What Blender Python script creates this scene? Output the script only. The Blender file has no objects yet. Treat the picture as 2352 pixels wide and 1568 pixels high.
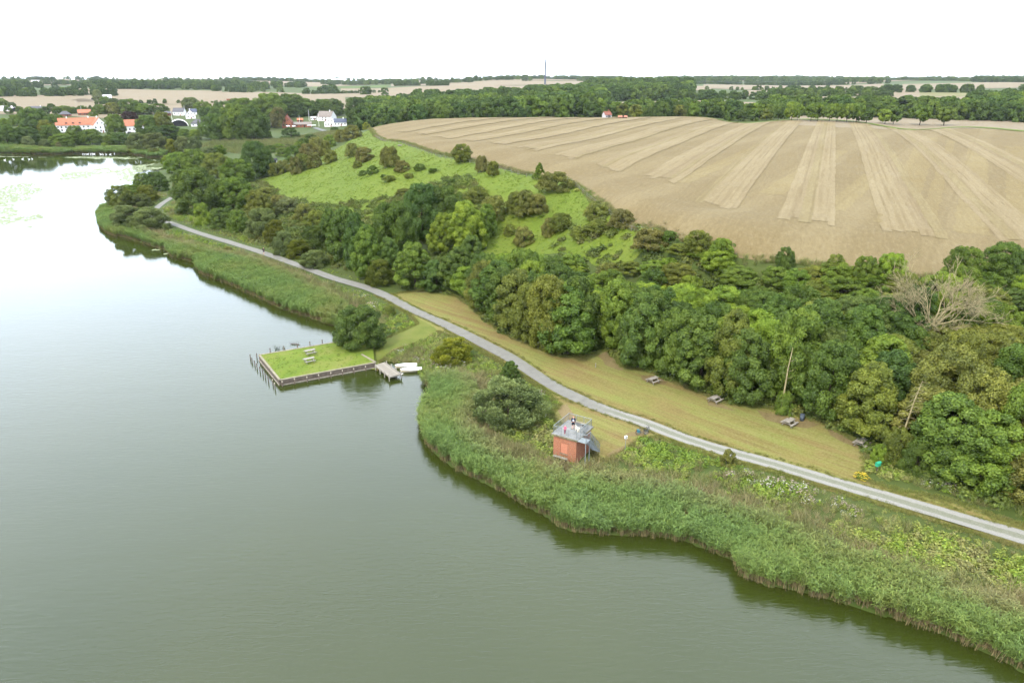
# Lake shore with reed beds, a wooded bank and stubble fields, seen from a drone 45 m above the water.
import bpy, bmesh, math, random
import numpy as np
from mathutils import Vector, Matrix, geometry as mgeo

random.seed(7)
rng = np.random.default_rng(11)
R = math.radians
scene = bpy.context.scene
COL = scene.collection

# ------------------------------------------------------------------ camera, sky, sun, exposure
EYE = 45.0
PITCH = R(20.2)
FOC = 1619.0                      # focal length in pixels of a 2352 px wide picture
CX, CY = 1176.0, 784.0
cd = bpy.data.cameras.new("camera")
cam = bpy.data.objects.new("camera", cd)
COL.objects.link(cam)
cam.location = (0, 0, EYE)
cam.rotation_euler = (math.pi / 2 - PITCH, 0, 0)
cd.sensor_width = 36.0
cd.lens = 36.0 * FOC / 2352.0
cd.clip_start = 1.0
cd.clip_end = 30000.0
scene.camera = cam

SUN_EL, SUN_AZ = R(48), R(215)     # high soft sun from behind the viewer's left
world = bpy.data.worlds.new("World")
scene.world = world
world.use_nodes = True
wn, wl = world.node_tree.nodes, world.node_tree.links
wn.clear()
wo = wn.new("ShaderNodeOutputWorld")
bg = wn.new("ShaderNodeBackground")
sky = wn.new("ShaderNodeTexSky")
sky.sky_type = 'NISHITA'
sky.sun_disc = False
sky.sun_elevation = SUN_EL
sky.sun_rotation = SUN_AZ
sky.air_density = 1.0
sky.dust_density = 4.0
sky.ozone_density = 1.0
tc = wn.new("ShaderNodeTexCoord")
mp = wn.new("ShaderNodeMapping"); mp.inputs['Scale'].default_value = (1.0, 1.0, 3.2)
nz = wn.new("ShaderNodeTexNoise"); nz.inputs['Scale'].default_value = 2.2; nz.inputs['Detail'].default_value = 5.0; nz.inputs['Roughness'].default_value = 0.55
rp = wn.new("ShaderNodeValToRGB")
rp.color_ramp.elements[0].position = 0.32; rp.color_ramp.elements[0].color = (9.4, 11.1, 13.7, 1)
rp.color_ramp.elements[1].position = 0.66; rp.color_ramp.elements[1].color = (12.4, 13.2, 14.2, 1)
mx = wn.new("ShaderNodeMix"); mx.data_type = 'RGBA'; mx.inputs[0].default_value = 0.86
wl.new(tc.outputs['Generated'], mp.inputs['Vector'])
wl.new(mp.outputs['Vector'], nz.inputs['Vector'])
wl.new(nz.outputs['Fac'], rp.inputs['Fac'])
wl.new(sky.outputs['Color'], mx.inputs[6])
# overcast sky: brighter overhead than near the horizon
ss = wn.new("ShaderNodeSeparateXYZ"); wl.new(tc.outputs['Generated'], ss.inputs[0])
mm = wn.new("ShaderNodeMath"); mm.operation = 'MAXIMUM'; wl.new(ss.outputs[2], mm.inputs[0]); mm.inputs[1].default_value = 0.0
ma = wn.new("ShaderNodeMath"); ma.operation = 'MULTIPLY_ADD'; wl.new(mm.outputs[0], ma.inputs[0]); ma.inputs[1].default_value = 0.22; ma.inputs[2].default_value = 0.88
vs_sky = wn.new("ShaderNodeVectorMath"); vs_sky.operation = 'SCALE'; wl.new(rp.outputs['Color'], vs_sky.inputs[0]); wl.new(ma.outputs[0], vs_sky.inputs['Scale'])
wl.new(vs_sky.outputs[0], mx.inputs[7])
wl.new(mx.outputs[2], bg.inputs['Color'])
bg.inputs['Strength'].default_value = 0.10
wl.new(bg.outputs['Background'], wo.inputs['Surface'])

sl = bpy.data.lights.new("sun", 'SUN')
sl.energy = 1.5
sl.angle = R(10)
sl.color = (1.0, 0.92, 0.78)
sun = bpy.data.objects.new("sun", sl)
COL.objects.link(sun)
sdir = Vector((math.sin(SUN_AZ) * math.cos(SUN_EL), math.cos(SUN_AZ) * math.cos(SUN_EL), math.sin(SUN_EL)))
sun.rotation_euler = sdir.to_track_quat('Z', 'Y').to_euler()
sun.location = (0, -40, 120)

vs = scene.view_settings
vs.view_transform = 'Standard'
vs.look = 'None'
vs.exposure = 1.95
vs.gamma = 1.0
vs.use_curve_mapping = False
scene.render.engine = 'CYCLES'
cy = scene.cycles
cy.max_bounces = 6; cy.diffuse_bounces = 3; cy.glossy_bounces = 2; cy.transmission_bounces = 3
cy.transparent_max_bounces = 6; cy.volume_bounces = 0
cy.use_denoising = True
cy.use_adaptive_sampling = True
cy.adaptive_threshold = 0.02

# ------------------------------------------------------------------ survey helpers: sight lines of the survey photo
SP, CP = math.sin(PITCH), math.cos(PITCH)

def ray(px, py):
    u, v = (px - CX) / FOC, (CY - py) / FOC
    return u, CP + v * SP, -SP + v * CP

def on_plane(px, py, z=0.0):
    dx, dy, dz = ray(px, py)
    t = (EYE - z) / -dz
    return (dx * t, dy * t)

def project(x, y, z):
    """picture position of a point, for sorting things from left to right"""
    dz = z - EYE
    Z = y * CP - dz * SP
    Y = y * SP + dz * CP
    return CX + FOC * x / Z, CY - FOC * Y / Z, Z

# ------------------------------------------------------------------ height of the land
FIELD_NEAR = [(850,295,17),(862,312,18.5),(885,323,19.5),(930,327,20.5),(1000,350,20),(1100,372,19.5),(1200,397,19),(1290,410,18.5),
              (1345,442,18),(1400,482,17.5),(1480,520,17),(1560,548,16.5),(1650,580,16),(1760,600,15.5),(1870,612,15),(2000,630,14.5),
              (2150,640,14),(2352,648,13.5),(2700,660,13)]
FIELD_FAR = [(2700,318,20),(2352,300,20),(2200,291,20),(2000,282,20),(1800,275,20),(1640,271.5,20),(1400,270.5,20),(1250,271,20),(1100,272.5,20),
             (960,277.5,19),(900,285,18)]
FIELD_MID = [(1150,305,21.3),(1400,320,20.8),(1600,380,19.8),(1900,400,18.8),(2200,450,17.3),(2000,330,20.2),(2300,350,19.7),(1700,320,20.6),
             (1030,320,20.8),(1400,400,19.2),(1650,480,17.8)]
SLOPE = [(600,415,4.5),(680,450,5),(760,490,5.5),(900,488,7),(760,420,9),(900,420,12),(700,375,9),(840,308,17),(740,365,10.5),(1100,430,15.5),
         (1050,480,10),(1250,450,16.5),(1250,520,11),(1150,560,7),(1430,560,13),(1200,640,5),(1400,700,6),(1650,720,7),(1650,850,3),
         (1900,800,7),(2100,850,6),(2352,950,4),(2352,780,9),(2700,1000,4),(2700,780,9),(900,560,4),(1000,640,3)]
LAWN_EDGE = [(1075,705),(1110,737),(1180,787),(1290,827),(1340,828),(1400,818),(1425,852),(1500,866),(1560,892),(1660,932),(1790,952),(1900,992),
             (1985,1035),(1990,1085)]
PATH = [(418,438),(400,450),(375,466),(360,478),(352,487),(356,497),(374,506),(395,513),(450,533),(520,555),(600,580),(700,615),(780,645),(850,668),
        (905,690),(960,717),(1020,745),(1080,775),(1130,802),(1180,830),(1240,868),(1290,897),(1340,921),(1400,945),(1480,972),(1560,1002),
        (1640,1028),(1720,1050),(1800,1073),(1900,1103),(2000,1133),(2100,1163),(2200,1193),(2352,1240),(2600,1318)]
SHORE = [(2900,1790),(2600,1640),(2352,1545),(2290,1515),(2180,1465),(2060,1425),(1940,1385),(1850,1365),(1760,1345),(1700,1325),(1688,1292),(1640,1270),
         (1580,1247),(1500,1233),(1420,1229),(1340,1226),(1280,1213),(1262,1190),(1210,1165),(1150,1130),(1090,1100),(1040,1075),(1000,1045),
         (975,1010),(965,975),(970,945),(986,920),(994,905),(985,890),(968,870),(960,850),(945,838),(925,834),(905,833),(893,831),(885,830),(864,836),
         (860,842),(840,830),(800,800),(778,785),(785,752),(740,741),(690,725),(640,708),(610,692),(560,670),(520,652),(460,629),(450,612),(440,602),
         (390,590),(385,577),(370,573),(330,560),(290,547),(255,542),(230,522),(222,497),(235,480),(258,470),(264,455),(278,440),(310,417),(345,402),
         (366,391),(388,389),(384,383),(360,385),(334,384),(350,378),(378,370),(372,363),(345,362),(322,358),(300,354.5),(225,353.5),(150,354.5),(125,355),(60,356),(0,355),(-300,356)]
lake_pts = [on_plane(px, py, 0.0) for px, py in SHORE]
lake_poly = np.array(lake_pts + [(-900, 470), (-1500, 300), (-1500, -250), (400, -250), (130, 0)])

def poly_inside(poly, x, y):
    inside = np.zeros(x.shape, bool)
    x0, y0 = poly[:, 0], poly[:, 1]
    x1, y1 = np.roll(x0, -1), np.roll(y0, -1)
    for a, b, c, d in zip(x0, y0, x1, y1):
        if b == d:
            continue
        k = ((b > y) != (d > y)) & (x < (c - a) * (y - b) / (d - b) + a)
        inside ^= k
    return inside

def poly_dist(poly, x, y, closed=True):
    best = np.full(x.shape, 1e18)
    n = len(poly)
    for i in range(n if closed else n - 1):
        ax, ay = poly[i]; bx, by = poly[(i + 1) % n]
        dx, dy = bx - ax, by - ay
        L = dx * dx + dy * dy + 1e-9
        t = np.clip(((x - ax) * dx + (y - ay) * dy) / L, 0, 1)
        best = np.minimum(best, (x - ax - t * dx) ** 2 + (y - ay - t * dy) ** 2)
    return np.sqrt(best)

ctrl = []
for lst in (FIELD_NEAR, FIELD_FAR, FIELD_MID, SLOPE):
    for px, py, z in lst:
        ctrl.append((*on_plane(px, py, z), z))
for px, py in PATH[::2]:
    ctrl.append((*on_plane(px, py, 1.5), 1.5))
for px, py in LAWN_EDGE[::2] + [(2200,1140),(2352,1180),(2700,1280)]:
    ctrl.append((*on_plane(px, py, 2.2), 2.2))
for px, py in SHORE[::3]:
    ctrl.append((*on_plane(px, py, 0.0), 0.5))
for px, py, z in [(450,470,1.8),(560,500,2),(620,560,2),(800,640,2),(900,670,2),(600,330,2.5),(700,300,3.5),(500,330,2),(420,410,1.2),(480,420,1.8),
                  (560,400,2.2),(100,335,1.5),(250,335,1.5),(-200,335,1.5),(640,370,3.5),(560,360,2.2),(700,335,4.0)]:
    ctrl.append((*on_plane(px, py, z), z))
FARZ = [(-0.62, [(620,3.5),(760,6),(1000,13),(1300,21),(1700,26),(2300,32),(3200,41),(4500,45),(8000,45)]),
        (-0.42, [(620,3.5),(760,6),(1000,13),(1300,21),(1700,27),(2300,33),(3200,42),(4500,46),(8000,45)]),
        (-0.22, [(760,6.5),(1000,14),(1300,22),(1700,28),(2300,33),(3200,41),(4500,45),(8000,45)]),
        (-0.05, [(620,12),(760,13),(1000,17),(1300,23),(1700,29),(2300,34),(3200,42),(4500,46),(8000,46)]),
        (0.12, [(620,16),(760,17),(1000,21),(1300,26),(1700,31),(2300,38),(3200,44),(4500,47),(8000,46)]),
        (0.3, [(560,16),(700,18),(1000,23),(1400,30),(2000,36),(3000,43),(4500,47),(8000,46)]),
        (0.5, [(520,16.5),(700,18),(1000,23),(1400,30),(2000,36),(3000,43),(4500,47),(8000,46)]),
        (0.7, [(500,17),(700,18),(1000,23),(1400,30),(2000,36),(3000,43),(4500,47),(8000,46)])]
for th, rs in FARZ:
    for r_, z in rs:
        ctrl.append((r_ * math.sin(th), r_ * math.cos(th), z))
ctrl = np.array(ctrl)

def _lp(x, y):
    r = np.maximum(np.hypot(x, y), 8.0)
    return 1.4 * np.arctan2(x, np.maximum(y, 1e-3)), np.log(r)

_cu, _cv = _lp(ctrl[:, 0], ctrl[:, 1])
_phi = lambda d2: np.sqrt(d2 + 0.05 ** 2)
_A = _phi((_cu[:, None] - _cu[None]) ** 2 + (_cv[:, None] - _cv[None]) ** 2)
_n = len(ctrl)
_K = np.zeros((_n + 3, _n + 3))
_K[:_n, :_n] = _A + np.eye(_n) * -0.004
_P = np.stack([np.ones(_n), _cu, _cv], 1)
_K[:_n, _n:] = _P; _K[_n:, :_n] = _P.T
_w = np.linalg.solve(_K, np.concatenate([ctrl[:, 2], np.zeros(3)]))

def _hash(ix, iy, s):
    h = (ix * 374761393 + iy * 668265263 + s * 974711) & 0xFFFFFFFF
    h = ((h ^ (h >> 13)) * 1274126177) & 0xFFFFFFFF
    return ((h ^ (h >> 16)) & 0xFFFFFF) / float(0xFFFFFF)

def vnoise(x, y, s=0):
    ix, iy = np.floor(x).astype(np.int64), np.floor(y).astype(np.int64)
    fx, fy = x - ix, y - iy
    fx, fy = fx * fx * (3 - 2 * fx), fy * fy * (3 - 2 * fy)
    a, b = _hash(ix, iy, s), _hash(ix + 1, iy, s)
    c, d = _hash(ix, iy + 1, s), _hash(ix + 1, iy + 1, s)
    return (a * (1 - fx) + b * fx) * (1 - fy) + (c * (1 - fx) + d * fx) * fy

def fbm(x, y, s=0, o=4):
    t, a, tot = 0, 1.0, 0
    for i in range(o):
        t = t + a * vnoise(x * 2 ** i + 17.3 * i, y * 2 ** i - 9.1 * i, s + i); tot += a; a *= 0.5
    return t / tot

def land_height(x, y):
    x = np.asarray(x, float).ravel(); y = np.asarray(y, float).ravel()
    out = np.empty(x.shape)
    for s in range(0, len(x), 20000):
        xs, ys = x[s:s + 20000], y[s:s + 20000]
        u, v = _lp(xs, ys)
        d2 = (u[:, None] - _cu[None]) ** 2 + (v[:, None] - _cv[None]) ** 2
        h = _phi(d2) @ _w[:_n] + _w[_n] + _w[_n + 1] * u + _w[_n + 2] * v
        r = np.hypot(xs, ys)
        far = np.clip((r - 800) / 900, 0, 1)
        h = h + far * (fbm(xs / 620.0, ys / 620.0, 3, 3) - 0.5) * (26.0 + np.clip((r - 2000) / 80.0, 0, 22))
        h = h + (fbm(xs / 9.0, ys / 9.0, 8, 3) - 0.5) * np.clip(h / 8.0, 0.12, 0.55)
        d = poly_dist(lake_poly, xs, ys)
        ins = poly_inside(lake_poly, xs, ys)
        hl = 0.04 + (np.maximum(h, 0.4) - 0.04) * np.clip(d / 5.0, 0, 1)
        hw = -0.04 - 1.3 * np.clip(d / 3.0, 0, 1)
        out[s:s + 20000] = np.where(ins, hw, hl)
    return out

_T = np.concatenate([np.geomspace(28, 700, 420), np.geomspace(704, 9000, 700)])
def sight(px, py, off=0.0):
    """where a sight line of the survey photo meets the land (raised by off)"""
    dx, dy, dz = ray(px, py)
    zz = EYE + dz * _T
    g = land_height(dx * _T, dy * _T) + off
    k = np.nonzero(zz <= g)[0]
    if len(k) == 0:
        t = _T[-1]
    elif k[0] == 0:
        t = _T[0]
    else:
        i = k[0]
        a, b = zz[i - 1] - g[i - 1], zz[i] - g[i]
        t = _T[i - 1] + (_T[i] - _T[i - 1]) * a / (a - b)
    return dx * t, dy * t

def ht(x, y):
    return float(land_height([x], [y])[0])

def based(px, py, top=None):
    """ground point under a picture position, and the height of a thing whose top shows at picture row top"""
    x, y = sight(px, py)
    z = ht(x, y)
    if top is None:
        return x, y, z
    lo, hi = 0.0, 80.0
    for _ in range(40):
        m = (lo + hi) / 2
        if project(x, y, z + m)[1] > top: lo = m
        else: hi = m
    return x, y, z, lo

# ------------------------------------------------------------------ mesh helpers
class MB:
    """collects shapes and links them as one mesh object"""
    def __init__(self): self.v = []; self.f = []; self.m = []; self.cur = 0
    def add(self, vs, fs):
        o = len(self.v); self.v += [tuple(p) for p in vs]
        for f in fs: self.f.append(tuple(i + o for i in f)); self.m.append(self.cur)
        return self
    def box(self, c, s, rz=0.0, rx=0.0, ry=0.0):
        M = Matrix.Rotation(rz, 3, 'Z') @ Matrix.Rotation(ry, 3, 'Y') @ Matrix.Rotation(rx, 3, 'X')
        c = Vector(c)
        vs = [c + M @ Vector((a * s[0] / 2, b * s[1] / 2, d * s[2] / 2)) for a in (-1, 1) for b in (-1, 1) for d in (-1, 1)]
        return self.add(vs, [(0,1,3,2),(4,6,7,5),(0,4,5,1),(2,3,7,6),(0,2,6,4),(1,5,7,3)])
    def bar(self, a, b, w, h=None):
        """square bar from a to b"""
        a, b = Vector(a), Vector(b); d = b - a; h = h or w
        q = d.to_track_quat('X', 'Z').to_matrix()
        vs = [p + q @ Vector((0, s * w / 2, t * h / 2)) for p in (a, b) for s, t in ((-1,-1),(1,-1),(1,1),(-1,1))]
        return self.add(vs, [(0,3,2,1),(4,5,6,7),(0,1,5,4),(1,2,6,5),(2,3,7,6),(3,0,4,7)])
    def tube(self, pts, rad, n=6, cap=True):
        pts = [Vector(p) for p in pts]
        if not hasattr(rad, '__len__'): rad = [rad] * len(pts)
        vs = []; up = None
        for i, p in enumerate(pts):
            d = (pts[min(i + 1, len(pts) - 1)] - pts[max(i - 1, 0)]).normalized()
            if up is None:
                up = d.orthogonal().normalized()
            up = (up - d * up.dot(d))
            up = up.normalized() if up.length > 1e-6 else d.orthogonal().normalized()
            w = d.cross(up)
            for k in range(n):
                a = 2 * math.pi * k / n
                vs.append(p + (up * math.cos(a) + w * math.sin(a)) * rad[i])
        fs = []
        for i in range(len(pts) - 1):
            for k in range(n):
                a, b = i * n + k, i * n + (k + 1) % n
                fs.append((a, b, b + n, a + n))
        if cap:
            fs.append(tuple(range(n - 1, -1, -1))); e = (len(pts) - 1) * n
            fs.append(tuple(range(e, e + n)))
        return self.add(vs, fs)
    def ring(self, c, axis, rad, r, n=20, m=6):
        c = Vector(c); ax = Vector(axis).normalized(); u = ax.orthogonal().normalized(); w = ax.cross(u)
        vs = []; fs = []
        for i in range(n):
            a = 2 * math.pi * i / n; d = u * math.cos(a) + w * math.sin(a)
            for k in range(m):
                b = 2 * math.pi * k / m
                vs.append(c + d * (rad + r * math.cos(b)) + ax * r * math.sin(b))
        for i in range(n):
            for k in range(m):
                fs.append((i*m+k, ((i+1) % n)*m+k, ((i+1) % n)*m+(k+1) % m, i*m+(k+1) % m))
        return self.add(vs, fs)
    def prism(self, poly, z0, z1):
        n = len(poly)
        vs = [(p[0], p[1], z0) for p in poly] + [(p[0], p[1], z1) for p in poly]
        fs = [tuple(range(n - 1, -1, -1)), tuple(range(n, 2 * n))] + [(i, (i+1) % n, n + (i+1) % n, n + i) for i in range(n)]
        return self.add(vs, fs)
    def build(self, name, mat, parent=None, smooth=False, loc=None):
        me = bpy.data.meshes.new(name)
        me.from_pydata(self.v, [], self.f); me.update()
        mats = mat if isinstance(mat, (list, tuple)) else [mat]
        for m in mats: me.materials.append(m)
        if len(mats) > 1: me.polygons.foreach_set('material_index', self.m)
        if smooth: me.polygons.foreach_set('use_smooth', [True] * len(me.polygons))
        return link(name, me, parent, loc)

def link(name, me, parent=None, loc=None):
    o = bpy.data.objects.new(name, me); COL.objects.link(o)
    if parent is not None: o.parent = parent
    if loc is not None: o.location = loc
    return o

def np_mesh(name, V, F, mats, mi=None, attrs=None, smooth=False):
    """mesh from arrays; F is an (n,3) or (n,4) array"""
    me = bpy.data.meshes.new(name)
    k = F.shape[1]
    me.vertices.add(len(V)); me.vertices.foreach_set('co', np.ascontiguousarray(V, np.float32).ravel())
    me.loops.add(F.size); me.loops.foreach_set('vertex_index', np.ascontiguousarray(F, np.int32).ravel())
    me.polygons.add(len(F)); me.polygons.foreach_set('loop_start', np.arange(0, F.size, k, dtype=np.int32))
    for m in mats: me.materials.append(m)
    if mi is not None: me.polygons.foreach_set('material_index', np.asarray(mi, np.int32))
    if smooth: me.polygons.foreach_set('use_smooth', np.ones(len(F), bool))
    for an, (dom, val) in (attrs or {}).items():
        a = me.attributes.new(an, 'FLOAT', dom); a.data.foreach_set('value', np.asarray(val, np.float32))
    me.update(calc_edges=True)
    return me

def tag(o, label, cat, group=None):
    o['label'] = label; o['category'] = cat
    if group: o['group'] = group
    return o

def thing(name, label, cat, loc, rz=0.0, group=None):
    o = bpy.data.objects.new(name, None); COL.objects.link(o)
    o.empty_display_size = 0.5
    o.location = loc; o.rotation_euler = (0, 0, rz)
    return tag(o, label, cat, group)

def structure(o): o['kind'] = 'structure'; return o
def stuff(o, label=None):
    o['kind'] = 'stuff'
    if label: o['label'] = label
    return o

def copy_tree(o, parent=None):
    c = o.copy(); COL.objects.link(c)
    if parent is not None: c.parent = parent
    for ch in list(o.children): copy_tree(ch, c)
    return c

# ------------------------------------------------------------------ material helpers
def new_mat(name):
    m = bpy.data.materials.new(name); m.use_nodes = True
    nt = m.node_tree; nt.nodes.clear()
    out = nt.nodes.new("ShaderNodeOutputMaterial")
    return m, nt.nodes, nt.links, out

def socket(L, s, v):
    if hasattr(v, 'links') or isinstance(v, bpy.types.NodeSocket): L.new(v, s)
    else: s.default_value = v

def n_noise(N, L, vec, scale, detail=4.0, rough=0.55, dist=0.0):
    n = N.new("ShaderNodeTexNoise")
    if vec is not None: L.new(vec, n.inputs['Vector'])
    n.inputs['Scale'].default_value = scale; n.inputs['Detail'].default_value = detail
    n.inputs['Roughness'].default_value = rough; n.inputs['Distortion'].default_value = dist
    return n.outputs['Fac']

def n_map(N, L, vec, scale=(1,1,1), rot=(0,0,0), loc=(0,0,0)):
    m = N.new("ShaderNodeMapping"); L.new(vec, m.inputs['Vector'])
    m.inputs['Scale'].default_value = scale; m.inputs['Rotation'].default_value = rot; m.inputs['Location'].default_value = loc
    return m.outputs['Vector']

def n_ramp(N, L, fac, stops, interp='LINEAR'):
    r = N.new("ShaderNodeValToRGB"); L.new(fac, r.inputs['Fac'])
    cr = r.color_ramp; cr.interpolation = interp
    while len(cr.elements) < len(stops): cr.elements.new(0.5)
    for e, (p, c) in zip(cr.elements, stops):
        e.position = p; e.color = (*c, 1.0) if len(c) == 3 else c
    return r.outputs['Color']

def n_mix(N, L, fac, a, b, mode='MIX'):
    m = N.new("ShaderNodeMix"); m.data_type = 'RGBA'; m.blend_type = mode
    for s, v in ((m.inputs[0], fac), (m.inputs[6], a), (m.inputs[7], b)):
        if isinstance(v, bpy.types.NodeSocket): L.new(v, s)
        elif isinstance(v, (int, float)): s.default_value = v
        else: s.default_value = (*v, 1.0) if len(v) == 3 else v
    return m.outputs[2]

def n_math(N, L, op, a, b=0.0, c=None):
    m = N.new("ShaderNodeMath"); m.operation = op
    for s, v in zip(m.inputs, (a, b, c)):
        if v is None: continue
        if isinstance(v, bpy.types.NodeSocket): L.new(v, s)
        else: s.default_value = v
    return m.outputs[0]

def n_coord(N, kind='Object'):
    return N.new("ShaderNodeTexCoord").outputs[kind]

def n_bump(N, L, h, strength=0.4, dist=0.1):
    b = N.new("ShaderNodeBump"); L.new(h, b.inputs['Height'])
    b.inputs['Strength'].default_value = strength; b.inputs['Distance'].default_value = dist
    return b.outputs['Normal']

def n_bsdf(N, L, out, color, rough=0.85, normal=None, metallic=0.0, spec=0.3):
    p = N.new("ShaderNodeBsdfPrincipled")
    if isinstance(color, bpy.types.NodeSocket): L.new(color, p.inputs['Base Color'])
    else: p.inputs['Base Color'].default_value = (*color, 1.0)
    if isinstance(rough, bpy.types.NodeSocket): L.new(rough, p.inputs['Roughness'])
    else: p.inputs['Roughness'].default_value = rough
    p.inputs['Metallic'].default_value = metallic
    p.inputs['Specular IOR Level'].default_value = spec
    if normal is not None: L.new(normal, p.inputs['Normal'])
    L.new(p.outputs['BSDF'], out.inputs['Surface'])
    return p

def paint(name, c, var=0.15, scale=6.0, rough=0.7, metallic=0.0, bump=0.15, spec=0.3, c2=None):
    """plain surface with grain and wear"""
    m, N, L, out = new_mat(name)
    v = n_coord(N)
    f = n_noise(N, L, v, scale, 5.0, 0.6)
    lo = c2 or tuple(x * (1 - 2 * var) for x in c); hi = tuple(min(1, x * (1 + var)) for x in c)
    col = n_ramp(N, L, f, [(0.3, lo), (0.7, hi)])
    n_bsdf(N, L, out, col, rough, n_bump(N, L, f, bump, 0.02), metallic, spec)
    return m
# ------------------------------------------------------------------ land, water, path, fields
TH = np.linspace(-1.05, 1.05, 400)
RR = np.concatenate([np.geomspace(18, 800, 300), np.geomspace(812, 9500, 120)])
_t, _r = np.meshgrid(TH, RR)
_gx, _gy = (_r * np.sin(_t)).ravel(), (_r * np.cos(_t)).ravel()
_gz = land_height(_gx, _gy)

# grass of rough meadow and, far off, of the open country
m_ground, N, L, out = new_mat("meadow_ground")
v = n_coord(N)
big = n_noise(N, L, v, 0.035, 4.0, 0.6)
mid = n_noise(N, L, v, 0.5, 5.0, 0.65)
fine = n_noise(N, L, v, 5.0, 4.0, 0.7)
c1 = n_ramp(N, L, mid, [(0.3, (0.0262,0.0401,0.0077)), (0.55, (0.0401,0.0576,0.0105)), (0.75, (0.0611,0.0645,0.0193))])
c2 = n_ramp(N, L, big, [(0.35, (0.0314,0.0524,0.0087)), (0.65, (0.0594,0.0594,0.0210))])
c = n_mix(N, L, 0.45, c1, c2)
c = n_mix(N, L, n_math(N, L, 'MULTIPLY', fine, 0.5), c, (0.0174,0.0279,0.0063))
n_bsdf(N, L, out, c, 0.9, n_bump(N, L, fine, 0.6, 0.15), spec=0.1)

nT, nR = len(TH), len(RR)
idx = np.arange(nT * nR).reshape(nR, nT)
quads = np.stack([idx[:-1, :-1], idx[:-1, 1:], idx[1:, 1:], idx[1:, :-1]], -1).reshape(-1, 4)[:, ::-1]
ground = link("ground", np_mesh("ground", np.stack([_gx, _gy, _gz], 1), quads, [m_ground], smooth=True))
structure(ground)

def smooth_line(pts, step, closed=False):
    """Catmull-Rom through pts, resampled about every step metres"""
    P = np.array(pts, float); n = len(P); res = []
    rngi = range(n if closed else n - 1)
    for i in rngi:
        p0 = P[(i - 1) % n] if (closed or i > 0) else 2 * P[0] - P[1]
        p1, p2 = P[i], P[(i + 1) % n]
        p3 = P[(i + 2) % n] if (closed or i + 2 < n) else 2 * P[-1] - P[-2]
        st = step(p1) if callable(step) else step
        k = max(1, int(np.hypot(*(p2 - p1)) / st))
        for t in np.arange(k) / k:
            res.append(0.5 * ((2 * p1) + (-p0 + p2) * t + (2*p0 - 5*p1 + 4*p2 - p3) * t*t + (-p0 + 3*p1 - 3*p2 + p3) * t**3))
    if not closed: res.append(P[-1])
    return np.array(res)

def dense_line(pts, step, closed=True):
    P = np.array(pts, float); res = []
    for i in range(len(P) if closed else len(P) - 1):
        a, b = P[i], P[(i + 1) % len(P)]
        st = step(a) if callable(step) else step
        k = max(1, int(np.hypot(*(b - a)) / st))
        for t in range(k): res.append(a + (b - a) * t / k)
    if not closed: res.append(P[-1])
    return np.array(res)

cell_at = lambda p: max(0.5, np.hypot(*p) * 0.012)

def drape(name, poly, off, mat, wob=0.0):
    """a sheet cut to a ground outline and laid over the land"""
    B = dense_line(poly, cell_at)
    if wob:
        r = np.hypot(B[:, 0], B[:, 1])
        B = B + np.stack([vnoise(B[:,0]/3, B[:,1]/3, 31) - .5, vnoise(B[:,0]/3, B[:,1]/3, 47) - .5], 1) * wob * np.minimum(1, r[:, None] / 60)
    near = (_gx >= B[:,0].min()) & (_gx <= B[:,0].max()) & (_gy >= B[:,1].min()) & (_gy <= B[:,1].max())
    gx, gy = _gx[near], _gy[near]
    ins = poly_inside(B, gx, gy)
    gx, gy = gx[ins], gy[ins]
    d = poly_dist(B, gx, gy)
    ok = d > np.hypot(gx, gy) * 0.003
    gx, gy = gx[ok], gy[ok]
    co = [Vector(p) for p in B] + [Vector(p) for p in zip(gx, gy)]
    nb = len(B)
    vs_, es_, fs_, *_ = mgeo.delaunay_2d_cdt(co, [], [list(range(nb))], 1, 1e-4)
    V = np.array([(p[0], p[1]) for p in vs_])
    z = land_height(V[:, 0], V[:, 1])
    rr = np.hypot(V[:, 0], V[:, 1])
    z = np.maximum(z, 0.03) + off * (1 + np.maximum(0, rr - 150) / 150.0)
    F = []
    for f in fs_:
        a, b, c = (V[i] for i in f[:3])
        f = tuple(f)
        if (b[0]-a[0])*(c[1]-a[1]) - (b[1]-a[1])*(c[0]-a[0]) < 0: f = f[::-1]
        F.append(f)
    me = bpy.data.meshes.new(name)
    me.from_pydata(np.column_stack([V, z]).tolist(), [], F); me.materials.append(mat)
    me.polygons.foreach_set('use_smooth', [True] * len(me.polygons)); me.update()
    return link(name, me)

def px_poly(pts, z=None):
    return [on_plane(p[0], p[1], p[2] if len(p) > 2 else z) if (len(p) > 2 or z is not None) else sight(p[0], p[1]) for p in pts]

# ---- lake
m_water, N, L, out = new_mat("lake_water")
v = n_coord(N)
rip = n_noise(N, L, n_map(N, L, v, (0.55, 2.2, 1), (0, 0, R(-14))), 1.1, 4.0, 0.55, 0.6)
swell = n_noise(N, L, n_map(N, L, v, (0.2, 0.6, 1), (0, 0, R(8))), 0.55, 3.0, 0.5)
calm = n_noise(N, L, v, 0.018, 3.0, 0.5)
sep = N.new("ShaderNodeSeparateXYZ"); L.new(v, sep.inputs[0])
lee = N.new("ShaderNodeMapRange"); L.new(sep.outputs[1], lee.inputs[0])
lee.inputs[1].default_value = 85; lee.inputs[2].default_value = 190; lee.inputs[3].default_value = 1.0; lee.inputs[4].default_value = 0.12
h = n_math(N, L, 'ADD', n_math(N, L, 'MULTIPLY', rip, 0.75), n_math(N, L, 'MULTIPLY', swell, 0.6))
amp = n_math(N, L, 'MULTIPLY', n_math(N, L, 'MULTIPLY_ADD', calm, 1.1, 0.15), lee.outputs[0])
h = n_math(N, L, 'MULTIPLY', h, amp)
body = n_ramp(N, L, n_noise(N, L, v, 0.03, 3.0, 0.5), [(0.3, (0.0150,0.0205,0.0030)), (0.7, (0.0190,0.0245,0.0042))])
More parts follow.
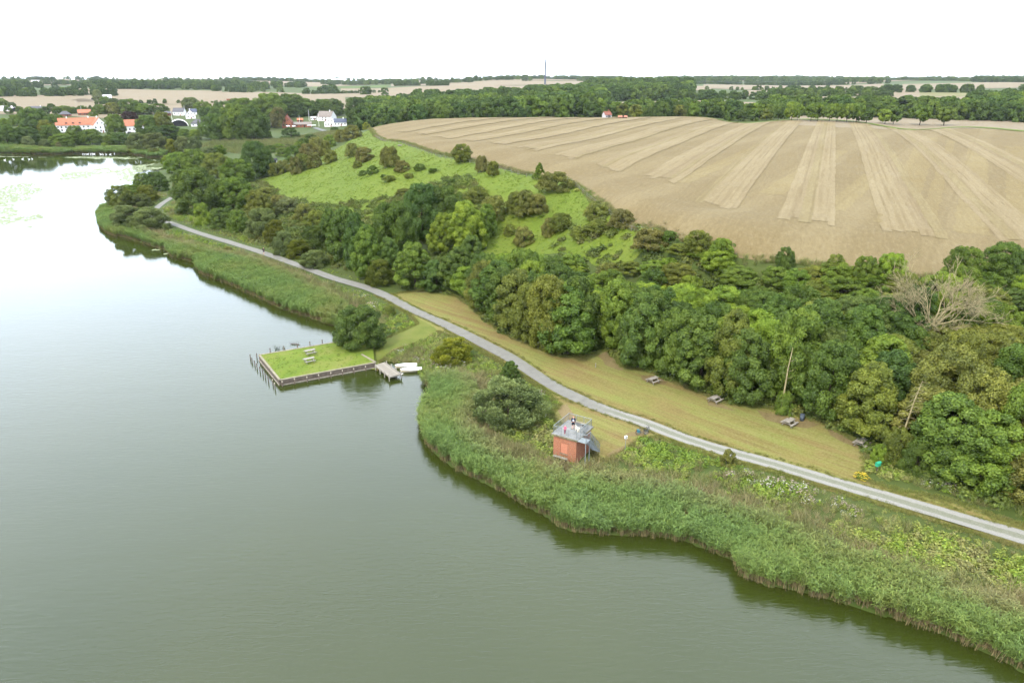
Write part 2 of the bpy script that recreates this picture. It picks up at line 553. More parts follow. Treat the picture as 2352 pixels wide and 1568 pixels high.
p = n_bsdf(N, L, out, body, 0.03, n_bump(N, L, h, 0.6, 0.12), spec=0.5)
p.inputs['IOR'].default_value = 1.37
wv = [(-1500, -250, 0), (420, -250, 0), (420, 560, 0), (-1500, 560, 0)]
wx = np.linspace(-1500, 420, 49); wy = np.linspace(-250, 560, 21)
WX, WY = np.meshgrid(wx, wy)
ii = np.arange(WX.size).reshape(WX.shape)
wq = np.stack([ii[:-1,:-1], ii[:-1,1:], ii[1:,1:], ii[1:,:-1]], -1).reshape(-1, 4)
lake = structure(link("lake_water", np_mesh("lake_water", np.stack([WX.ravel(), WY.ravel(), np.zeros(WX.size)], 1), wq, [m_water])))

# ---- stubble field on the plateau
field_poly = [on_plane(*p) for p in FIELD_NEAR] + [on_plane(*p) for p in FIELD_FAR]
FDIR = np.array([0.395, 0.919]); FDIR = FDIR / np.hypot(*FDIR)
FNRM = np.array([FDIR[1], -FDIR[0]])
FANG = math.atan2(FDIR[1], FDIR[0])

def field_mat(name, ca, cb, cc, straw, tram=0.0):
    m, N, L, out = new_mat(name)
    v = n_coord(N)
    al = n_map(N, L, v, (1, 1, 1), (0, 0, -FANG))          # x runs along the drills
    drill = n_noise(N, L, n_map(N, L, al, (0.05, 1.6, 1)), 1.0, 3.0, 0.6)
    clod = n_noise(N, L, v, 2.6, 4.0, 0.75)
    speck = n_noise(N, L, v, 7.0, 2.0, 0.8)
    patch = n_noise(N, L, v, 0.03, 4.0, 0.6)
    grit = n_noise(N, L, n_map(N, L, al, (0.55, 1.5, 1)), 1.0, 3.0, 0.75)
    # a second pass of the tractor, at a slant to the drills
    sl_ = N.new("ShaderNodeSeparateXYZ"); L.new(n_map(N, L, v, (1, 1, 1), (0, 0, -R(57))), sl_.inputs[0])
    wob = n_noise(N, L, n_map(N, L, v, (0.02, 0.02, 0.02)), 1.0, 2.0, 0.5)
    ph = n_math(N, L, 'ADD', n_math(N, L, 'MULTIPLY', sl_.outputs[1], 6.2832 / 22.0), n_math(N, L, 'MULTIPLY', wob, 2.2))
    sn_ = n_math(N, L, 'SINE', ph)
    xband = n_math(N, L, 'MULTIPLY_ADD', sn_, 0.5, 0.5)
    trk = n_math(N, L, 'ABSOLUTE', n_math(N, L, 'SUBTRACT', n_math(N, L, 'FRACT', n_math(N, L, 'MULTIPLY_ADD', sl_.outputs[1], 1 / 22.0, 0.3)), 0.5))
    f = n_math(N, L, 'ADD', n_math(N, L, 'MULTIPLY', drill, 0.30), n_math(N, L, 'ADD', n_math(N, L, 'MULTIPLY', clod, 0.50), n_math(N, L, 'MULTIPLY', patch, 0.2)))
    col = n_ramp(N, L, f, [(0.36, ca), (0.5, cb), (0.66, cc)])
    xb = n_ramp(N, L, n_math(N, L, 'ADD', xband, n_math(N, L, 'MULTIPLY_ADD', clod, 0.5, -0.25)), [(0.55, (0,0,0)), (0.85, (1,1,1))])
    col = n_mix(N, L, n_math(N, L, 'MULTIPLY', n_math(N, L, 'MULTIPLY', xb, patch), 0.50), col, straw)
    col = n_mix(N, L, n_math(N, L, 'MULTIPLY', n_ramp(N, L, trk, [(0.012, (1,1,1)), (0.026, (0,0,0))]), 0.32), col, ca)
    sp = n_ramp(N, L, speck, [(0.35, (0,0,0)), (0.8, (1,1,1))])
    col = n_mix(N, L, n_math(N, L, 'MULTIPLY', sp, 0.42), col, straw)
    col = n_mix(N, L, n_math(N, L, 'MULTIPLY', n_ramp(N, L, grit, [(0.30, (1,1,1)), (0.47, (0,0,0))]), 0.5), col, ca)
    col = n_mix(N, L, n_math(N, L, 'MULTIPLY', n_ramp(N, L, grit, [(0.53, (0,0,0)), (0.70, (1,1,1))]), 0.5), col, straw)
    if tram:        # wheel lines of the combine, broken up by straw
        sa = N.new("ShaderNodeSeparateXYZ"); L.new(al, sa.inputs[0])
        for per, off, wd, k in ((3.1, 0.2, 0.045, tram), (5.3, 0.6, 0.05, tram * .8), (1.7, 0.1, 0.10, tram * .35)):
            fr = n_math(N, L, 'ABSOLUTE', n_math(N, L, 'SUBTRACT', n_math(N, L, 'FRACT', n_math(N, L, 'MULTIPLY_ADD', sa.outputs[1], 1 / per, off)), 0.5))
            br = n_ramp(N, L, n_noise(N, L, n_map(N, L, al, (0.035, 0.3, 1), (0, 0, 0), (per, 0, 0)), 1.0, 3.0, 0.6), [(0.40, (0,0,0)), (0.60, (1,1,1))])
            ln = n_ramp(N, L, n_math(N, L, 'ADD', fr, n_math(N, L, 'MULTIPLY_ADD', clod, 0.08, -0.04)), [(wd, (1,1,1)), (wd * 2.4, (0,0,0))])
            col = n_mix(N, L, n_math(N, L, 'MULTIPLY', n_math(N, L, 'MULTIPLY', ln, br), k), col, ca)
    n_bsdf(N, L, out, col, 0.95, n_bump(N, L, clod, 0.7, 0.12), spec=0.05)
    return m

m_field = field_mat("worked_stubble", (0.0728,0.0526,0.0234), (0.0898,0.0668,0.0311), (0.1069,0.0822,0.0401), (0.1420,0.1134,0.0610))
m_strip = field_mat("straw_stubble", (0.0949,0.0707,0.0348), (0.1192,0.0921,0.0486), (0.1424,0.1131,0.0629), (0.1567,0.1269,0.0728), 0.75)
m_mid = field_mat("patchy_straw", (0.0881,0.0648,0.0318), (0.1102,0.0840,0.0440), (0.1316,0.1031,0.0569), (0.1514,0.1213,0.0700), 0.7)
m_thin = field_mat("sparse_straw", (0.0853,0.0637,0.0285), (0.1063,0.0823,0.0391), (0.1268,0.1010,0.0505), (0.1517,0.1239,0.0658), 0.6)
field = structure(drape("stubble_field", field_poly, 0.05, m_field))
# bright strips of straw left between the worked lanes, one sheet each
HEAD = [(900,303),(1000,318),(1110,331),(1220,350),(1340,374),(1460,404),(1540,418),(1600,460),(1690,479),(1785,522),(1905,533),(2040,541),(2172,551),(2400,566),(2800,590)]
HZ = lambda px: np.interp(px, [900,1100,1340,1600,1900,2350,2800], [20,20.9,20.0,18.6,16.8,15.6,15.2])
head_xy = np.array([on_plane(p[0], p[1], float(HZ(p[0]))) for p in HEAD])
far_xy = np.array([on_plane(*p) for p in FIELD_FAR])
lo_s, lo_a = head_xy @ FNRM, head_xy @ FDIR
hi_s, hi_a = far_xy @ FNRM, far_xy @ FDIR
o1, o2 = np.argsort(lo_s), np.argsort(hi_s)
s0 = float(np.array(on_plane(1847, 531, 17.0)) @ FNRM)
for k in range(-12, 9):
    sc = s0 + 20.0 * k
    ws = 5.5 + 0.5 * math.sin(k * 2.1)
    ss = np.linspace(sc - ws, sc + ws, 5)
    if ss[0] < lo_s.min() or ss[-1] > lo_s.max(): continue
    a0 = np.interp(ss, lo_s[o1], lo_a[o1])
    a1 = np.interp(ss, hi_s[o2], hi_a[o2]) - 16.0
    if (a1 - a0).min() < 25: continue
    rnd = lambda: rng.uniform(-1.2, 1.2)
    pts = [FNRM * s_ + FDIR * (a_ + rnd()) for s_, a_ in zip(ss, a0)] + [FNRM * s_ + FDIR * (a_ + rnd() * 3) for s_, a_ in zip(ss[::-1], a1[::-1])]
    # each strip is a few passes wide; the passes end unevenly and hold more or less straw
    cuts = np.sort(np.concatenate([[0, 1], np.array([.19, .41, .62, .83]) + rng.uniform(-.05, .05, 4)]))
    for e in range(5):
        e0, e1 = rng.uniform(-2.6, 2.6), rng.uniform(-6, 6)
        q = lambda t, aa, ee: FNRM * (sc - ws + 2 * ws * t) + FDIR * (np.interp(sc - ws + 2 * ws * t, ss, aa) + ee + rnd() * .5)
        lane = [q(t, a0, e0) for t in np.linspace(cuts[e], cuts[e + 1], 3)] + [q(t, a1, e1) for t in np.linspace(cuts[e + 1], cuts[e], 3)]
        o = drape("straw_strip", lane, 0.10 + .006 * e, (m_strip, m_strip, m_mid, m_strip, m_thin)[(e * 2 + k) % 5], wob=0.4)
        o.parent = field
# fainter bands of a second pass that cross the strips towards the right
m_band = field_mat("thin_straw", (0.0796,0.0573,0.0241), (0.1000,0.0749,0.0332), (0.1204,0.0936,0.0438), (0.1478,0.1194,0.0610))
BD_ = np.array([0.507, 0.862]); BN_ = np.array([BD_[1], -BD_[0]])
for q0, q1, w_ in (((2047,530,16.4),(2134,318,20),3.6), ((1909,490,17.5),(2004,400,19),2.6), ((1770,440,19),(1930,345,20.2),3.0), ((2230,545,15.9),(2245,330,20),3.2), ((2352,500,16.3),(2330,340,19.6),3.4), ((1560,420,19.4),(1760,330,20.5),2.6), ((2120,540,16.2),(2185,325,20),1.6)):
    a_, b_ = np.array(on_plane(*q0)), np.array(on_plane(*q1)); d_ = (b_ - a_) / np.hypot(*(b_ - a_)); n_ = np.array([d_[1], -d_[0]])
    o = drape("straw_band", [a_ - n_ * w_, a_ + n_ * w_, b_ + n_ * w_, b_ - n_ * w_], 0.075, m_band, wob=0.8); o.parent = field

# ---- bright pasture on the hill side
m_past, N, L, out = new_mat("pasture_grass")
v = n_coord(N)
a = n_noise(N, L, v, 0.06, 5.0, 0.65); b = n_noise(N, L, v, 0.9, 5.0, 0.7); f = n_noise(N, L, v, 4.0, 3.0, 0.7)
c = n_ramp(N, L, a, [(0.3, (0.0402,0.0658,0.0068)), (0.55, (0.0632,0.0872,0.0090)), (0.75, (0.0823,0.0908,0.0154))])
d = n_ramp(N, L, b, [(0.3, (0.0287,0.0515,0.0062)), (0.5, (0.0632,0.0854,0.0096)), (0.72, (0.0900,0.1014,0.0172))])
n_bsdf(N, L, out, n_mix(N, L, 0.55, c, d), 0.9, n_bump(N, L, b, 0.8, 0.3), spec=0.08)
PASTURE = [(852,299,17),(872,322,19),(930,330,20.4),(1000,354,19.9),(1100,376,19.3),(1200,402,18.8),(1290,415,18.2),(1345,447,17.8),(1400,488,17.2),(1480,527,16.6),(1545,552,16.2),
           (1480,585,13),(1430,610,11),(1300,560,11.5),(1220,585,7.5),(1120,590,6.5),(1080,520,8.5),(960,500,7),(860,500,6.5),(750,492,5.2),(670,460,4.5),(590,418,4),(660,395,6),(740,362,10.5),(790,332,14),(830,306,16.8)]
pasture = structure(drape("pasture_slope", [on_plane(*p) for p in PASTURE], 0.05, m_past, wob=1.5))

# grass verge between the stubble field and the avenue
VG = [(1650,272.3,20),(1740,274.6,20),(1800,276.3,20),(2000,283.6,20),(2200,293.2,20),(2352,302.5,20),(2600,316,20)]
vg = smooth_line([on_plane(*p) for p in VG], 8.0); vt = np.gradient(vg, axis=0); vt /= np.hypot(vt[:, 0], vt[:, 1])[:, None]; vn = np.stack([-vt[:, 1], vt[:, 0]], 1)
structure(drape("grass_verge", [tuple(p) for p in np.concatenate([vg + vn * 4.5, (vg - vn * 4.5)[::-1]])], 0.12, m_past, wob=1.0))

# ---- mown lawn beside the path
m_lawn, N, L, out = new_mat("mown_lawn")
v = n_coord(N)
pdir = np.array(on_plane(1700, 1045, 1.5)) - np.array(on_plane(1250, 873, 1.5)); pang = math.atan2(pdir[1], pdir[0])
al = n_map(N, L, v, (1, 1, 1), (0, 0, -pang))
st = n_noise(N, L, n_map(N, L, al, (0.035, 0.55, 1)), 1.0, 4.0, 0.6, 0.3)
st2 = n_noise(N, L, n_map(N, L, al, (0.10, 2.2, 1)), 1.0, 3.0, 0.65)
pat = n_noise(N, L, v, 0.12, 5.0, 0.65); fine = n_noise(N, L, v, 3.5, 4.0, 0.75)
c = n_ramp(N, L, st, [(0.38, (0.0849,0.0517,0.0174)), (0.48, (0.1015,0.0775,0.0239)), (0.55, (0.0951,0.0983,0.0217)), (0.68, (0.1234,0.1138,0.0364))])
d = n_ramp(N, L, pat, [(0.34, (0.1105,0.0789,0.0304)), (0.5, (0.1029,0.1010,0.0254)), (0.66, (0.0745,0.0983,0.0189))])
c = n_mix(N, L, 0.42, c, d)
c = n_mix(N, L, n_math(N, L, 'MULTIPLY', n_ramp(N, L, st2, [(0.3, (1,1,1)), (0.5, (0,0,0))]), 0.5), c, (0.0566,0.0336,0.0123))
c = n_mix(N, L, n_math(N, L, 'MULTIPLY', n_ramp(N, L, fine, [(0.42, (0,0,0)), (0.72, (1,1,1))]), 0.45), c, (0.1607,0.1371,0.0639))
c = n_mix(N, L, n_math(N, L, 'MULTIPLY', n_ramp(N, L, fine, [(0.30, (1,1,1)), (0.48, (0,0,0))]), 0.40), c, (0.0515,0.0465,0.0145))
n_bsdf(N, L, out, c, 0.92, n_bump(N, L, fine, 0.7, 0.08), spec=0.08)
LAWN = [(880,682),(925,676),(990,677),(1050,690)] + LAWN_EDGE + [(1972,1100),(2050,1125),(2200,1162),(2352,1217),(2600,1290),(2600,1320),(2352,1255),(2200,1207),(2000,1146),(1800,1088),
        (1690,1058),(1600,1032),(1520,1003),(1475,1000),(1450,1022),(1395,1052),(1372,1048),(1350,1000),(1300,985),(1268,952),(1285,925),(1250,893),(1180,846),(1120,812),(1060,780),(1010,757),
        (985,772),(900,795),(872,812),(866,832),(858,830),(782,788),(800,775),(880,770),(960,740),(940,718),(890,690)]
m_access, N, L, out = new_mat("short_grass")
v = n_coord(N); a = n_noise(N, L, v, 0.25, 5.0, 0.65); f = n_noise(N, L, v, 3.0, 4.0, 0.75)
c = n_ramp(N, L, a, [(0.32, (0.0618,0.0773,0.0143)), (0.5, (0.0838,0.0938,0.0188)), (0.68, (0.1059,0.0993,0.0298))])
c = n_mix(N, L, n_math(N, L, 'MULTIPLY', f, 0.5), c, (0.0486,0.0618,0.0121))
n_bsdf(N, L, out, c, 0.92, n_bump(N, L, f, 0.7, 0.08), spec=0.08)
structure(drape("short_grass", [on_plane(px, py, 1.5) for px, py in [(1004,757),(985,770),(900,793),(870,812),(862,832),(852,830),(782,788),(800,773),(880,769),(955,738),(950,724)]], 0.085, m_access, wob=0.6))
lawn_xy = [on_plane(p[0], p[1], 1.6) for p in LAWN]
lawn = structure(drape("mown_lawn", lawn_xy, 0.05, m_lawn, wob=1.0))
# bare, straw-coloured patches where people walk and the leaf litter of the wood edge
m_bare = field_mat("dry_bare_grass", (0.0795,0.0552,0.0243), (0.1038,0.0750,0.0342), (0.1236,0.0938,0.0464), (0.1435,0.1148,0.0618))
for pts in ([(1283,930),(1305,925),(1322,945),(1335,975),(1318,985),(1298,965)], [(1392,1040),(1408,1030),(1436,1018),(1442,1021),(1415,1036),(1396,1046)],
            [(1228,1040),(1262,1016),(1272,1022),(1272,1046),(1245,1056)], [(1440,995),(1478,985),(1495,990),(1480,997),(1452,1000)]):
    structure(drape("worn_ground", [on_plane(p[0], p[1], 1.6) for p in pts], 0.075, m_bare, wob=0.8))
m_litter = field_mat("leaf_litter", (0.0640,0.0452,0.0188), (0.0861,0.0640,0.0276), (0.1038,0.0817,0.0376), (0.1302,0.1059,0.0507))
for pts in ([(1372,822),(1400,814),(1430,850),(1418,852),(1395,838)], [(1465,862),(1500,864),(1535,878),(1528,888),(1490,880),(1470,872)], [(1620,915),(1655,930),(1690,944),(1668,940),(1630,930)], [(1735,942),(1800,957),(1850,970),(1880,982),(1850,985),(1800,978),(1760,962)], [(1895,990),(1940,1008),(1988,1032),(1982,1040),(1940,1024),(1905,1004)]):
    structure(drape("leaf_litter", [on_plane(p[0], p[1], 2.1) for p in pts], 0.07, m_litter, wob=1.4))

# ---- gravel path: a ribbon with worn wheel tracks further on
path_xy = smooth_line([on_plane(px, py, 1.5) for px, py in PATH], 1.2)
tang = np.gradient(path_xy, axis=0); tang /= np.hypot(tang[:, 0], tang[:, 1])[:, None]
nrm = np.stack([-tang[:, 1], tang[:, 0]], 1)
acr = np.linspace(-1, 1, 7); PW = 1.14
width = PW * (1 + 0.06 * (vnoise(np.arange(len(path_xy)) / 4.0, np.zeros(len(path_xy)), 5) - .5))
V, att, alg = [], [], []
zc = land_height(path_xy[:, 0], path_xy[:, 1])
k5 = np.ones(9) / 9
zc = np.convolve(np.pad(zc, 4, 'edge'), k5, 'valid')
for a in acr:
    q = path_xy + nrm * (a * width)[:, None]
    zq = land_height(q[:, 0], q[:, 1])
    V.append(np.column_stack([q, np.maximum(zq, zc - .05) + 0.09 + 0.03 * (1 - a * a)]))
    att.append(np.full(len(q), a)); alg.append(q[:, 0])
ns = len(path_xy)
V = np.concatenate(V); gi = np.arange(len(V)).reshape(7, ns)
F = np.stack([gi[:-1, :-1], gi[1:, :-1], gi[1:, 1:], gi[:-1, 1:]], -1).reshape(-1, 4)
m_path, N, L, out = new_mat("gravel_path")
v = n_coord(N)
at = N.new("ShaderNodeAttribute"); at.attribute_name = 'across'
ax = n_math(N, L, 'ABSOLUTE', at.outputs['Fac'])
g = n_noise(N, L, v, 9.0, 3.0, 0.8); g2 = n_noise(N, L, v, 0.8, 4.0, 0.7)
grav = n_ramp(N, L, g, [(0.3, (0.110,0.105,0.091)), (0.7, (0.186,0.179,0.157))])
old = n_ramp(N, L, g2, [(0.3, (0.0943,0.0908,0.0783)), (0.7, (0.1228,0.1175,0.1015))])
sep = N.new("ShaderNodeSeparateXYZ"); L.new(v, sep.inputs[0])
xsw = on_plane(1395, 947, 1.5)[0]
sw = N.new("ShaderNodeMapRange"); L.new(sep.outputs[0], sw.inputs[0]); sw.inputs[1].default_value = xsw - 2; sw.inputs[2].default_value = xsw + 2
track = n_ramp(N, L, n_math(N, L, 'ADD', ax, n_math(N, L, 'MULTIPLY_ADD', g2, 0.35, -0.18)), [(0.28, (1,1,1)), (0.42, (0,0,0)), (0.86, (0,0,0)), (1.0, (1,1,1))])
grassy = n_ramp(N, L, g, [(0.3, (0.0386,0.0488,0.0142)), (0.72, (0.1066,0.1066,0.0731))])
col2 = n_mix(N, L, n_math(N, L, 'MULTIPLY', track, 0.62), grav, grassy)
col = n_mix(N, L, sw.outputs[0], old, col2)
n_bsdf(N, L, out, col, 0.9, n_bump(N, L, g, 0.4, 0.04), spec=0.15)
path = structure(link("gravel_path", np_mesh("gravel_path", V, F[:, ::-1], [m_path], attrs={'across': ('POINT', np.concatenate(att))}, smooth=True)))

# ---- fields of the open country beyond
m_far = field_mat("far_stubble", (0.0978,0.0750,0.0454), (0.1187,0.0943,0.0594), (0.1363,0.1118,0.0732), (0.1467,0.1223,0.0838))
m_farg = paint("far_grass", (0.0594,0.0873,0.0174), 0.12, 0.02, 0.95, 0, 0, 0.05)
m_fary = paint("far_ripe_grass", (0.1048,0.0978,0.0419), 0.12, 0.02, 0.95, 0, 0, 0.05)
FAR_FIELDS = [
    (m_far, -0.68, -0.47, 930, 1425), (m_far, -0.54, -0.37, 1190, 1780), (m_far, -0.48, -0.21, 930, 1180), (m_far, -0.37, -0.22, 1195, 1640), (m_far, -0.225, 0.04, 1250, 1830),
    (m_far, -0.20, 0.06, 900, 1235), (m_far, -0.16, 0.16, 1880, 2400), (m_farg, -0.26, -0.165, 1850, 2250),
    (m_far, 0.13, 0.34, 690, 980), (m_far, 0.36, 0.74, 480, 640), (m_far, 0.33, 0.72, 900, 1150), (m_fary, 0.50, 0.62, 1160, 1330),
    (m_far, 0.30, 0.50, 1180, 1600), (m_far, 0.63, 0.74, 1170, 1500), (m_far, 0.25, 0.46, 1750, 2250), (m_far, 0.48, 0.75, 1650, 2150),
    (m_far, 0.06, 0.26, 1440, 1900), (m_farg, -0.66, -0.56, 830, 920), (m_far, -0.70, 0.76, 2480, 4700)]
for i, (mm, t0, t1, r0, r1) in enumerate(FAR_FIELDS):
    tt = np.linspace(t0, t1, 14)
    w1 = (vnoise(tt * 12, tt * 0 + i, 61) - .5) * (r1 - r0) * 0.35; w0 = (vnoise(tt * 12, tt * 0 + i, 62) - .5) * (r1 - r0) * 0.25
    pts = [((r0 + w) * math.sin(t), (r0 + w) * math.cos(t)) for t, w in zip(tt, w0)] + [((r1 + w) * math.sin(t), (r1 + w) * math.cos(t)) for t, w in zip(tt[::-1], w1[::-1])]
    structure(drape("far_field", pts, 0.06, mm))
# ------------------------------------------------------------------ plants: leaf material and shapes
def leaf_mat(name, transl=0.28, rough=0.6, var=0.55):
    m, N, L, out = new_mat(name)
    t = N.new("ShaderNodeAttribute"); t.attribute_type = 'INSTANCER'; t.attribute_name = 'tint'
    lv = N.new("ShaderNodeAttribute"); lv.attribute_name = 'leaf_tone'
    k = n_math(N, L, 'MULTIPLY_ADD', lv.outputs['Fac'], 2 * var, 1.0 - var)
    vm = N.new("ShaderNodeVectorMath"); vm.operation = 'SCALE'
    L.new(t.outputs['Color'], vm.inputs[0]); L.new(k, vm.inputs['Scale'])
    hs = N.new("ShaderNodeHueSaturation"); L.new(vm.outputs[0], hs.inputs['Color'])
    L.new(n_math(N, L, 'MULTIPLY_ADD', lv.outputs['Fac'], -0.030, 0.506), hs.inputs['Hue'])
    d = N.new("ShaderNodeBsdfDiffuse"); L.new(hs.outputs[0], d.inputs['Color'])
    tr = N.new("ShaderNodeBsdfTranslucent"); L.new(hs.outputs[0], tr.inputs['Color'])
    g = N.new("ShaderNodeBsdfGlossy"); g.inputs['Roughness'].default_value = rough; g.inputs['Color'].default_value = (1, 1, 1, 1)
    a = N.new("ShaderNodeMixShader"); a.inputs[0].default_value = transl
    L.new(d.outputs[0], a.inputs[1]); L.new(tr.outputs[0], a.inputs[2])
    b = N.new("ShaderNodeMixShader"); b.inputs[0].default_value = 0.012
    L.new(a.outputs[0], b.inputs[1]); L.new(g.outputs[0], b.inputs[2])
    L.new(b.outputs[0], out.inputs['Surface'])
    return m

m_leaf = leaf_mat("leaves", 0.20)
m_bark = paint("bark", (0.045,0.036,0.028), 0.3, 3.0, 0.95, 0, 0.6, 0.1)
m_dead = paint("bleached_wood", (0.205,0.174,0.092), 0.25, 2.0, 0.9, 0, 0.4, 0.1)
m_stem = paint("dry_stems", (0.13,0.105,0.05), 0.3, 3.0, 0.9, 0, 0.0, 0.05)

ENV = {'dome': lambda t: np.sqrt(np.clip(1 - ((t - 0.36) / 0.66) ** 2, 0.02, 1)),
       'round': lambda t: np.sqrt(np.clip(1 - ((t - 0.46) / 0.56) ** 2, 0.03, 1)),
       'tall': lambda t: np.clip(np.where(t < .3, .70 + t, 1.0) * np.clip(1.02 - t ** 1.9, 0, 1) ** .62, 0.05, 1),
       'cone': lambda t: np.clip(1.02 - t, 0.04, 1) ** 0.8,
       'bush': lambda t: np.sqrt(np.clip(1 - (t / 1.02) ** 2, 0.02, 1)),
       'flat': lambda t: np.sqrt(np.clip(1 - ((t - 0.6) / 0.62) ** 2, 0.02, 1))}

def norm(a): return a / (np.linalg.norm(a, axis=-1, keepdims=True) + 1e-9)

def crown_mesh(name, seed, H, Rad, env='dome', z0=0.14, puffs=34, pr=(0.24, 0.40), n=9000, leaf=0.34, ratio=1.7, up=0.25, upright=0.0, jitter=0.75, droop=0.0, ragged=0.0):
    """foliage: leaf sprays on the shells of many small lobes set inside an outline"""
    g = np.random.default_rng(seed)
    zb = z0 * H; hh = H - zb
    t = g.uniform(0.02, 0.97, puffs * 3) ** 0.9
    ph = g.uniform(0, 2 * np.pi, puffs * 3)
    lop = 1 + 0.16 * np.cos(ph - g.uniform(0, 6.28)) + 0.10 * np.cos(2 * ph - g.uniform(0, 6.28))
    rr = Rad * ENV[env](t) * lop * np.sqrt(g.uniform(0.25, 1, puffs * 3))
    C = np.stack([rr * np.cos(ph), rr * np.sin(ph), zb + t * hh], 1)
    # keep well spread lobes
    keep = [0]
    for i in range(1, len(C)):
        if len(keep) >= puffs: break
        if np.min(np.linalg.norm(C[keep] - C[i], axis=1)) > Rad * pr[0] * 0.85: keep.append(i)
    C = C[keep]; tt = t[keep]
    P = Rad * g.uniform(pr[0], pr[1], len(C)) * (0.62 + 0.38 * ENV[env](tt))
    C[:, 2] = np.minimum(C[:, 2], H - P * 0.85)
    C[:, 2] = np.maximum(C[:, 2], zb + P * 0.35)
    over = int(n * 2.6)
    w = P ** 2; k = g.choice(len(C), over, p=w / w.sum())
    d = norm(g.normal(size=(over, 3)) + np.array([0, 0, 0.35]))
    out_ = C[k] - np.array([0, 0, zb + 0.35 * hh]); out_ = norm(out_ * np.array([1, 1, 1.1]))
    ok = (d * out_).sum(1) > -0.45
    rad = P[k] * g.uniform(0.72, 1.06 + ragged, over)
    pos = C[k] + d * rad[:, None] * np.array([1, 1, 0.9])
    hid = np.zeros(over, bool)
    for c, r in zip(C, P):
        hid |= ((pos - c) ** 2).sum(1) < (r * 0.70) ** 2
    ok &= ~hid
    ok &= pos[:, 2] > 0.15
    sel = np.nonzero(ok)[0][:n]
    pos, d, k = pos[sel], d[sel], k[sel]; m = len(sel)
    # fit the lobes to the outline
    pos[:, :2] *= Rad / np.percentile(np.hypot(pos[:, 0], pos[:, 1]), 97)
    pos[:, 2] *= H / np.percentile(pos[:, 2], 99.5)
    nr = norm(d * 0.8 + g.normal(size=(m, 3)) * jitter * 0.62 + np.array([0, 0, up]))
    a = norm(np.cross(nr, g.normal(size=(m, 3))))
    if upright:
        q = norm(np.array([0, 0, 1.0]) + d * 0.55 + g.normal(size=(m, 3)) * 0.25)
        a = norm(a * (1 - upright) + q * upright); nr = norm(nr - a * (nr * a).sum(1, keepdims=True))
    if droop:
        q = norm(np.array([0, 0, -1.0]) + d * 0.8 + g.normal(size=(m, 3)) * 0.3)
        a = norm(a * (1 - droop) + q * droop); nr = norm(nr - a * (nr * a).sum(1, keepdims=True))
    b = np.cross(nr, a)
    s = leaf * g.uniform(0.55, 1.35, m)[:, None]
    la, lb = s * ratio * 0.5, s * 0.5
    bend = nr * s * 0.18
    V = np.stack([pos - a * la, pos - b * lb + bend + a * la * g.uniform(-.3, .3, (m, 1)), pos + a * la, pos + b * lb + bend + a * la * g.uniform(-.3, .3, (m, 1))], 1).reshape(-1, 3)
    F = np.arange(4 * m).reshape(m, 4)
    lobe = g.uniform(0.25, 0.75, len(C))
    tone = np.clip(lobe[k] + g.normal(0, 0.17, m), 0, 1)
    return np_mesh(name, V, F, [m_leaf], attrs={'leaf_tone': ('FACE', tone)})

def trunk_mesh(name, seed, H, Rad, z0=0.14, stems=1, th=None):
    g = random.Random(seed); b = MB(); th = th or H * 0.022
    for s in range(stems):
        a = g.uniform(0, 6.28); sp = 0.0 if stems == 1 else Rad * 0.25
        top = Vector((math.cos(a) * sp * 1.6, math.sin(a) * sp * 1.6, H * 0.82))
        p0 = Vector((math.cos(a) * sp * 0.3, math.sin(a) * sp * 0.3, -0.5))
        pts = [p0.lerp(top, t) + Vector((g.uniform(-1, 1), g.uniform(-1, 1), 0)) * Rad * 0.05 * t for t in (0, .15, .35, .6, .85, 1)]
        b.tube(pts, [th * 1.25, th, th * .8, th * .5, th * .25, th * .1], 6)
        for i in range(5):
            t = g.uniform(0.25, 0.8); q = p0.lerp(top, t); an = g.uniform(0, 6.28)
            e = q + Vector((math.cos(an), math.sin(an), g.uniform(0.3, 0.9))) * Rad * g.uniform(0.5, 0.75)
            b.tube([q, q.lerp(e, .5) + Vector((0, 0, -.1)), e], [th * .4, th * .25, th * .08], 4)
    me_o = b.build(name, m_bark, smooth=True)
    me = me_o.data; bpy.data.objects.remove(me_o)
    return me

# kinds of tree; every mesh has height 10 and is scaled to the measured size
KINDS = {}
def kind(key, name, cat, count, seed, **kw):
    H = 10.0; Rad = kw.pop('Rad'); stems = kw.pop('stems', 1)
    KINDS[key] = dict(name=name, cat=cat, Rad=Rad, ms=[(crown_mesh(name + "_crown", seed + i, H, Rad, **kw), trunk_mesh(name + "_trunk", seed + i, H, Rad, stems=stems)) for i in range(count)])
kind('alder', 'alder_tree', 'tree', 4, 100, Rad=3.9, env='tall', z0=0.05, puffs=130, pr=(0.13, 0.23), n=36000, leaf=0.160, jitter=0.6, ragged=0.25)
kind('broad', 'broadleaf_tree', 'tree', 4, 200, Rad=5.2, env='dome', z0=0.06, puffs=120, pr=(0.13, 0.22), n=36000, leaf=0.168, jitter=0.6, ragged=0.25)
kind('willow', 'willow_tree', 'tree', 3, 300, Rad=5.4, env='bush', z0=0.02, puffs=95, pr=(0.13, 0.23), n=28000, leaf=0.16, ratio=3.2, upright=0.75, ragged=0.22)
kind('bush', 'hawthorn_shrub', 'shrub', 4, 400, Rad=6.6, env='bush', z0=0.01, puffs=80, pr=(0.12, 0.22), n=20000, leaf=0.225, stems=3, ragged=0.3)
kind('cone', 'poplar_tree', 'tree', 2, 500, Rad=3.0, env='cone', z0=0.05, puffs=80, pr=(0.15, 0.25), n=9000, leaf=0.29, upright=0.3)
kind('avenue', 'avenue_tree', 'tree', 4, 600, Rad=4.6, env='round', z0=0.26, puffs=40, pr=(0.22, 0.32), n=6500, leaf=0.42, ragged=0.1)
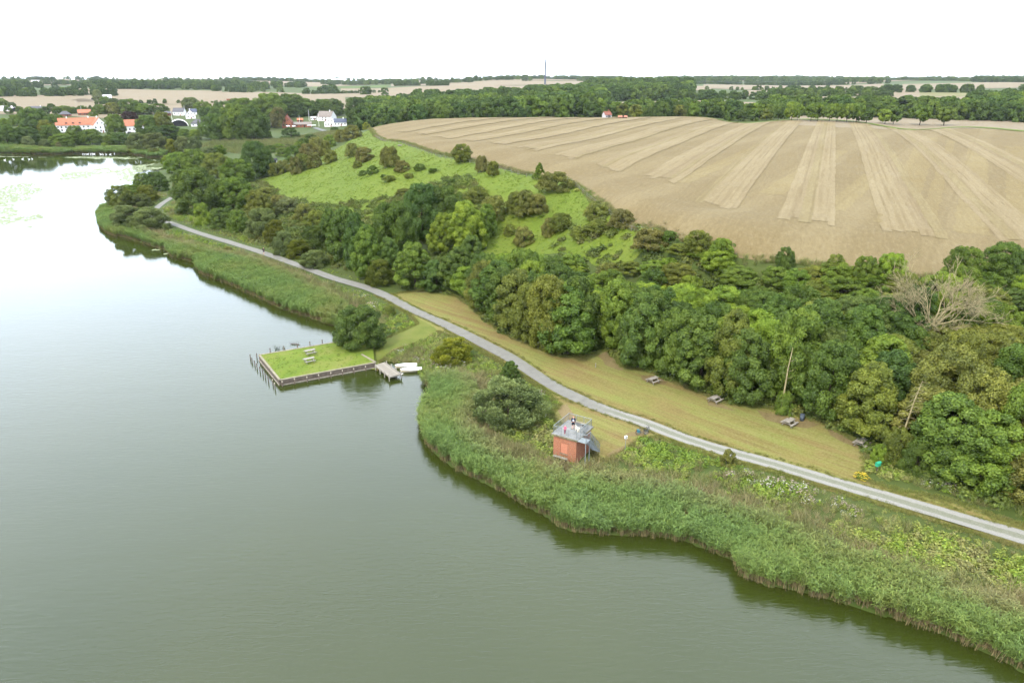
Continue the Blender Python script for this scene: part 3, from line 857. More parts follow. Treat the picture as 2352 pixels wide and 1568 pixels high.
kind('far', 'woodland_tree', 'tree', 4, 700, Rad=5.0, env='dome', z0=0.04, puffs=34, pr=(0.22, 0.36), n=3600, leaf=0.55)

# leaf colours: name, albedo
TONES = {'dark green': (0.0445,0.0793,0.0091), 'deep green': (0.0334,0.0669,0.0091), 'mid green': (0.0636,0.1064,0.0099), 'fresh green': (0.0889,0.1399,0.0108), 'olive green': (0.0788,0.0971,0.0121),
         'brownish green': (0.0956,0.1070,0.0182), 'grey green': (0.0889,0.1159,0.0349), 'blue green': (0.0497,0.0787,0.0123), 'yellow green': (0.1212,0.1461,0.0124), 'copper': (0.0263,0.0166,0.0116), 'russet': (0.0940,0.0930,0.0187)}

TREES = []          # (root, zone, tone, picture x) for the labels
def plant(key, x, y, H, W=None, tone='mid green', zone='wood', name=None, z=None, spin=None, group=None):
    K = KINDS[key]
    crown, trunk = random.choice(K['ms'])
    z = ht(x, y) if z is None else z
    root = bpy.data.objects.new(name or K['name'], None); COL.objects.link(root)
    root.location = (x, y, z - 0.05); root.rotation_euler = (0, 0, random.uniform(0, 6.283) if spin is None else spin)
    root['category'] = K['cat']
    k = H / 10.0; w = (W / 2.0) / K['Rad'] if W else k * random.uniform(0.9, 1.12)
    c = link("crown", crown, root); c.rotation_euler = (random.gauss(0, .06), random.gauss(0, .06), 0); c.scale = (w, w * random.uniform(0.9, 1.1), k)
    j = lambda: random.uniform(0.86, 1.16)
    t = TONES[tone]; q = j()
    c['tint'] = [t[0] * q * random.uniform(.93, 1.07), t[1] * q, t[2] * q * random.uniform(.9, 1.1)]
    tr = link("trunk", trunk, root); tr.scale = (w * .9, w * .9, k)
    TREES.append((root, zone, tone, project(x, y, z)[0], group))
    return root

# ------------------------------------------------------------------ ground cover, made of instances
stock = bpy.data.collections.new("plant_stock")      # shapes the ground cover is made of; not linked to the scene
def stock_set(name, meshes):
    c = bpy.data.collections.new(name); stock.children.link(c)
    for i, me in enumerate(meshes):
        c.objects.link(bpy.data.objects.new(me.name, me))
    return c

def scatter(name, label, X, Y, Z, scl, coll, nvar, tint, seed=1, tilt=0.12):
    g = np.random.default_rng(seed); n = len(X)
    me = bpy.data.meshes.new(name); me.vertices.add(n)
    me.vertices.foreach_set('co', np.stack([X, Y, Z], 1).astype(np.float32).ravel())
    def att(nm, ty, val):
        a = me.attributes.new(nm, ty, 'POINT'); a.data.foreach_set('vector' if ty == 'FLOAT_VECTOR' else 'value', np.ascontiguousarray(val).ravel())
    rot = np.stack([g.normal(0, tilt, n), g.normal(0, tilt, n), g.uniform(0, 2 * np.pi, n)], 1).astype(np.float32)
    att('rot', 'FLOAT_VECTOR', rot)
    scl = np.asarray(scl, np.float32)
    att('scl', 'FLOAT_VECTOR', scl if scl.ndim == 2 else np.repeat(scl[:, None], 3, 1))
    att('tint', 'FLOAT_VECTOR', np.asarray(tint, np.float32))
    att('pick', 'INT', g.integers(0, nvar, n).astype(np.int32))
    o = link(name, me)
    ng = bpy.data.node_groups.new(name, 'GeometryNodeTree')
    ng.interface.new_socket('Geometry', in_out='INPUT', socket_type='NodeSocketGeometry')
    ng.interface.new_socket('Geometry', in_out='OUTPUT', socket_type='NodeSocketGeometry')
    N, L = ng.nodes, ng.links
    gi, go = N.new('NodeGroupInput'), N.new('NodeGroupOutput')
    ip = N.new('GeometryNodeInstanceOnPoints'); ci = N.new('GeometryNodeCollectionInfo')
    ci.inputs['Collection'].default_value = coll
    ci.inputs['Separate Children'].default_value = True; ci.inputs['Reset Children'].default_value = True
    def na(nm, ty):
        a = N.new('GeometryNodeInputNamedAttribute'); a.data_type = ty; a.inputs['Name'].default_value = nm
        return [s for s in a.outputs if s.enabled and s.name == 'Attribute'][0]
    L.new(gi.outputs[0], ip.inputs['Points']); L.new(ci.outputs[0], ip.inputs['Instance'])
    ip.inputs['Pick Instance'].default_value = True
    L.new(na('pick', 'INT'), ip.inputs['Instance Index'])
    er = N.new('FunctionNodeEulerToRotation'); L.new(na('rot', 'FLOAT_VECTOR'), er.inputs[0]); L.new(er.outputs[0], ip.inputs['Rotation'])
    L.new(na('scl', 'FLOAT_VECTOR'), ip.inputs['Scale'])
    L.new(ip.outputs[0], go.inputs[0])
    md = o.modifiers.new("plants", 'NODES'); md.node_group = ng
    return stuff(o, label)

def blades_mesh(name, seed, n, rad, h, w, lean=0.35, segs=2, leaves=0, leaf_len=0.5, wind=(0, 0), stem_mat=None, leaf_drop=0.3, lw=None):
    """upright stems or grass blades, with arching side leaves when wanted"""
    g = np.random.default_rng(seed); V = []; F = []; tone = []; mi = []
    def quad(p, q, half0, half1, t, m=0):
        o = len(V)
        V.extend([p - half0, p + half0, q + half1, q - half1]); F.append((o, o + 1, o + 2, o + 3)); tone.append(t); mi.append(m)
    for i in range(n):
        a = g.uniform(0, 6.28); r = rad * math.sqrt(g.uniform())
        p = np.array([r * math.cos(a), r * math.sin(a), 0.0]); hh = h * g.uniform(0.72, 1.1)
        d = np.array([g.normal(0, lean) + wind[0], g.normal(0, lean) + wind[1], 1.0]); d /= np.linalg.norm(d)
        th = g.uniform(0, 6.28); side = np.array([math.cos(th), math.sin(th), 0]) * w * 0.5
        tn = float(np.clip(g.normal(.5, .2), 0, 1)); prev = p; sag = np.array([d[0], d[1], -0.25]) * hh * 0.35
        for s in range(segs):
            t1 = (s + 1) / segs
            q = p + d * hh * t1 + sag * t1 * t1
            k0, k1 = 1 - s / segs * .75, 1 - t1 * .8
            quad(prev, q, side * k0, side * k1, tn, 1 if (stem_mat and s == 0) else 0); prev = q
        for k in range(leaves):
            t = g.uniform(0.35, 1.0); q = p + d * hh * t + sag * t * t
            al = g.uniform(0, 6.28); ld = np.array([math.cos(al) + wind[0] * 2.5, math.sin(al) + wind[1] * 2.5, g.uniform(0.2, 0.9)]); ld /= np.linalg.norm(ld)
            L_ = leaf_len * g.uniform(0.6, 1.2); mid = q + ld * L_ * .55; e = q + ld * L_ + np.array([0, 0, -leaf_drop * L_])
            sd = np.cross(ld, [0, 0, 1.0]); sd = sd / (np.linalg.norm(sd) + 1e-6) * (lw or w) * 0.5
            tn2 = float(np.clip(g.normal(.55, .22), 0, 1))
            quad(q, mid, sd * .7, sd, tn2); quad(mid, e, sd, sd * .15, tn2)
    return np_mesh(name, np.array(V), np.array(F), [m_leaf] + ([stem_mat] if stem_mat else []), mi=mi, attrs={'leaf_tone': ('FACE', tone)})

def mound_mesh(name, seed, n, rad, h, leaf, ratio=1.5, flowers=0, fmat=None, fsize=0.09):
    """a low cushion of leaves, with flower heads when wanted"""
    g = np.random.default_rng(seed)
    d = norm(g.normal(size=(n, 3))); d[:, 2] = np.abs(d[:, 2])
    bumps = 0.75 + 0.35 * np.sin(d[:, 0] * 5 + seed) * np.cos(d[:, 1] * 4 + seed * 2)
    pos = d * np.array([rad, rad, h]) * (g.uniform(0.55, 1.0, (n, 1)) * bumps[:, None]) + np.array([0, 0, 0.02])
    nr = norm(d * 0.6 + g.normal(size=(n, 3)) * 0.55 + np.array([0, 0, .5]))
    a = norm(np.cross(nr, g.normal(size=(n, 3)))); b = np.cross(nr, a)
    s = leaf * g.uniform(0.6, 1.4, (n, 1))
    V = np.stack([pos - a * s * ratio * .5, pos - b * s * .5, pos + a * s * ratio * .5, pos + b * s * .5], 1).reshape(-1, 3)
    tone = np.clip(g.normal(.5, .22, n), 0, 1); mi = np.zeros(n, int)
    if flowers:
        fp = norm(g.normal(size=(flowers, 3))); fp[:, 2] = np.abs(fp[:, 2]) + .25
        fp = norm(fp) * np.array([rad, rad, h]) * g.uniform(0.95, 1.25, (flowers, 1))
        s = fsize * g.uniform(.6, 1.4, (flowers, 1)); e1 = norm(np.array([[1, 0, .2]]) + g.normal(size=(flowers, 3)) * .3); e2 = norm(np.cross([0, 0, 1.], e1))
        V = np.concatenate([V, np.stack([fp - e1 * s, fp - e2 * s, fp + e1 * s, fp + e2 * s], 1).reshape(-1, 3)])
        tone = np.concatenate([tone, np.full(flowers, .5)]); mi = np.concatenate([mi, np.ones(flowers, int)])
    F = np.arange(len(V)).reshape(-1, 4)
    return np_mesh(name, V, F, [m_leaf] + ([fmat] if fmat else []), mi=mi, attrs={'leaf_tone': ('FACE', tone)})

def fill_points(poly, density, seed, fade=None):
    """random points inside a ground outline, about density per square metre"""
    g = np.random.default_rng(seed); P = np.array(poly)
    x0, y0 = P.min(0); x1, y1 = P.max(0); n = int((x1 - x0) * (y1 - y0) * density)
    x, y = g.uniform(x0, x1, n), g.uniform(y0, y1, n)
    ok = poly_inside(P, x, y)
    return x[ok], y[ok]

def tint_of(tones, w, x, y, seed, scale=12.0, spread=0.15):
    """blend colours in patches over the ground"""
    g = np.random.default_rng(seed)
    f = fbm(x / scale, y / scale, seed, 3) * 1.5 - 0.25 + g.normal(0, spread, len(x))
    f = np.clip(f, 0, 0.999) * (len(tones) - 1)
    i = f.astype(int); t = (f - i)[:, None]; T = np.array(tones)
    c = T[i] * (1 - t) + T[np.minimum(i + 1, len(T) - 1)] * t
    return c * g.uniform(0.8, 1.2, (len(x), 1))

# ---- reed beds
WIND = (0.07, 0.03)
reed_set = stock_set("reed_stock", [blades_mesh("reed_tuft", 900 + i, 14, 0.36, 2.35, 0.045, 0.09, 2, 8, 0.50, WIND, m_stem, 0.25, 0.056) for i in range(5)])
WATERLINE_NEAR = [(2600,1640),(2352,1545),(2290,1515),(2180,1465),(2060,1425),(1940,1385),(1850,1365),(1760,1345),(1700,1325),(1688,1292),(1640,1270),
                  (1580,1247),(1500,1233),(1420,1229),(1340,1226),(1280,1213),(1262,1190),(1210,1165),(1150,1130),(1090,1100),(1040,1075),(1000,1045),(975,1010),(965,975),(970,945),(986,920),(994,905),(985,890),(972,878)]
INNER_NEAR = [(1000,870),(1060,876),(1090,900),(1100,940),(1085,985),(1110,1030),(1190,1075),(1280,1105),(1390,1118),(1500,1135),(1640,1172),(1790,1225),(1900,1275),(2050,1325),(2200,1375),(2352,1430),(2600,1510)]
WATERLINE_FAR = [(784,752),(740,741),(690,725),(640,708),(610,692),(560,670),(520,652),(460,629),(450,612),(440,602),(390,590),(385,577),(370,573),(330,560),(290,547),(255,542),(230,522),(222,497),(235,480)]
INNER_FAR = [(268,470),(290,515),(340,540),(390,562),(450,575),(500,590),(560,600),(640,630),(720,665),(790,705),(815,740)]
WATERLINE_END = [(-300,356),(0,355),(60,356),(125,355),(150,354.5),(225,353.5),(300,354.5),(322,358),(345,362),(372,363)]
INNER_END = [(385,352),(350,346),(300,343),(225,343),(150,346),(60,345),(0,345),(-300,346)]

RX, RY = [], []
reed_polys = []
for wl_, inn, dens, sd in ((WATERLINE_NEAR, INNER_NEAR, 5.6, 1), (WATERLINE_FAR, INNER_FAR, 4.2, 2)):
    poly = [on_plane(px, py, 0.0) for px, py in wl_] + [on_plane(px, py, 0.6) for px, py in inn]
    reed_polys.append(np.array(poly))
    # stand a little into the water and thin out towards the inner edge
    x, y = fill_points(poly, dens, sd)
    d_in = poly_dist(np.array([on_plane(px, py, 0.6) for px, py in inn]), x, y, False)
    g = np.random.default_rng(50 + sd)
    ok = g.uniform(size=len(x)) < np.clip(0.35 + d_in / 3.5, 0, 1)
    RX.append(x[ok]); RY.append(y[ok])
    # loose outposts in the water in front
    wlp = dense_line([on_plane(px, py, 0.0) for px, py in wl_], 0.5, False)
    nn = norm(np.column_stack([np.gradient(wlp[:, 1]), -np.gradient(wlp[:, 0])]))
    k = g.integers(0, len(wlp), len(wlp) * 2); q = wlp[k] + nn[k] * np.abs(g.normal(0, 0.7, (len(k), 1))) * np.clip(vnoise(wlp[k, 0] / 3, wlp[k, 1] / 3, 77)[:, None] * 2.4 - .6, 0, 2)
    ins = poly_inside(lake_poly, q[:, 0], q[:, 1]); q = q[ins]
    RX.append(q[:, 0]); RY.append(q[:, 1])
poly = [on_plane(px, py, 0.0) for px, py in WATERLINE_END] + [on_plane(px, py, 0.8) for px, py in INNER_END]
x, y = fill_points(poly, 0.55, 3); RX.append(x); RY.append(y)
RX, RY = np.concatenate(RX), np.concatenate(RY)
g = np.random.default_rng(77)
ed = poly_dist(lake_poly, RX, RY); inl = poly_inside(lake_poly, RX, RY)
hs = (0.80 + 0.42 * fbm(RX / 5.0, RY / 5.0, 21, 3)) * g.uniform(0.85, 1.12, len(RX)) * np.where(inl, 0.7, 1.0)
rs = np.stack([g.uniform(0.8, 1.15, len(RX)), g.uniform(0.8, 1.15, len(RX)), hs], 1)
rs[np.hypot(RX, RY) > 350] *= np.array([2.4, 2.4, 1.2])
dist_in = np.minimum(*[poly_dist(p_[-len(i_):], RX, RY, False) for p_, i_ in zip(reed_polys, (INNER_NEAR, INNER_FAR))])
tr = tint_of([(0.068,0.112,0.032), (0.076,0.122,0.030), (0.088,0.126,0.030), (0.108,0.122,0.034)], None, RX, RY, 5, 9.0, 0.12)
olive = np.array([0.130,0.116,0.050])
mixk = np.clip(1 - dist_in / 3.2, 0, 1)[:, None] * np.clip(fbm(RX / 7, RY / 7, 9, 2) * 1.8 - .35, 0, 1)[:, None]
tr = (tr * (1 - mixk) + olive * mixk) * np.array([0.90, 0.95, 0.80])
reeds = scatter("reeds", "green reed beds standing along the edge of the lake", RX, RY, np.where(inl, -0.25, 0.0) + np.maximum(0, land_height(RX, RY)) * 0.9, rs, reed_set, 5, tr, 4, 0.06)

# ---- rough grass and herbs between reeds and path
sedge_set = stock_set("sedge_stock", [blades_mesh("sedge_tuft", 950 + i, 34, 0.42, 1.05, 0.05, 0.42, 2, 0, wind=(0.12, 0.06)) for i in range(4)])
herb_set = stock_set("herb_stock", [mound_mesh("herb_clump", 970 + i, 130, 0.62, 0.75, 0.16) for i in range(4)])
m_white = paint("white_blossom", (0.24,0.225,0.185), 0.1, 8, 0.9, 0, 0)
m_pink = paint("faded_blossom", (0.17,0.125,0.10), 0.15, 8, 0.9, 0, 0)
m_yel = paint("yellow_blossom", (0.26,0.19,0.008), 0.1, 8, 0.8, 0, 0)
flower_set = stock_set("flower_stock", [mound_mesh("flower_clump", 990 + i, 70, 0.6, 1.05, 0.16, 1.5, 15, (m_white, m_pink)[i % 2], 0.085) for i in range(4)])
tuft_set = stock_set("grass_stock", [blades_mesh("grass_tuft", 1010 + i, 26, 0.34, 0.36, 0.05, 0.5, 1) for i in range(4)])

PATH_W = smooth_line([on_plane(px, py, 1.5) for px, py in PATH], 3.0)
lawn_np = np.array(lawn_xy)
MEADOW = [INNER_NEAR[0], (960,838), (905,818), (880,810), (900,795), (985,772), (1010,757), (1120,812), (1250,893), (1285,925), (1268,952), (1300,985), (1330,1000), (1372,1048), (1450,1022), (1475,1000), (1520,1003), (1690,1058), (1800,1088),
          (2000,1146), (2200,1207), (2352,1255), (2600,1335)] + INNER_NEAR[::-1][:-1]
MEADOW_W = [(268,462),(320,430),(400,452),(372,470),(350,490),(395,516),(450,537),(600,586),(700,621),(850,674),(935,722),(955,745),(870,772),(815,760),(815,738),(790,700),(720,660),(640,625),(560,597),(450,570),(340,536),(290,512)]
MEADOW_E = [(1995,1085),(2000,1060),(2050,1080),(2200,1140),(2352,1185),(2600,1290),(2600,1300),(2352,1213),(2200,1160),(2100,1132),(2030,1112),(1990,1095)]
BANK_W = [(360,470),(420,440),(440,470),(500,520),(620,570),(720,610),(800,640),(880,672),(905,682),(850,662),(780,640),(700,610),(600,575),(450,526),(396,506)]
BANK_S = [(868,828),(872,812),(900,795),(1000,770),(1040,800),(1060,850),(1000,866),(960,848),(935,836),(905,831)]

def avoid(x, y, polys=(), path=1.9):
    ok = poly_dist(PATH_W, x, y, False) > path
    for p_ in polys: ok &= ~poly_inside(p_, x, y)
    return ok

def brick_clear(x, y):
    """keep plants out of the brick tower's footprint and stairs"""
    return poly_dist(np.array([(7.1, 78.4), (8.9, 77.3), (10.6, 77.6)]), x, y, False) > 2.1

GREEN = [(0.062,0.108,0.016), (0.086,0.142,0.015), (0.108,0.160,0.018), (0.118,0.146,0.028), (0.132,0.134,0.042)]
HX, HY = [], []
for poly, dn, sd in ((MEADOW, 3.0, 21), (MEADOW_W, 1.5, 22), (MEADOW_E, 3.0, 23), (BANK_W, 1.5, 24), (BANK_S, 3.0, 25)):
    pw = [on_plane(px, py, 1.2) for px, py in poly]
    x, y = fill_points(pw, dn, sd); ok = avoid(x, y, (lawn_np,)) & brick_clear(x, y)
    ok &= ~poly_inside(lake_poly, x, y)
    HX.append(x[ok]); HY.append(y[ok])
HX, HY = np.concatenate(HX), np.concatenate(HY)
g = np.random.default_rng(91)
dp = poly_dist(PATH_W, HX, HY, False)
f = fbm(HX / 6.0, HY / 6.0, 33, 3)
sz = (0.55 + 0.75 * f) * g.uniform(0.7, 1.2, len(HX)) * np.clip((dp - 1.2) / 3.0, 0.35, 1)
z = land_height(HX, HY) - 0.05
is_herb = f + g.normal(0, .12, len(HX)) > 0.46
tn = tint_of(GREEN, None, HX, HY, 12, 7.0, 0.16)
fl = (vnoise(HX / 4.0, HY / 4.0, 71) > 0.80) & (g.uniform(size=len(HX)) < 0.35) & (dp > 2.5)
a = is_herb & ~fl
scatter("meadow_herbs", "lush green herbs and nettles between the path and the reeds", HX[a], HY[a], z[a], sz[a], herb_set, 4, tn[a], 6)
a = ~is_herb & ~fl
dry = tint_of([(0.088,0.140,0.026), (0.120,0.138,0.038), (0.150,0.135,0.058)], None, HX, HY, 17, 8.0, 0.2)
scatter("tall_grass", "tall rough grass with drying tips beside the path", HX[a], HY[a], z[a], sz[a] * 0.95, sedge_set, 4, dry[a], 7, 0.2)
scatter("wild_flowers", "white and faded pink flower heads among the herbs", HX[fl], HY[fl], z[fl], sz[fl] * 1.05, flower_set, 4, tn[fl], 8)

# sedge belt, olive and bent over, behind the reeds
sb = np.array([on_plane(px, py, 0.6) for px, py in INNER_NEAR] ); SX, SY = [], []
for inn, dn in ((INNER_NEAR, 3.2), (INNER_FAR, 2.2)):
    q = dense_line([on_plane(px, py, 0.6) for px, py in inn], 0.25, False)
    nn = norm(np.column_stack([np.gradient(q[:, 1]), -np.gradient(q[:, 0])]))
    g = np.random.default_rng(int(dn * 10)); k = g.integers(0, len(q), int(len(q) * 3.2 * dn))
    s_ = q[k] + nn[k] * g.normal(0.2, 1.5, (len(k), 1))
    SX.append(s_[:, 0]); SY.append(s_[:, 1])
SX, SY = np.concatenate(SX), np.concatenate(SY)
ok = avoid(SX, SY, (lawn_np,)) & ~poly_inside(lake_poly, SX, SY) & brick_clear(SX, SY); SX, SY = SX[ok], SY[ok]
g = np.random.default_rng(5)
scatter("sedge", "olive sedge and flattened grass behind the reeds", SX, SY, land_height(SX, SY) - .05, g.uniform(0.9, 1.6, len(SX)), sedge_set, 4,
        tint_of([(0.090,0.112,0.034), (0.128,0.124,0.046), (0.165,0.140,0.064)], None, SX, SY, 18, 6.0, 0.2), 9, 0.3)

# pasture tussocks
pp = np.array([on_plane(*p) for p in PASTURE])
x, y = fill_points(pp, 0.9, 41)
f = fbm(x / 5.0, y / 5.0, 14, 3); g = np.random.default_rng(15)
k = g.uniform(size=len(x)) < np.clip(f * 2.4 - 0.55, 0.08, 1); x, y, f = x[k], y[k], f[k]
scatter("pasture_tussocks", "short grass tussocks on the bright green pasture", x, y, land_height(x, y) - 0.02, g.uniform(0.6, 1.5, len(x)), tuft_set, 4,
        tint_of([(0.064,0.108,0.011), (0.084,0.124,0.012), (0.102,0.128,0.020)], None, x, y, 22, 9.0, 0.15), 11)
# grass fringe where lawn and path meet the meadow, and along the ragged path edges
q = dense_line(lawn_xy, 0.2); k = rng.integers(0, len(q), 9000); s_ = q[k] + rng.normal(0, 0.28, (len(k), 2))
ok = poly_dist(PATH_W, s_[:, 0], s_[:, 1], False) > 1.35; s_ = s_[ok]
pe = smooth_line([on_plane(px, py, 1.5) for px, py in PATH], 0.4); pt = np.gradient(pe, axis=0); pt /= np.hypot(pt[:, 0], pt[:, 1])[:, None]; pn = np.stack([-pt[:, 1], pt[:, 0]], 1)
k = rng.integers(0, len(pe), 6500); sd_ = np.where(rng.uniform(size=len(k)) < .5, -1, 1)
p_ = pe[k] + pn[k] * (sd_ * (1.36 + np.abs(rng.normal(0, .22, len(k))) - 0.35 * (vnoise(k / 9.0, sd_ * 7.0, 3) > .6)))[:, None]
s_ = np.concatenate([s_, p_[np.hypot(p_[:, 0], p_[:, 1]) < 150]])
scatter("grass_fringe", "longer grass along the edge of the mown lawn", s_[:, 0], s_[:, 1], land_height(s_[:, 0], s_[:, 1]), rng.uniform(0.35, 0.95, len(s_)), tuft_set, 4,
        tint_of([(0.095,0.120,0.022), (0.115,0.125,0.028), (0.135,0.125,0.040)], None, s_[:, 0], s_[:, 1], 23, 5.0, 0.2), 12)
# ------------------------------------------------------------------ trees and shrubs, one by one
def T(key, px, yb, yt, w, tone, zone, name=None, group=None, zoff=0.0):
    """a tree from its outline in the survey photo: foot of its near side, top, and width"""
    x, y, z = based(px, yb)
    Z = project(x, y, z)[2]
    a = w * Z / FOC / 2
    d = math.hypot(x, y); x, y = x * (1 + .8 * a / d), y * (1 + .8 * a / d); z = ht(x, y); a *= (d + .8 * a) / d
    ux, uy = x / math.hypot(x, y), y / math.hypot(x, y)
    def sil(H): return min(project(x + ux * a * .85 * math.cos(t), y + uy * a * .85 * math.cos(t), z + H * (.30 + .70 * math.sin(t)))[1] for t in np.linspace(0, 1.57, 9))
    lo, hi = 0.3, 40.0
    for _ in range(24):
        m = (lo + hi) / 2
        if sil(m) > yt: lo = m
        else: hi = m
    return plant(key, x, y, max(lo, a * .55), 2 * a, tone, zone, name, z + zoff, group=group)

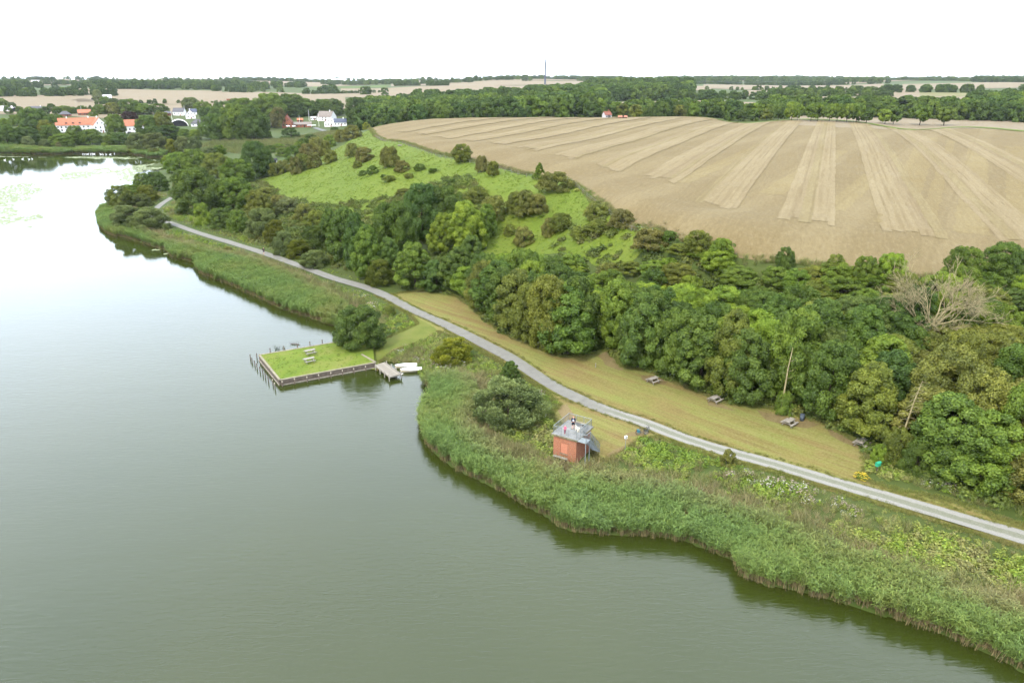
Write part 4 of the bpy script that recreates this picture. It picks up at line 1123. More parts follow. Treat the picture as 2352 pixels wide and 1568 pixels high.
Zq, Zp, Zl, Zb, Zh, Zs, Zv, Zm, Za = ('by the quay', 'on the point of the lake', 'between the path and the green hill', 'in front of the wood by the path bend', 'on the bright pasture', 'along the left foot of the pasture hill',
                                 'on the far lake shore', 'around the village houses', 'in the avenue behind the stubble field')
for a in [
    ('broad',834,818,704,114,'dark green',Zq), ('willow',1045,848,776,102,'yellow green',Zq), ('alder',1172,882,828,46,'dark green',Zq), ('willow',1168,996,868,176,'grey green',Zq,'willow_shrub'),
    ('bush',1670,1076,1030,38,'brownish green','beside the gravel path','lone_shrub'), ('bush',524,582,566,24,'brownish green','among the reeds by the path'), ('bush',895,728,700,30,'olive green',Zq),
    ('bush',1797,958,898,52,'mid green','before the straight bare trunk'), ('bush',2052,1080,985,86,'olive green','below the leaning dead tree'), ('bush',2018,1072,1020,46,'fresh green','below the leaning dead tree'), ('bush',2095,1098,1010,90,'dark green','below the leaning dead tree'),
    ('bush',1560,602,560,72,'olive green','at the corner of wood and pasture'), ('bush',1604,618,576,72,'mid green','at the corner of wood and pasture'), ('bush',1450,642,600,60,'olive green','at the corner of wood and pasture'), ('bush',1502,648,598,72,'mid green','at the corner of wood and pasture'), ('bush',1400,640,604,52,'brownish green','at the corner of wood and pasture'), ('bush',1535,630,592,50,'fresh green','at the corner of wood and pasture'),
    # the point
    ('willow',295,531,473,82,'grey green',Zp), ('willow',345,537,480,92,'grey green',Zp), ('broad',280,484,427,60,'olive green',Zp), ('willow',328,478,446,50,'grey green',Zp), ('broad',297,452,424,46,'mid green',Zp),
    ('willow',340,466,426,52,'olive green',Zp), ('broad',332,440,398,44,'mid green',Zp), ('broad',360,442,395,50,'dark green',Zp), ('bush',404,432,418,16,'olive green',Zp),
    # west of the hill
    ('broad',462,494,387,102,'dark green',Zl), ('broad',415,398,350,62,'mid green',Zl), ('broad',450,399,343,64,'mid green',Zl), ('broad',500,410,352,68,'olive green',Zl), ('broad',545,430,365,80,'mid green',Zl),
    ('broad',590,412,325,66,'deep green',Zl), ('broad',612,408,338,48,'deep green',Zl), ('broad',548,484,408,80,'mid green',Zl), ('broad',600,512,437,66,'olive green',Zl), ('bush',468,519,467,48,'fresh green',Zl), ('broad',508,529,478,56,'dark green',Zl),
    ('broad',549,540,485,54,'mid green',Zl), ('willow',608,551,480,78,'grey green',Zl), ('willow',632,564,505,52,'olive green',Zl), ('willow',655,589,531,60,'grey green',Zl), ('willow',686,596,550,56,'olive green',Zl),
    ('willow',725,620,575,72,'grey green',Zl), ('willow',726,584,520,64,'blue green',Zl), ('bush',664,496,453,70,'grey green',Zl), ('bush',700,510,468,52,'brownish green',Zl), ('bush',730,524,484,58,'olive green',Zl),
    ('bush',640,480,448,50,'russet',Zl), ('bush',610,455,430,40,'brownish green',Zl), ('alder',786,606,476,74,'dark green',Zl), ('alder',822,625,492,72,'deep green',Zl), ('alder',762,575,480,50,'dark green',Zl),
    ('alder',850,648,518,78,'mid green',Zb), ('broad',912,602,466,104,'dark green',Zb), ('broad',972,562,424,114,'deep green',Zb), ('broad',1025,548,428,92,'dark green',Zb), ('alder',1012,592,490,66,'fresh green',Zb),
    ('alder',1075,592,462,92,'fresh green',Zb), ('alder',1115,560,470,60,'mid green',Zb), ('willow',873,662,597,80,'olive green',Zb), ('alder',955,674,558,92,'mid green',Zb), ('alder',1050,677,568,84,'dark green',Zb),
    ('alder',1004,676,596,64,'deep green',Zb), ('alder',900,640,545,66,'dark green',Zb), ('alder',1090,640,540,70,'dark green',Zb), ('broad',930,560,478,70,'mid green',Zb),
    ('bush',940,520,478,60,'olive green',Zb), ('bush',1140,522,450,84,'brownish green',Zb), ('bush',1190,505,440,84,'olive green',Zb), ('bush',1228,498,446,54,'brownish green',Zb), ('bush',1098,474,430,64,'olive green',Zb),
    # on the pasture
    ('bush',785,327,298,42,'brownish green',Zh), ('bush',812,320,288,48,'brownish green',Zh), ('bush',897,389,337,56,'brownish green',Zh), ('bush',922,399,368,40,'russet',Zh), ('bush',836,375,338,52,'russet',Zh),
    ('bush',810,362,329,38,'brownish green',Zh), ('bush',822,387,370,28,'olive green',Zh), ('bush',857,403,380,28,'dark green',Zh), ('bush',833,405,391,20,'dark green',Zh), ('bush',964,394,376,36,'dark green',Zh),
    ('bush',996,399,386,28,'dark green',Zh), ('bush',940,413,398,28,'olive green',Zh), ('bush',896,421,403,36,'olive green',Zh), ('bush',880,409,400,15,'dark green',Zh), ('bush',1043,425,413,36,'dark green',Zh),
    ('broad',1062,377,331,46,'olive green',Zh), ('bush',1106,399,358,38,'russet',Zh), ('bush',1134,407,370,38,'olive green',Zh), ('cone',1236,415,374,32,'mid green',Zh), ('bush',1270,450,395,86,'brownish green',Zh),
    ('bush',1205,507,437,64,'brownish green',Zh), ('bush',1240,505,446,56,'brownish green',Zh), ('bush',1368,512,463,62,'brownish green',Zh), ('bush',1424,534,480,60,'russet',Zh), ('bush',1376,548,505,62,'olive green',Zh), ('bush',1290,540,490,62,'olive green',Zh),
    ('bush',1262,545,500,52,'brownish green',Zh), ('bush',1490,602,525,98,'russet',Zh), ('bush',1536,566,530,44,'dark green',Zh), ('bush',1330,560,520,60,'olive green',Zh), ('bush',1200,570,520,56,'russet',Zh), ('bush',930,450,432,40,'olive green',Zh),
    ('bush',1170,545,515,36,'olive green',Zh), ('bush',760,376,345,38,'olive green',Zh), ('bush',1010,440,424,30,'olive green',Zh),
    # hedge of thorns along the foot of the hill
    ('bush',758,340,310,34,'fresh green',Zs), ('bush',728,363,315,46,'brownish green',Zs), ('bush',675,376,336,46,'dark green',Zs), ('bush',712,374,330,52,'russet',Zs), ('bush',724,387,350,40,'brownish green',Zs), ('bush',680,402,360,36,'russet',Zs),
    ('bush',697,394,354,40,'olive green',Zs), ('bush',636,405,374,40,'olive green',Zs), ('bush',655,398,368,38,'brownish green',Zs), ('bush',745,352,322,34,'brownish green',Zs), ('bush',690,355,325,36,'mid green',Zs), ('bush',700,338,318,34,'dark green',Zs),
    ('bush',650,360,340,30,'mid green',Zs), ('bush',622,352,334,30,'dark green',Zs), ('bush',640,344,330,34,'mid green',Zs), ('bush',600,398,380,26,'olive green',Zs), ('bush',712,322,308,30,'dark green',Zs), ('bush',668,346,330,34,'grey green',Zs),
    # far shore
    ('broad',20,339,287,62,'dark green',Zv), ('broad',65,337,292,58,'dark green',Zv), ('broad',-18,338,290,50,'mid green',Zv), ('broad',69,340,313,30,'grey green',Zv), ('willow',103,340,320,32,'grey green',Zv), ('broad',148,341,308,52,'mid green',Zv),
    ('broad',122,332,288,58,'dark green',Zv), ('broad',176,334,290,54,'dark green',Zv), ('broad',214,334,297,44,'mid green',Zv), ('bush',136,344,326,14,'russet',Zv), ('broad',276,333,305,44,'deep green',Zv), ('broad',196,334,303,36,'dark green',Zv),
    ('willow',318,351,305,58,'grey green',Zv), ('willow',358,351,306,66,'grey green',Zv), ('willow',396,352,320,28,'yellow green',Zv), ('willow',420,352,314,48,'grey green',Zv), ('willow',450,352,314,42,'grey green',Zv), ('bush',356,358,340,28,'olive green',Zv),
    ('broad',252,333,310,28,'mid green',Zv), ('broad',40,332,300,44,'mid green',Zv), ('bush',240,342,328,18,'fresh green',Zv), ('willow',478,360,338,44,'grey green',Zv), ('willow',505,356,334,40,'mid green',Zv), ('willow',390,378,356,40,'fresh green',Zv),
    # village
    ('broad',84,314,250,74,'dark green',Zm), ('broad',10,300,272,44,'fresh green',Zm), ('broad',40,290,264,40,'mid green',Zm), ('broad',110,316,276,36,'olive green',Zm), ('broad',58,300,282,26,'yellow green',Zm), ('broad',267,314,263,44,'mid green',Zm),
    ('broad',300,292,257,48,'copper',Zm), ('broad',342,317,266,52,'dark green',Zm), ('broad',376,314,258,48,'olive green',Zm), ('broad',392,322,288,60,'deep green',Zm), ('broad',352,322,290,44,'dark green',Zm), ('broad',424,322,296,36,'mid green',Zm), ('broad',448,322,298,34,'fresh green',Zm),
    ('broad',500,324,262,72,'dark green',Zm), ('broad',540,325,240,84,'mid green',Zm), ('broad',585,325,250,84,'dark green',Zm), ('broad',518,292,235,72,'dark green',Zm), ('broad',565,292,226,74,'mid green',Zm), ('broad',652,272,222,84,'dark green',Zm),
    ('broad',698,268,226,66,'dark green',Zm), ('broad',622,280,215,76,'mid green',Zm), ('broad',670,270,216,66,'dark green',Zm), ('broad',640,296,247,38,'russet',Zm), ('bush',670,320,293,44,'deep green',Zm), ('broad',740,262,228,52,'dark green',Zm), ('broad',768,268,228,62,'dark green',Zm),
    ('broad',816,288,224,60,'deep green',Zm), ('broad',836,286,236,50,'mid green',Zm), ('bush',770,303,291,22,'deep green',Zm), ('bush',612,318,300,40,'mid green',Zm), ('bush',560,325,308,30,'mid green',Zm), ('bush',842,298,281,18,'yellow green',Zm), ('broad',600,300,262,44,'dark green',Zm),
    ('broad',230,264,240,32,'mid green',Zm), ('broad',262,264,236,36,'olive green',Zm), ('broad',300,264,228,54,'mid green',Zm), ('broad',330,264,238,42,'mid green',Zm), ('broad',365,264,238,44,'dark green',Zm), ('broad',120,257,238,20,'deep green',Zm),
    ('broad',150,264,243,34,'mid green',Zm), ('broad',190,258,243,26,'dark green',Zm), ('cone',209,258,242,13,'dark green',Zm), ('broad',170,262,246,24,'dark green',Zm), ('broad',5,248,226,28,'mid green',Zm), ('broad',30,249,235,22,'dark green',Zm), ('broad',226,234,206,22,'grey green',Zm),
    ('broad',244,239,222,28,'mid green',Zm), ('broad',262,240,226,24,'dark green',Zm), ('broad',470,262,234,44,'mid green',Zm), ('broad',440,258,224,40,'grey green',Zm), ('broad',480,280,246,36,'deep green',Zm), ('cone',458,300,276,10,'dark green',Zm), ('bush',215,268,256,24,'mid green',Zm),
    ('broad',120,286,262,32,'mid green',Zm), ('broad',142,290,264,24,'mid green',Zm), ('broad',96,280,262,36,'dark green',Zm),
]: T(*a)
for px, yb, yt, w in [(1649,271,236,22),(1662,271,240,20),(1689,272,235,26),(1702,272,238,24),(1732,273,238,26),(1744,273,240,24),(1771,276,240,24),(1787,277,238,26),(1818,277.5,237,34),(1831,278,240,22),(1862,279,237,36),(1878,279,242,26),
                      (1904,280.5,240,28),(1922,280.5,240,28),(1944,282,240,34),(1966,282.5,239,32),(1989,284,250,36),(2032,285.5,252,28),(2051,287,250,30),(2112,288,244,42),(2167,289.5,247,44)]:
    x, y, z, H = based(px, yb, yt); Z = project(x, y, z)[2]
    plant('avenue', x, y, H * 1.03, w * Z / FOC * 1.05, random.choice(['mid green', 'mid green', 'fresh green', 'dark green']), Za, z=z)

# ---- the wood on the bank above the lawn
PLACED = [(r.location.x, r.location.y, 3.0) for r, *_ in TREES]
def free(x, y, d):
    return all((x - a) ** 2 + (y - b) ** 2 > d * d for a, b, _ in PLACED)

edge_xy = smooth_line([on_plane(px, py, 2.2) for px, py in LAWN_EDGE[:-1] + [(2080,1080),(2200,1140),(2352,1185),(2500,1228)]], 1.0)
en = np.gradient(edge_xy, axis=0); en /= np.hypot(en[:, 0], en[:, 1])[:, None]
en = np.stack([-en[:, 1], en[:, 0]], 1)         # points away from the lawn
en *= np.sign((en[:, 1]).mean())
i = 0
while i < len(edge_xy):
    p = edge_xy[i] + en[i] * random.uniform(2.6, 4.0)
    pxx = project(p[0], p[1], 2)[0]
    if abs(pxx - 1793) < 34 or abs(pxx - 2078) < 48: p = p + en[i] * 2.8
    H = random.uniform(9.5, 13.0) if pxx < 1950 else random.uniform(7.0, 10.5)
    W = random.uniform(7.4, 9.8)
    tone = random.choice(['dark green', 'dark green', 'mid green', 'dark green', 'olive green'] if pxx < 1900 else ['olive green', 'dark green', 'brownish green', 'mid green', 'dark green'])
    plant('alder' if random.random() < .72 else 'broad', p[0], p[1], H, W, tone, 'edge')
    PLACED.append((p[0], p[1], 3)); i += int(random.uniform(4.0, 5.6))
WOOD = [(1075,705),(1180,787),(1290,827),(1400,818),(1560,892),(1790,952),(1985,1035),(2060,1075),(2200,1135),(2352,1178),(2600,1250)]
WOOD_TOP = [(2600,672,13),(2352,662,13.3),(2150,655,13.8),(2000,645,14.2),(1870,628,14.7),(1760,608,15.4),(1650,588,15.9),(1575,565,16.1),(1540,590,14.8),(1500,620,13),(1400,625,11),(1330,585,11.5),(1240,600,8),(1140,612,6.5),(1070,650,4)]
wood_poly = np.array([on_plane(px, py, 2.2) for px, py in WOOD] + [on_plane(*p) for p in WOOD_TOP])
top_line = np.array([on_plane(*p) for p in WOOD_TOP])
bot_line = np.array([on_plane(px, py, 2.2) for px, py in WOOD])
g = np.random.default_rng(123)
cand = np.column_stack([g.uniform(wood_poly[:, 0].min(), wood_poly[:, 0].max(), 9000), g.uniform(wood_poly[:, 1].min(), wood_poly[:, 1].max(), 9000)])
cand = cand[poly_inside(wood_poly, cand[:, 0], cand[:, 1])]
db, dt = poly_dist(bot_line, cand[:, 0], cand[:, 1], False), poly_dist(top_line, cand[:, 0], cand[:, 1], False)
tn = fbm(cand[:, 0] / 9.0, cand[:, 1] / 9.0, 44, 2)
hz = land_height(cand[:, 0], cand[:, 1])
px_all = [project(x, y, z + 5) for (x, y), z in zip(cand, hz)]
count = 0
for (x, y), b_, t_, n_, z, pp_ in zip(cand, db, dt, tn, hz, px_all):
    if not (900 < pp_[0] < 2440) or b_ < 3.5: continue
    f = b_ / (b_ + t_)
    gap = 4.3 - 1.3 * f
    if not free(x, y, gap): continue
    if math.hypot(x - on_plane(2165, 800, 7)[0], y - on_plane(2165, 800, 7)[1]) < 4.5: continue
    n_ += g.normal(0, .13)
    right = pp_[0] > 1850
    pal = ['deep green', 'dark green', 'mid green', 'dark green', 'fresh green'] if not right else ['blue green', 'dark green', 'deep green', 'olive green', 'mid green', 'brownish green']
    tone = pal[int(np.clip((n_ - .22) / .56, 0, .999) * len(pal))]
    if f < 0.45:
        plant('alder' if g.uniform() < .45 else 'broad', x, y, g.uniform(7.5, 11.5), g.uniform(6.8, 9.6), tone, 'middle', z=z)
    elif f < 0.74:
        plant('broad' if g.uniform() < .55 else 'bush', x, y, g.uniform(4.6, 7.2), g.uniform(6.2, 9.0), tone, 'middle', z=z)
    else:
        plant('bush' if g.uniform() < .8 else 'broad', x, y, g.uniform(2.4, 4.2), g.uniform(5.2, 7.8), random.choice([tone, 'olive green', 'mid green', 'mid green', 'fresh green']), 'top', z=z)
    PLACED.append((x, y, 3)); count += 1
# taller crowns that stand up against the field at the right
for px, top, H, w, tone in [(2318,566,6.5,92,'dark green'), (2226,574,6.0,84,'mid green'), (2372,590,7.0,100,'dark green'), (2058,588,5.2,66,'fresh green'), (1990,592,5.0,58,'mid green'), (1926,590,4.6,52,'olive green'), (1812,572,4.2,44,'dark green'), (1605,534,4.2,66,'olive green'), (1660,552,4.2,62,'mid green')]:
    x, y = sight(px, top, H * .93); z = ht(x, y)
    plant('broad', x, y, H, w * project(x, y, z)[2] / FOC, tone, 'top', z=z)
print("wood trees", count, "all", len(TREES))

# ---- undergrowth that closes the wood and belts
bramble_set = stock_set("bramble_stock", [mound_mesh("bramble", 1100 + i, 520, 1.0, 0.85, 0.15) for i in range(4)])
ux, uy = fill_points(wood_poly, 0.42, 61)
b2 = np.array([on_plane(px, py, 2.5) for px, py in [(440,470),(500,520),(620,570),(720,612),(800,645),(900,682),(1000,678),(1075,700),(1100,640),(1130,560),(1080,500),(960,500),(860,500),(750,495),(670,470),(600,425),(500,415)]])
vx, vy = fill_points(b2, 0.24, 62)
b3 = np.array([on_plane(*p) for p in [(1250,600,9),(1330,585,11),(1400,625,11),(1500,620,13),(1580,588,15),(1545,556,16),(1440,520,15),(1340,520,13),(1260,560,10)]])
wx_, wy_ = fill_points(b3, 0.16, 63)
X = np.concatenate([ux, vx, wx_]); Y = np.concatenate([uy, vy, wy_])
dl = poly_inside(lawn_np, X, Y) | (poly_dist(PATH_W, X, Y, False) < 4.2); X, Y = X[~dl], Y[~dl]
scatter("undergrowth", "low brambles and saplings that fill the wood floor", X, Y, land_height(X, Y) - .1, rng.uniform(0.8, 1.9, len(X)), bramble_set, 4,
        tint_of([(0.050,0.078,0.013), (0.064,0.092,0.015), (0.078,0.086,0.020)], None, X, Y, 24, 7.0, 0.2), 13)
# marsh grass on the flat between the hill and the village
mp_ = np.array([sight(px, py) for px, py in [(455,332),(500,322),(600,323),(690,315),(740,305),(800,300),(790,312),(700,330),(650,345),(600,360),(520,350),(470,345)]])
mx_, my_ = fill_points(mp_, 0.30, 66); g = np.random.default_rng(67)
scatter("marsh_grass", "yellowish marsh grass on the flat below the village", mx_, my_, land_height(mx_, my_) - .1, g.uniform(1.2, 2.6, len(mx_)), sedge_set, 4,
        tint_of([(0.062,0.085,0.020), (0.085,0.100,0.028), (0.105,0.105,0.036)], None, mx_, my_, 68, 22.0, 0.15), 69, 0.2)
# ragged grass and weeds along the field's edge
q = dense_line([on_plane(*p) for p in FIELD_NEAR[:-1]], 0.3, False); k = rng.integers(0, len(q), 2600); s_ = q[k] + rng.normal(0, 0.55, (len(k), 2))
scatter("field_margin", "strip of rough grass and weeds along the field edge", s_[:, 0], s_[:, 1], land_height(s_[:, 0], s_[:, 1]) - .03, rng.uniform(0.5, 1.15, len(s_)), sedge_set, 4,
        tint_of([(0.075,0.11,0.02), (0.11,0.115,0.035), (0.14,0.12,0.05)], None, s_[:, 0], s_[:, 1], 27, 5.0, 0.2), 14, 0.2)

# ---- distant woods: front rows one by one, the rest as one mass
WX_, WY_, WH = [], [], []
def belt(t0, t1, r0, r1, gap, H, seed, keep=1.0, clump=0.0):
    g = np.random.default_rng(seed)
    area = 0.5 * (t1 - t0) * (r1 * r1 - r0 * r0)
    n = int(area / gap ** 2) + 1
    t = g.uniform(t0, t1, n); r = np.sqrt(g.uniform(r0 * r0, r1 * r1, n))
    x, y = r * np.sin(t), r * np.cos(t)
    ok = g.uniform(size=n) < keep
    if clump: ok &= fbm(x / (clump * 60.0), y / (clump * 60.0), seed, 2) > 0.5
    WX_.append(x[ok]); WY_.append(y[ok]); WH.append(H * g.uniform(0.7, 1.2, ok.sum()))
def front(t0, t1, r0, r1, gap, H, tones, zone, seed, wob=8.0):
    g = np.random.default_rng(seed); t = t0
    while t < t1:
        k = (t - t0) / (t1 - t0); r = r0 + (r1 - r0) * k + g.normal(0, wob)
        h = H * g.uniform(0.75, 1.15)
        plant('far', r * math.sin(t), r * math.cos(t), h, h * g.uniform(0.95, 1.25), tones[g.integers(len(tones))], zone, z=None)
        t += gap * g.uniform(0.7, 1.3) / r
Zf1, Zf2, Zf3 = 'in the dark wood behind the field tip', 'in the wood behind the avenue', 'in the tree belt across the far left field'
front(-0.200, 0.125, 560, 575, 11.0, 13.5, ['dark green', 'mid green', 'dark green', 'deep green', 'deep green'], Zf1, 201)
front(0.13, 0.36, 570, 590, 11.5, 10.5, ['mid green', 'dark green', 'dark green', 'olive green', 'deep green'], Zf2, 202)
front(0.36, 0.66, 655, 640, 12.5, 13.0, ['dark green', 'mid green', 'deep green', 'dark green'], Zf2, 203)
front(-0.62, -0.545, 1010, 935, 12.0, 10.0, ['mid green', 'dark green'], Zf3, 204, 4.0)
belt(-0.20, 0.125, 580, 900, 11.0, 16.5, 1)
belt(-0.13, 0.125, 850, 980, 12.0, 19.0, 2)
belt(0.13, 0.24, 590, 660, 10.5, 12.0, 3)
belt(0.20, 0.34, 600, 650, 10.5, 12.0, 4)
belt(0.34, 0.66, 655, 740, 10.5, 14.0, 5)
belt(0.55, 0.70, 700, 930, 12.0, 15.0, 6)
belt(0.42, 0.56, 720, 790, 14.0, 12.0, 7, 0.7)
belt(0.02, 0.235, 1010, 1260, 13.0, 17.0, 8)
belt(0.10, 0.235, 1270, 1420, 14.0, 22.0, 9)
belt(0.22, 0.34, 1010, 1080, 13.0, 11.0, 10, 0.8)
belt(0.33, 0.47, 1150, 1210, 12.0, 10.0, 11)
belt(0.34, 0.45, 1250, 1300, 12.0, 11.0, 12, 0.6)
belt(0.37, 0.45, 860, 890, 12.0, 9.0, 13, 0.5)
belt(-0.68, -0.49, 1440, 1530, 13.0, 12.0, 14, 0.9)
belt(-0.53, -0.38, 1800, 2000, 17.0, 14.0, 15, 0.9, 2.5); belt(-0.52, -0.34, 2050, 2450, 19.0, 14.0, 42, 0.9, 2.5); belt(-0.385, -0.30, 1660, 1850, 16.0, 13.0, 40, 0.9, 2.0); belt(-0.31, -0.27, 1900, 2350, 19.0, 13.0, 41, 0.8, 2.0)
belt(-0.68, -0.54, 1850, 2200, 19.0, 14.0, 16, 0.9, 2.0)
belt(-0.66, -0.15, 2450, 2900, 20.0, 13.0, 17, 0.9, 3.0)
belt(-0.66, 0.70, 3150, 3700, 25.0, 15.0, 18, 0.9, 5.0)
belt(-0.66, 0.70, 4300, 4600, 30.0, 16.0, 19, 0.9, 7.0)
belt(-0.51, -0.42, 1172, 1182, 7.0, 6.0, 20)
belt(-0.42, -0.36, 1178, 1184, 6.0, 4.0, 21)
belt(-0.265, -0.175, 1540, 1552, 7.0, 7.0, 22)
belt(-0.250, -0.228, 1570, 1640, 11.0, 15.0, 23)
belt(-0.275, -0.262, 1570, 1600, 11.0, 12.0, 24)
belt(-0.11, -0.085, 1820, 1900, 12.0, 13.0, 25)
belt(-0.155, -0.125, 2050, 2200, 13.0, 15.0, 26)
belt(-0.20, 0.20, 2350, 2500, 18.0, 14.0, 27, 0.8, 2.5)
belt(-0.20, 0.14, 2700, 3000, 20.0, 14.0, 28, 0.9, 3.0)
belt(0.20, 0.72, 2250, 2480, 20.0, 14.0, 29, 0.9, 2.5)
belt(0.24, 0.72, 1620, 1650, 13.0, 9.0, 30, 0.7)
belt(0.46, 0.56, 1340, 1380, 12.0, 11.0, 31, 0.8)
belt(0.60, 0.70, 1330, 1480, 14.0, 12.0, 32, 0.8)
belt(0.20, 0.72, 2700, 3000, 20.0, 14.0, 33, 0.9, 3.5)
belt(-0.195, -0.190, 1440, 1450, 8.0, 13.0, 34); belt(-0.170, -0.166, 1400, 1410, 8.0, 11.0, 35)
belt(-0.36, -0.24, 850, 910, 13.0, 12.0, 37, 0.9)
belt(-0.33, -0.235, 870, 930, 12.0, 11.0, 39)
X, Y, Hh = np.concatenate(WX_), np.concatenate(WY_), np.concatenate(WH)
far_set = stock_set("wood_stock", [c for c, t in KINDS['far']['ms']])
g = np.random.default_rng(8)
sc_ = np.stack([Hh / 10 * g.uniform(.9, 1.3, len(X)), Hh / 10 * g.uniform(.9, 1.3, len(X)), Hh / 10], 1)
scatter("distant_woods", "distant woods and hedgerows between the far fields", X, Y, land_height(X, Y) - .3, sc_, far_set, 4,
        tint_of([TONES['deep green'], TONES['deep green'], TONES['dark green'], TONES['mid green']], None, X, Y, 31, 60.0, 0.2), 15, 0.03)
print("distant", len(X))
# ------------------------------------------------------------------ quay, jetty, boats, posts
def rise(x, y, z, top):
    lo, hi = 0.0, 300.0
    for _ in range(46):
        m = (lo + hi) / 2
        if project(x, y, z + m)[1] > top: lo = m
        else: hi = m
    return lo

m_conc = paint("weathered_concrete", (0.078,0.063,0.050), 0.25, 1.6, 0.9, 0, 0.4, 0.15)
m_kerb = paint("pale_kerb", (0.150,0.132,0.092), 0.2, 2.5, 0.9, 0, 0.3, 0.15)
m_wood = paint("grey_wood", (0.175,0.155,0.125), 0.25, 3.0, 0.85, 0, 0.3, 0.15)
m_wood2 = paint("pale_wood", (0.175,0.162,0.135), 0.2, 3.0, 0.85, 0, 0.3, 0.15)
m_stake = paint("old_stake", (0.075,0.060,0.048), 0.3, 4.0, 0.9, 0, 0.3, 0.1)
m_cap = paint("stake_top", (0.28,0.25,0.19), 0.2, 4.0, 0.9, 0, 0.2, 0.1)
m_white = paint("white_paint", (0.66,0.65,0.62), 0.06, 3.0, 0.5, 0, 0.05, 0.4)
m_cream = paint("cream_hull", (0.42,0.37,0.26), 0.12, 3.0, 0.5, 0, 0.05, 0.4)
m_steel = paint("galvanised_steel", (0.170,0.190,0.190), 0.12, 5.0, 0.5, 0.35, 0.05, 0.4)
m_black = paint("black_rubber", (0.018,0.018,0.02), 0.2, 6.0, 0.8, 0, 0, 0.2)

QZ = 1.0
q_bl, q_fl, q_fr, q_br = (np.array(on_plane(px, py, QZ)) for px, py in ((597.8,814.9),(644.3,870.9),(859.9,831.4),(778.7,784.7)))
qc = (q_bl + q_fl + q_fr + q_br) / 4
q_land = q_br + (q_br - q_bl) / np.hypot(*(q_br - q_bl)) * 5.0
q_land2 = q_fr + (q_br - q_fr) * 0.55 + np.array([3.2, 0.6])
quay = thing("grass_quay", "square grass quay with low concrete walls jutting into the lake", "quay", (*qc, 0))
m_qgrass, N, L, out = new_mat("quay_grass")
v = n_coord(N); a = n_noise(N, L, v, 0.28, 5.0, 0.65); f = n_noise(N, L, v, 3.5, 4.0, 0.75)
c = n_ramp(N, L, a, [(0.32, (0.056,0.086,0.0095)), (0.5, (0.080,0.106,0.0130)), (0.68, (0.110,0.112,0.027))])
c = n_mix(N, L, n_math(N, L, 'MULTIPLY', f, 0.45), c, (0.060,0.084,0.014))
n_bsdf(N, L, out, c, 0.92, n_bump(N, L, f, 0.6, 0.06), spec=0.08)
loc2 = lambda p: (p[0] - qc[0], p[1] - qc[1])
b = MB(); poly = [loc2(p) for p in (q_bl, q_fl, q_fr, q_land2, q_land, q_br)]
nq = 26; B = dense_line(poly, 0.8); gx = np.linspace(B[:,0].min(), B[:,0].max(), nq); GX, GY = np.meshgrid(gx, np.linspace(B[:,1].min(), B[:,1].max(), nq))
ins = poly_inside(np.array(poly), GX.ravel(), GY.ravel()); P_ = np.column_stack([GX.ravel()[ins], GY.ravel()[ins]]); P_ = P_[poly_dist(np.array(poly), P_[:,0], P_[:,1]) > .4]
vs_, es_, fs_, *_ = mgeo.delaunay_2d_cdt([Vector(p) for p in B] + [Vector(p) for p in P_], [], [list(range(len(B)))], 1, 1e-4)
fs_ = [tuple(f) if (Vector(vs_[f[1]]) - Vector(vs_[f[0]])).cross(Vector(vs_[f[2]]) - Vector(vs_[f[0]])) > 0 else tuple(f)[::-1] for f in fs_]
b.add([(p[0], p[1], QZ - 0.05 + 0.05 * float(vnoise(np.array([p[0] / 1.5]), np.array([p[1] / 1.5]), 3)[0])) for p in vs_], fs_)
b.build("grass_top", m_qgrass, quay, True)
def wall_run(p, q, name):
    p, q = Vector((*loc2(p), 0)), Vector((*loc2(q), 0)); d = (q - p); L_ = d.length; d.normalize(); n_ = Vector((d.y, -d.x, 0))
    bb = MB(); k = max(3, int(L_ / 2.4))
    for i in range(k):
        s, e = p + d * (L_ * i / k + .006), p + d * (L_ * (i + 1) / k - .006); c_ = (s + e) / 2 + n_ * 0.13
        bb.box((c_.x, c_.y, 0.10), ((e - s).length, 0.26 + 0.015 * (i % 2), 1.62), math.atan2(d.y, d.x))
    w = bb.build(name, m_conc, quay)
    kb = MB(); c_ = (p + q) / 2 + n_ * 0.13
    kb.box((c_.x, c_.y, QZ - 0.03), (L_ + .3, 0.36, 0.12), math.atan2(d.y, d.x)); kb.build("coping", m_kerb, quay)
    lg = MB(); c_ = (p + q) / 2 + n_ * 0.34
    lg.box((c_.x, c_.y, 0.12), (L_, 0.14, 0.16), math.atan2(d.y, d.x)); lg.build("waling_beam", m_wood, quay)
wall_run(q_bl, q_fl, "side_wall"); wall_run(q_fl, q_fr, "front_wall"); wall_run(q_fr, q_fr + (q_br - q_fr) * 0.35, "end_wall"); wall_run(q_br, q_bl, "back_wall")
x, y = fill_points([tuple(p) for p in (q_bl + (qc - q_bl) * .04, q_fl + (qc - q_fl) * .04, q_fr + (qc - q_fr) * .04, q_br + (qc - q_br) * .04)], 2.0, 301)
gr = scatter("quay_turf", "grass tufts growing on the quay", x, y, np.full(len(x), QZ - .04), np.random.default_rng(3).uniform(.22, .5, len(x)), tuft_set, 4, tint_of([(0.055,0.10,0.010), (0.080,0.115,0.014), (0.10,0.11,0.03)], None, x, y, 33, 3.0, .2), 302)

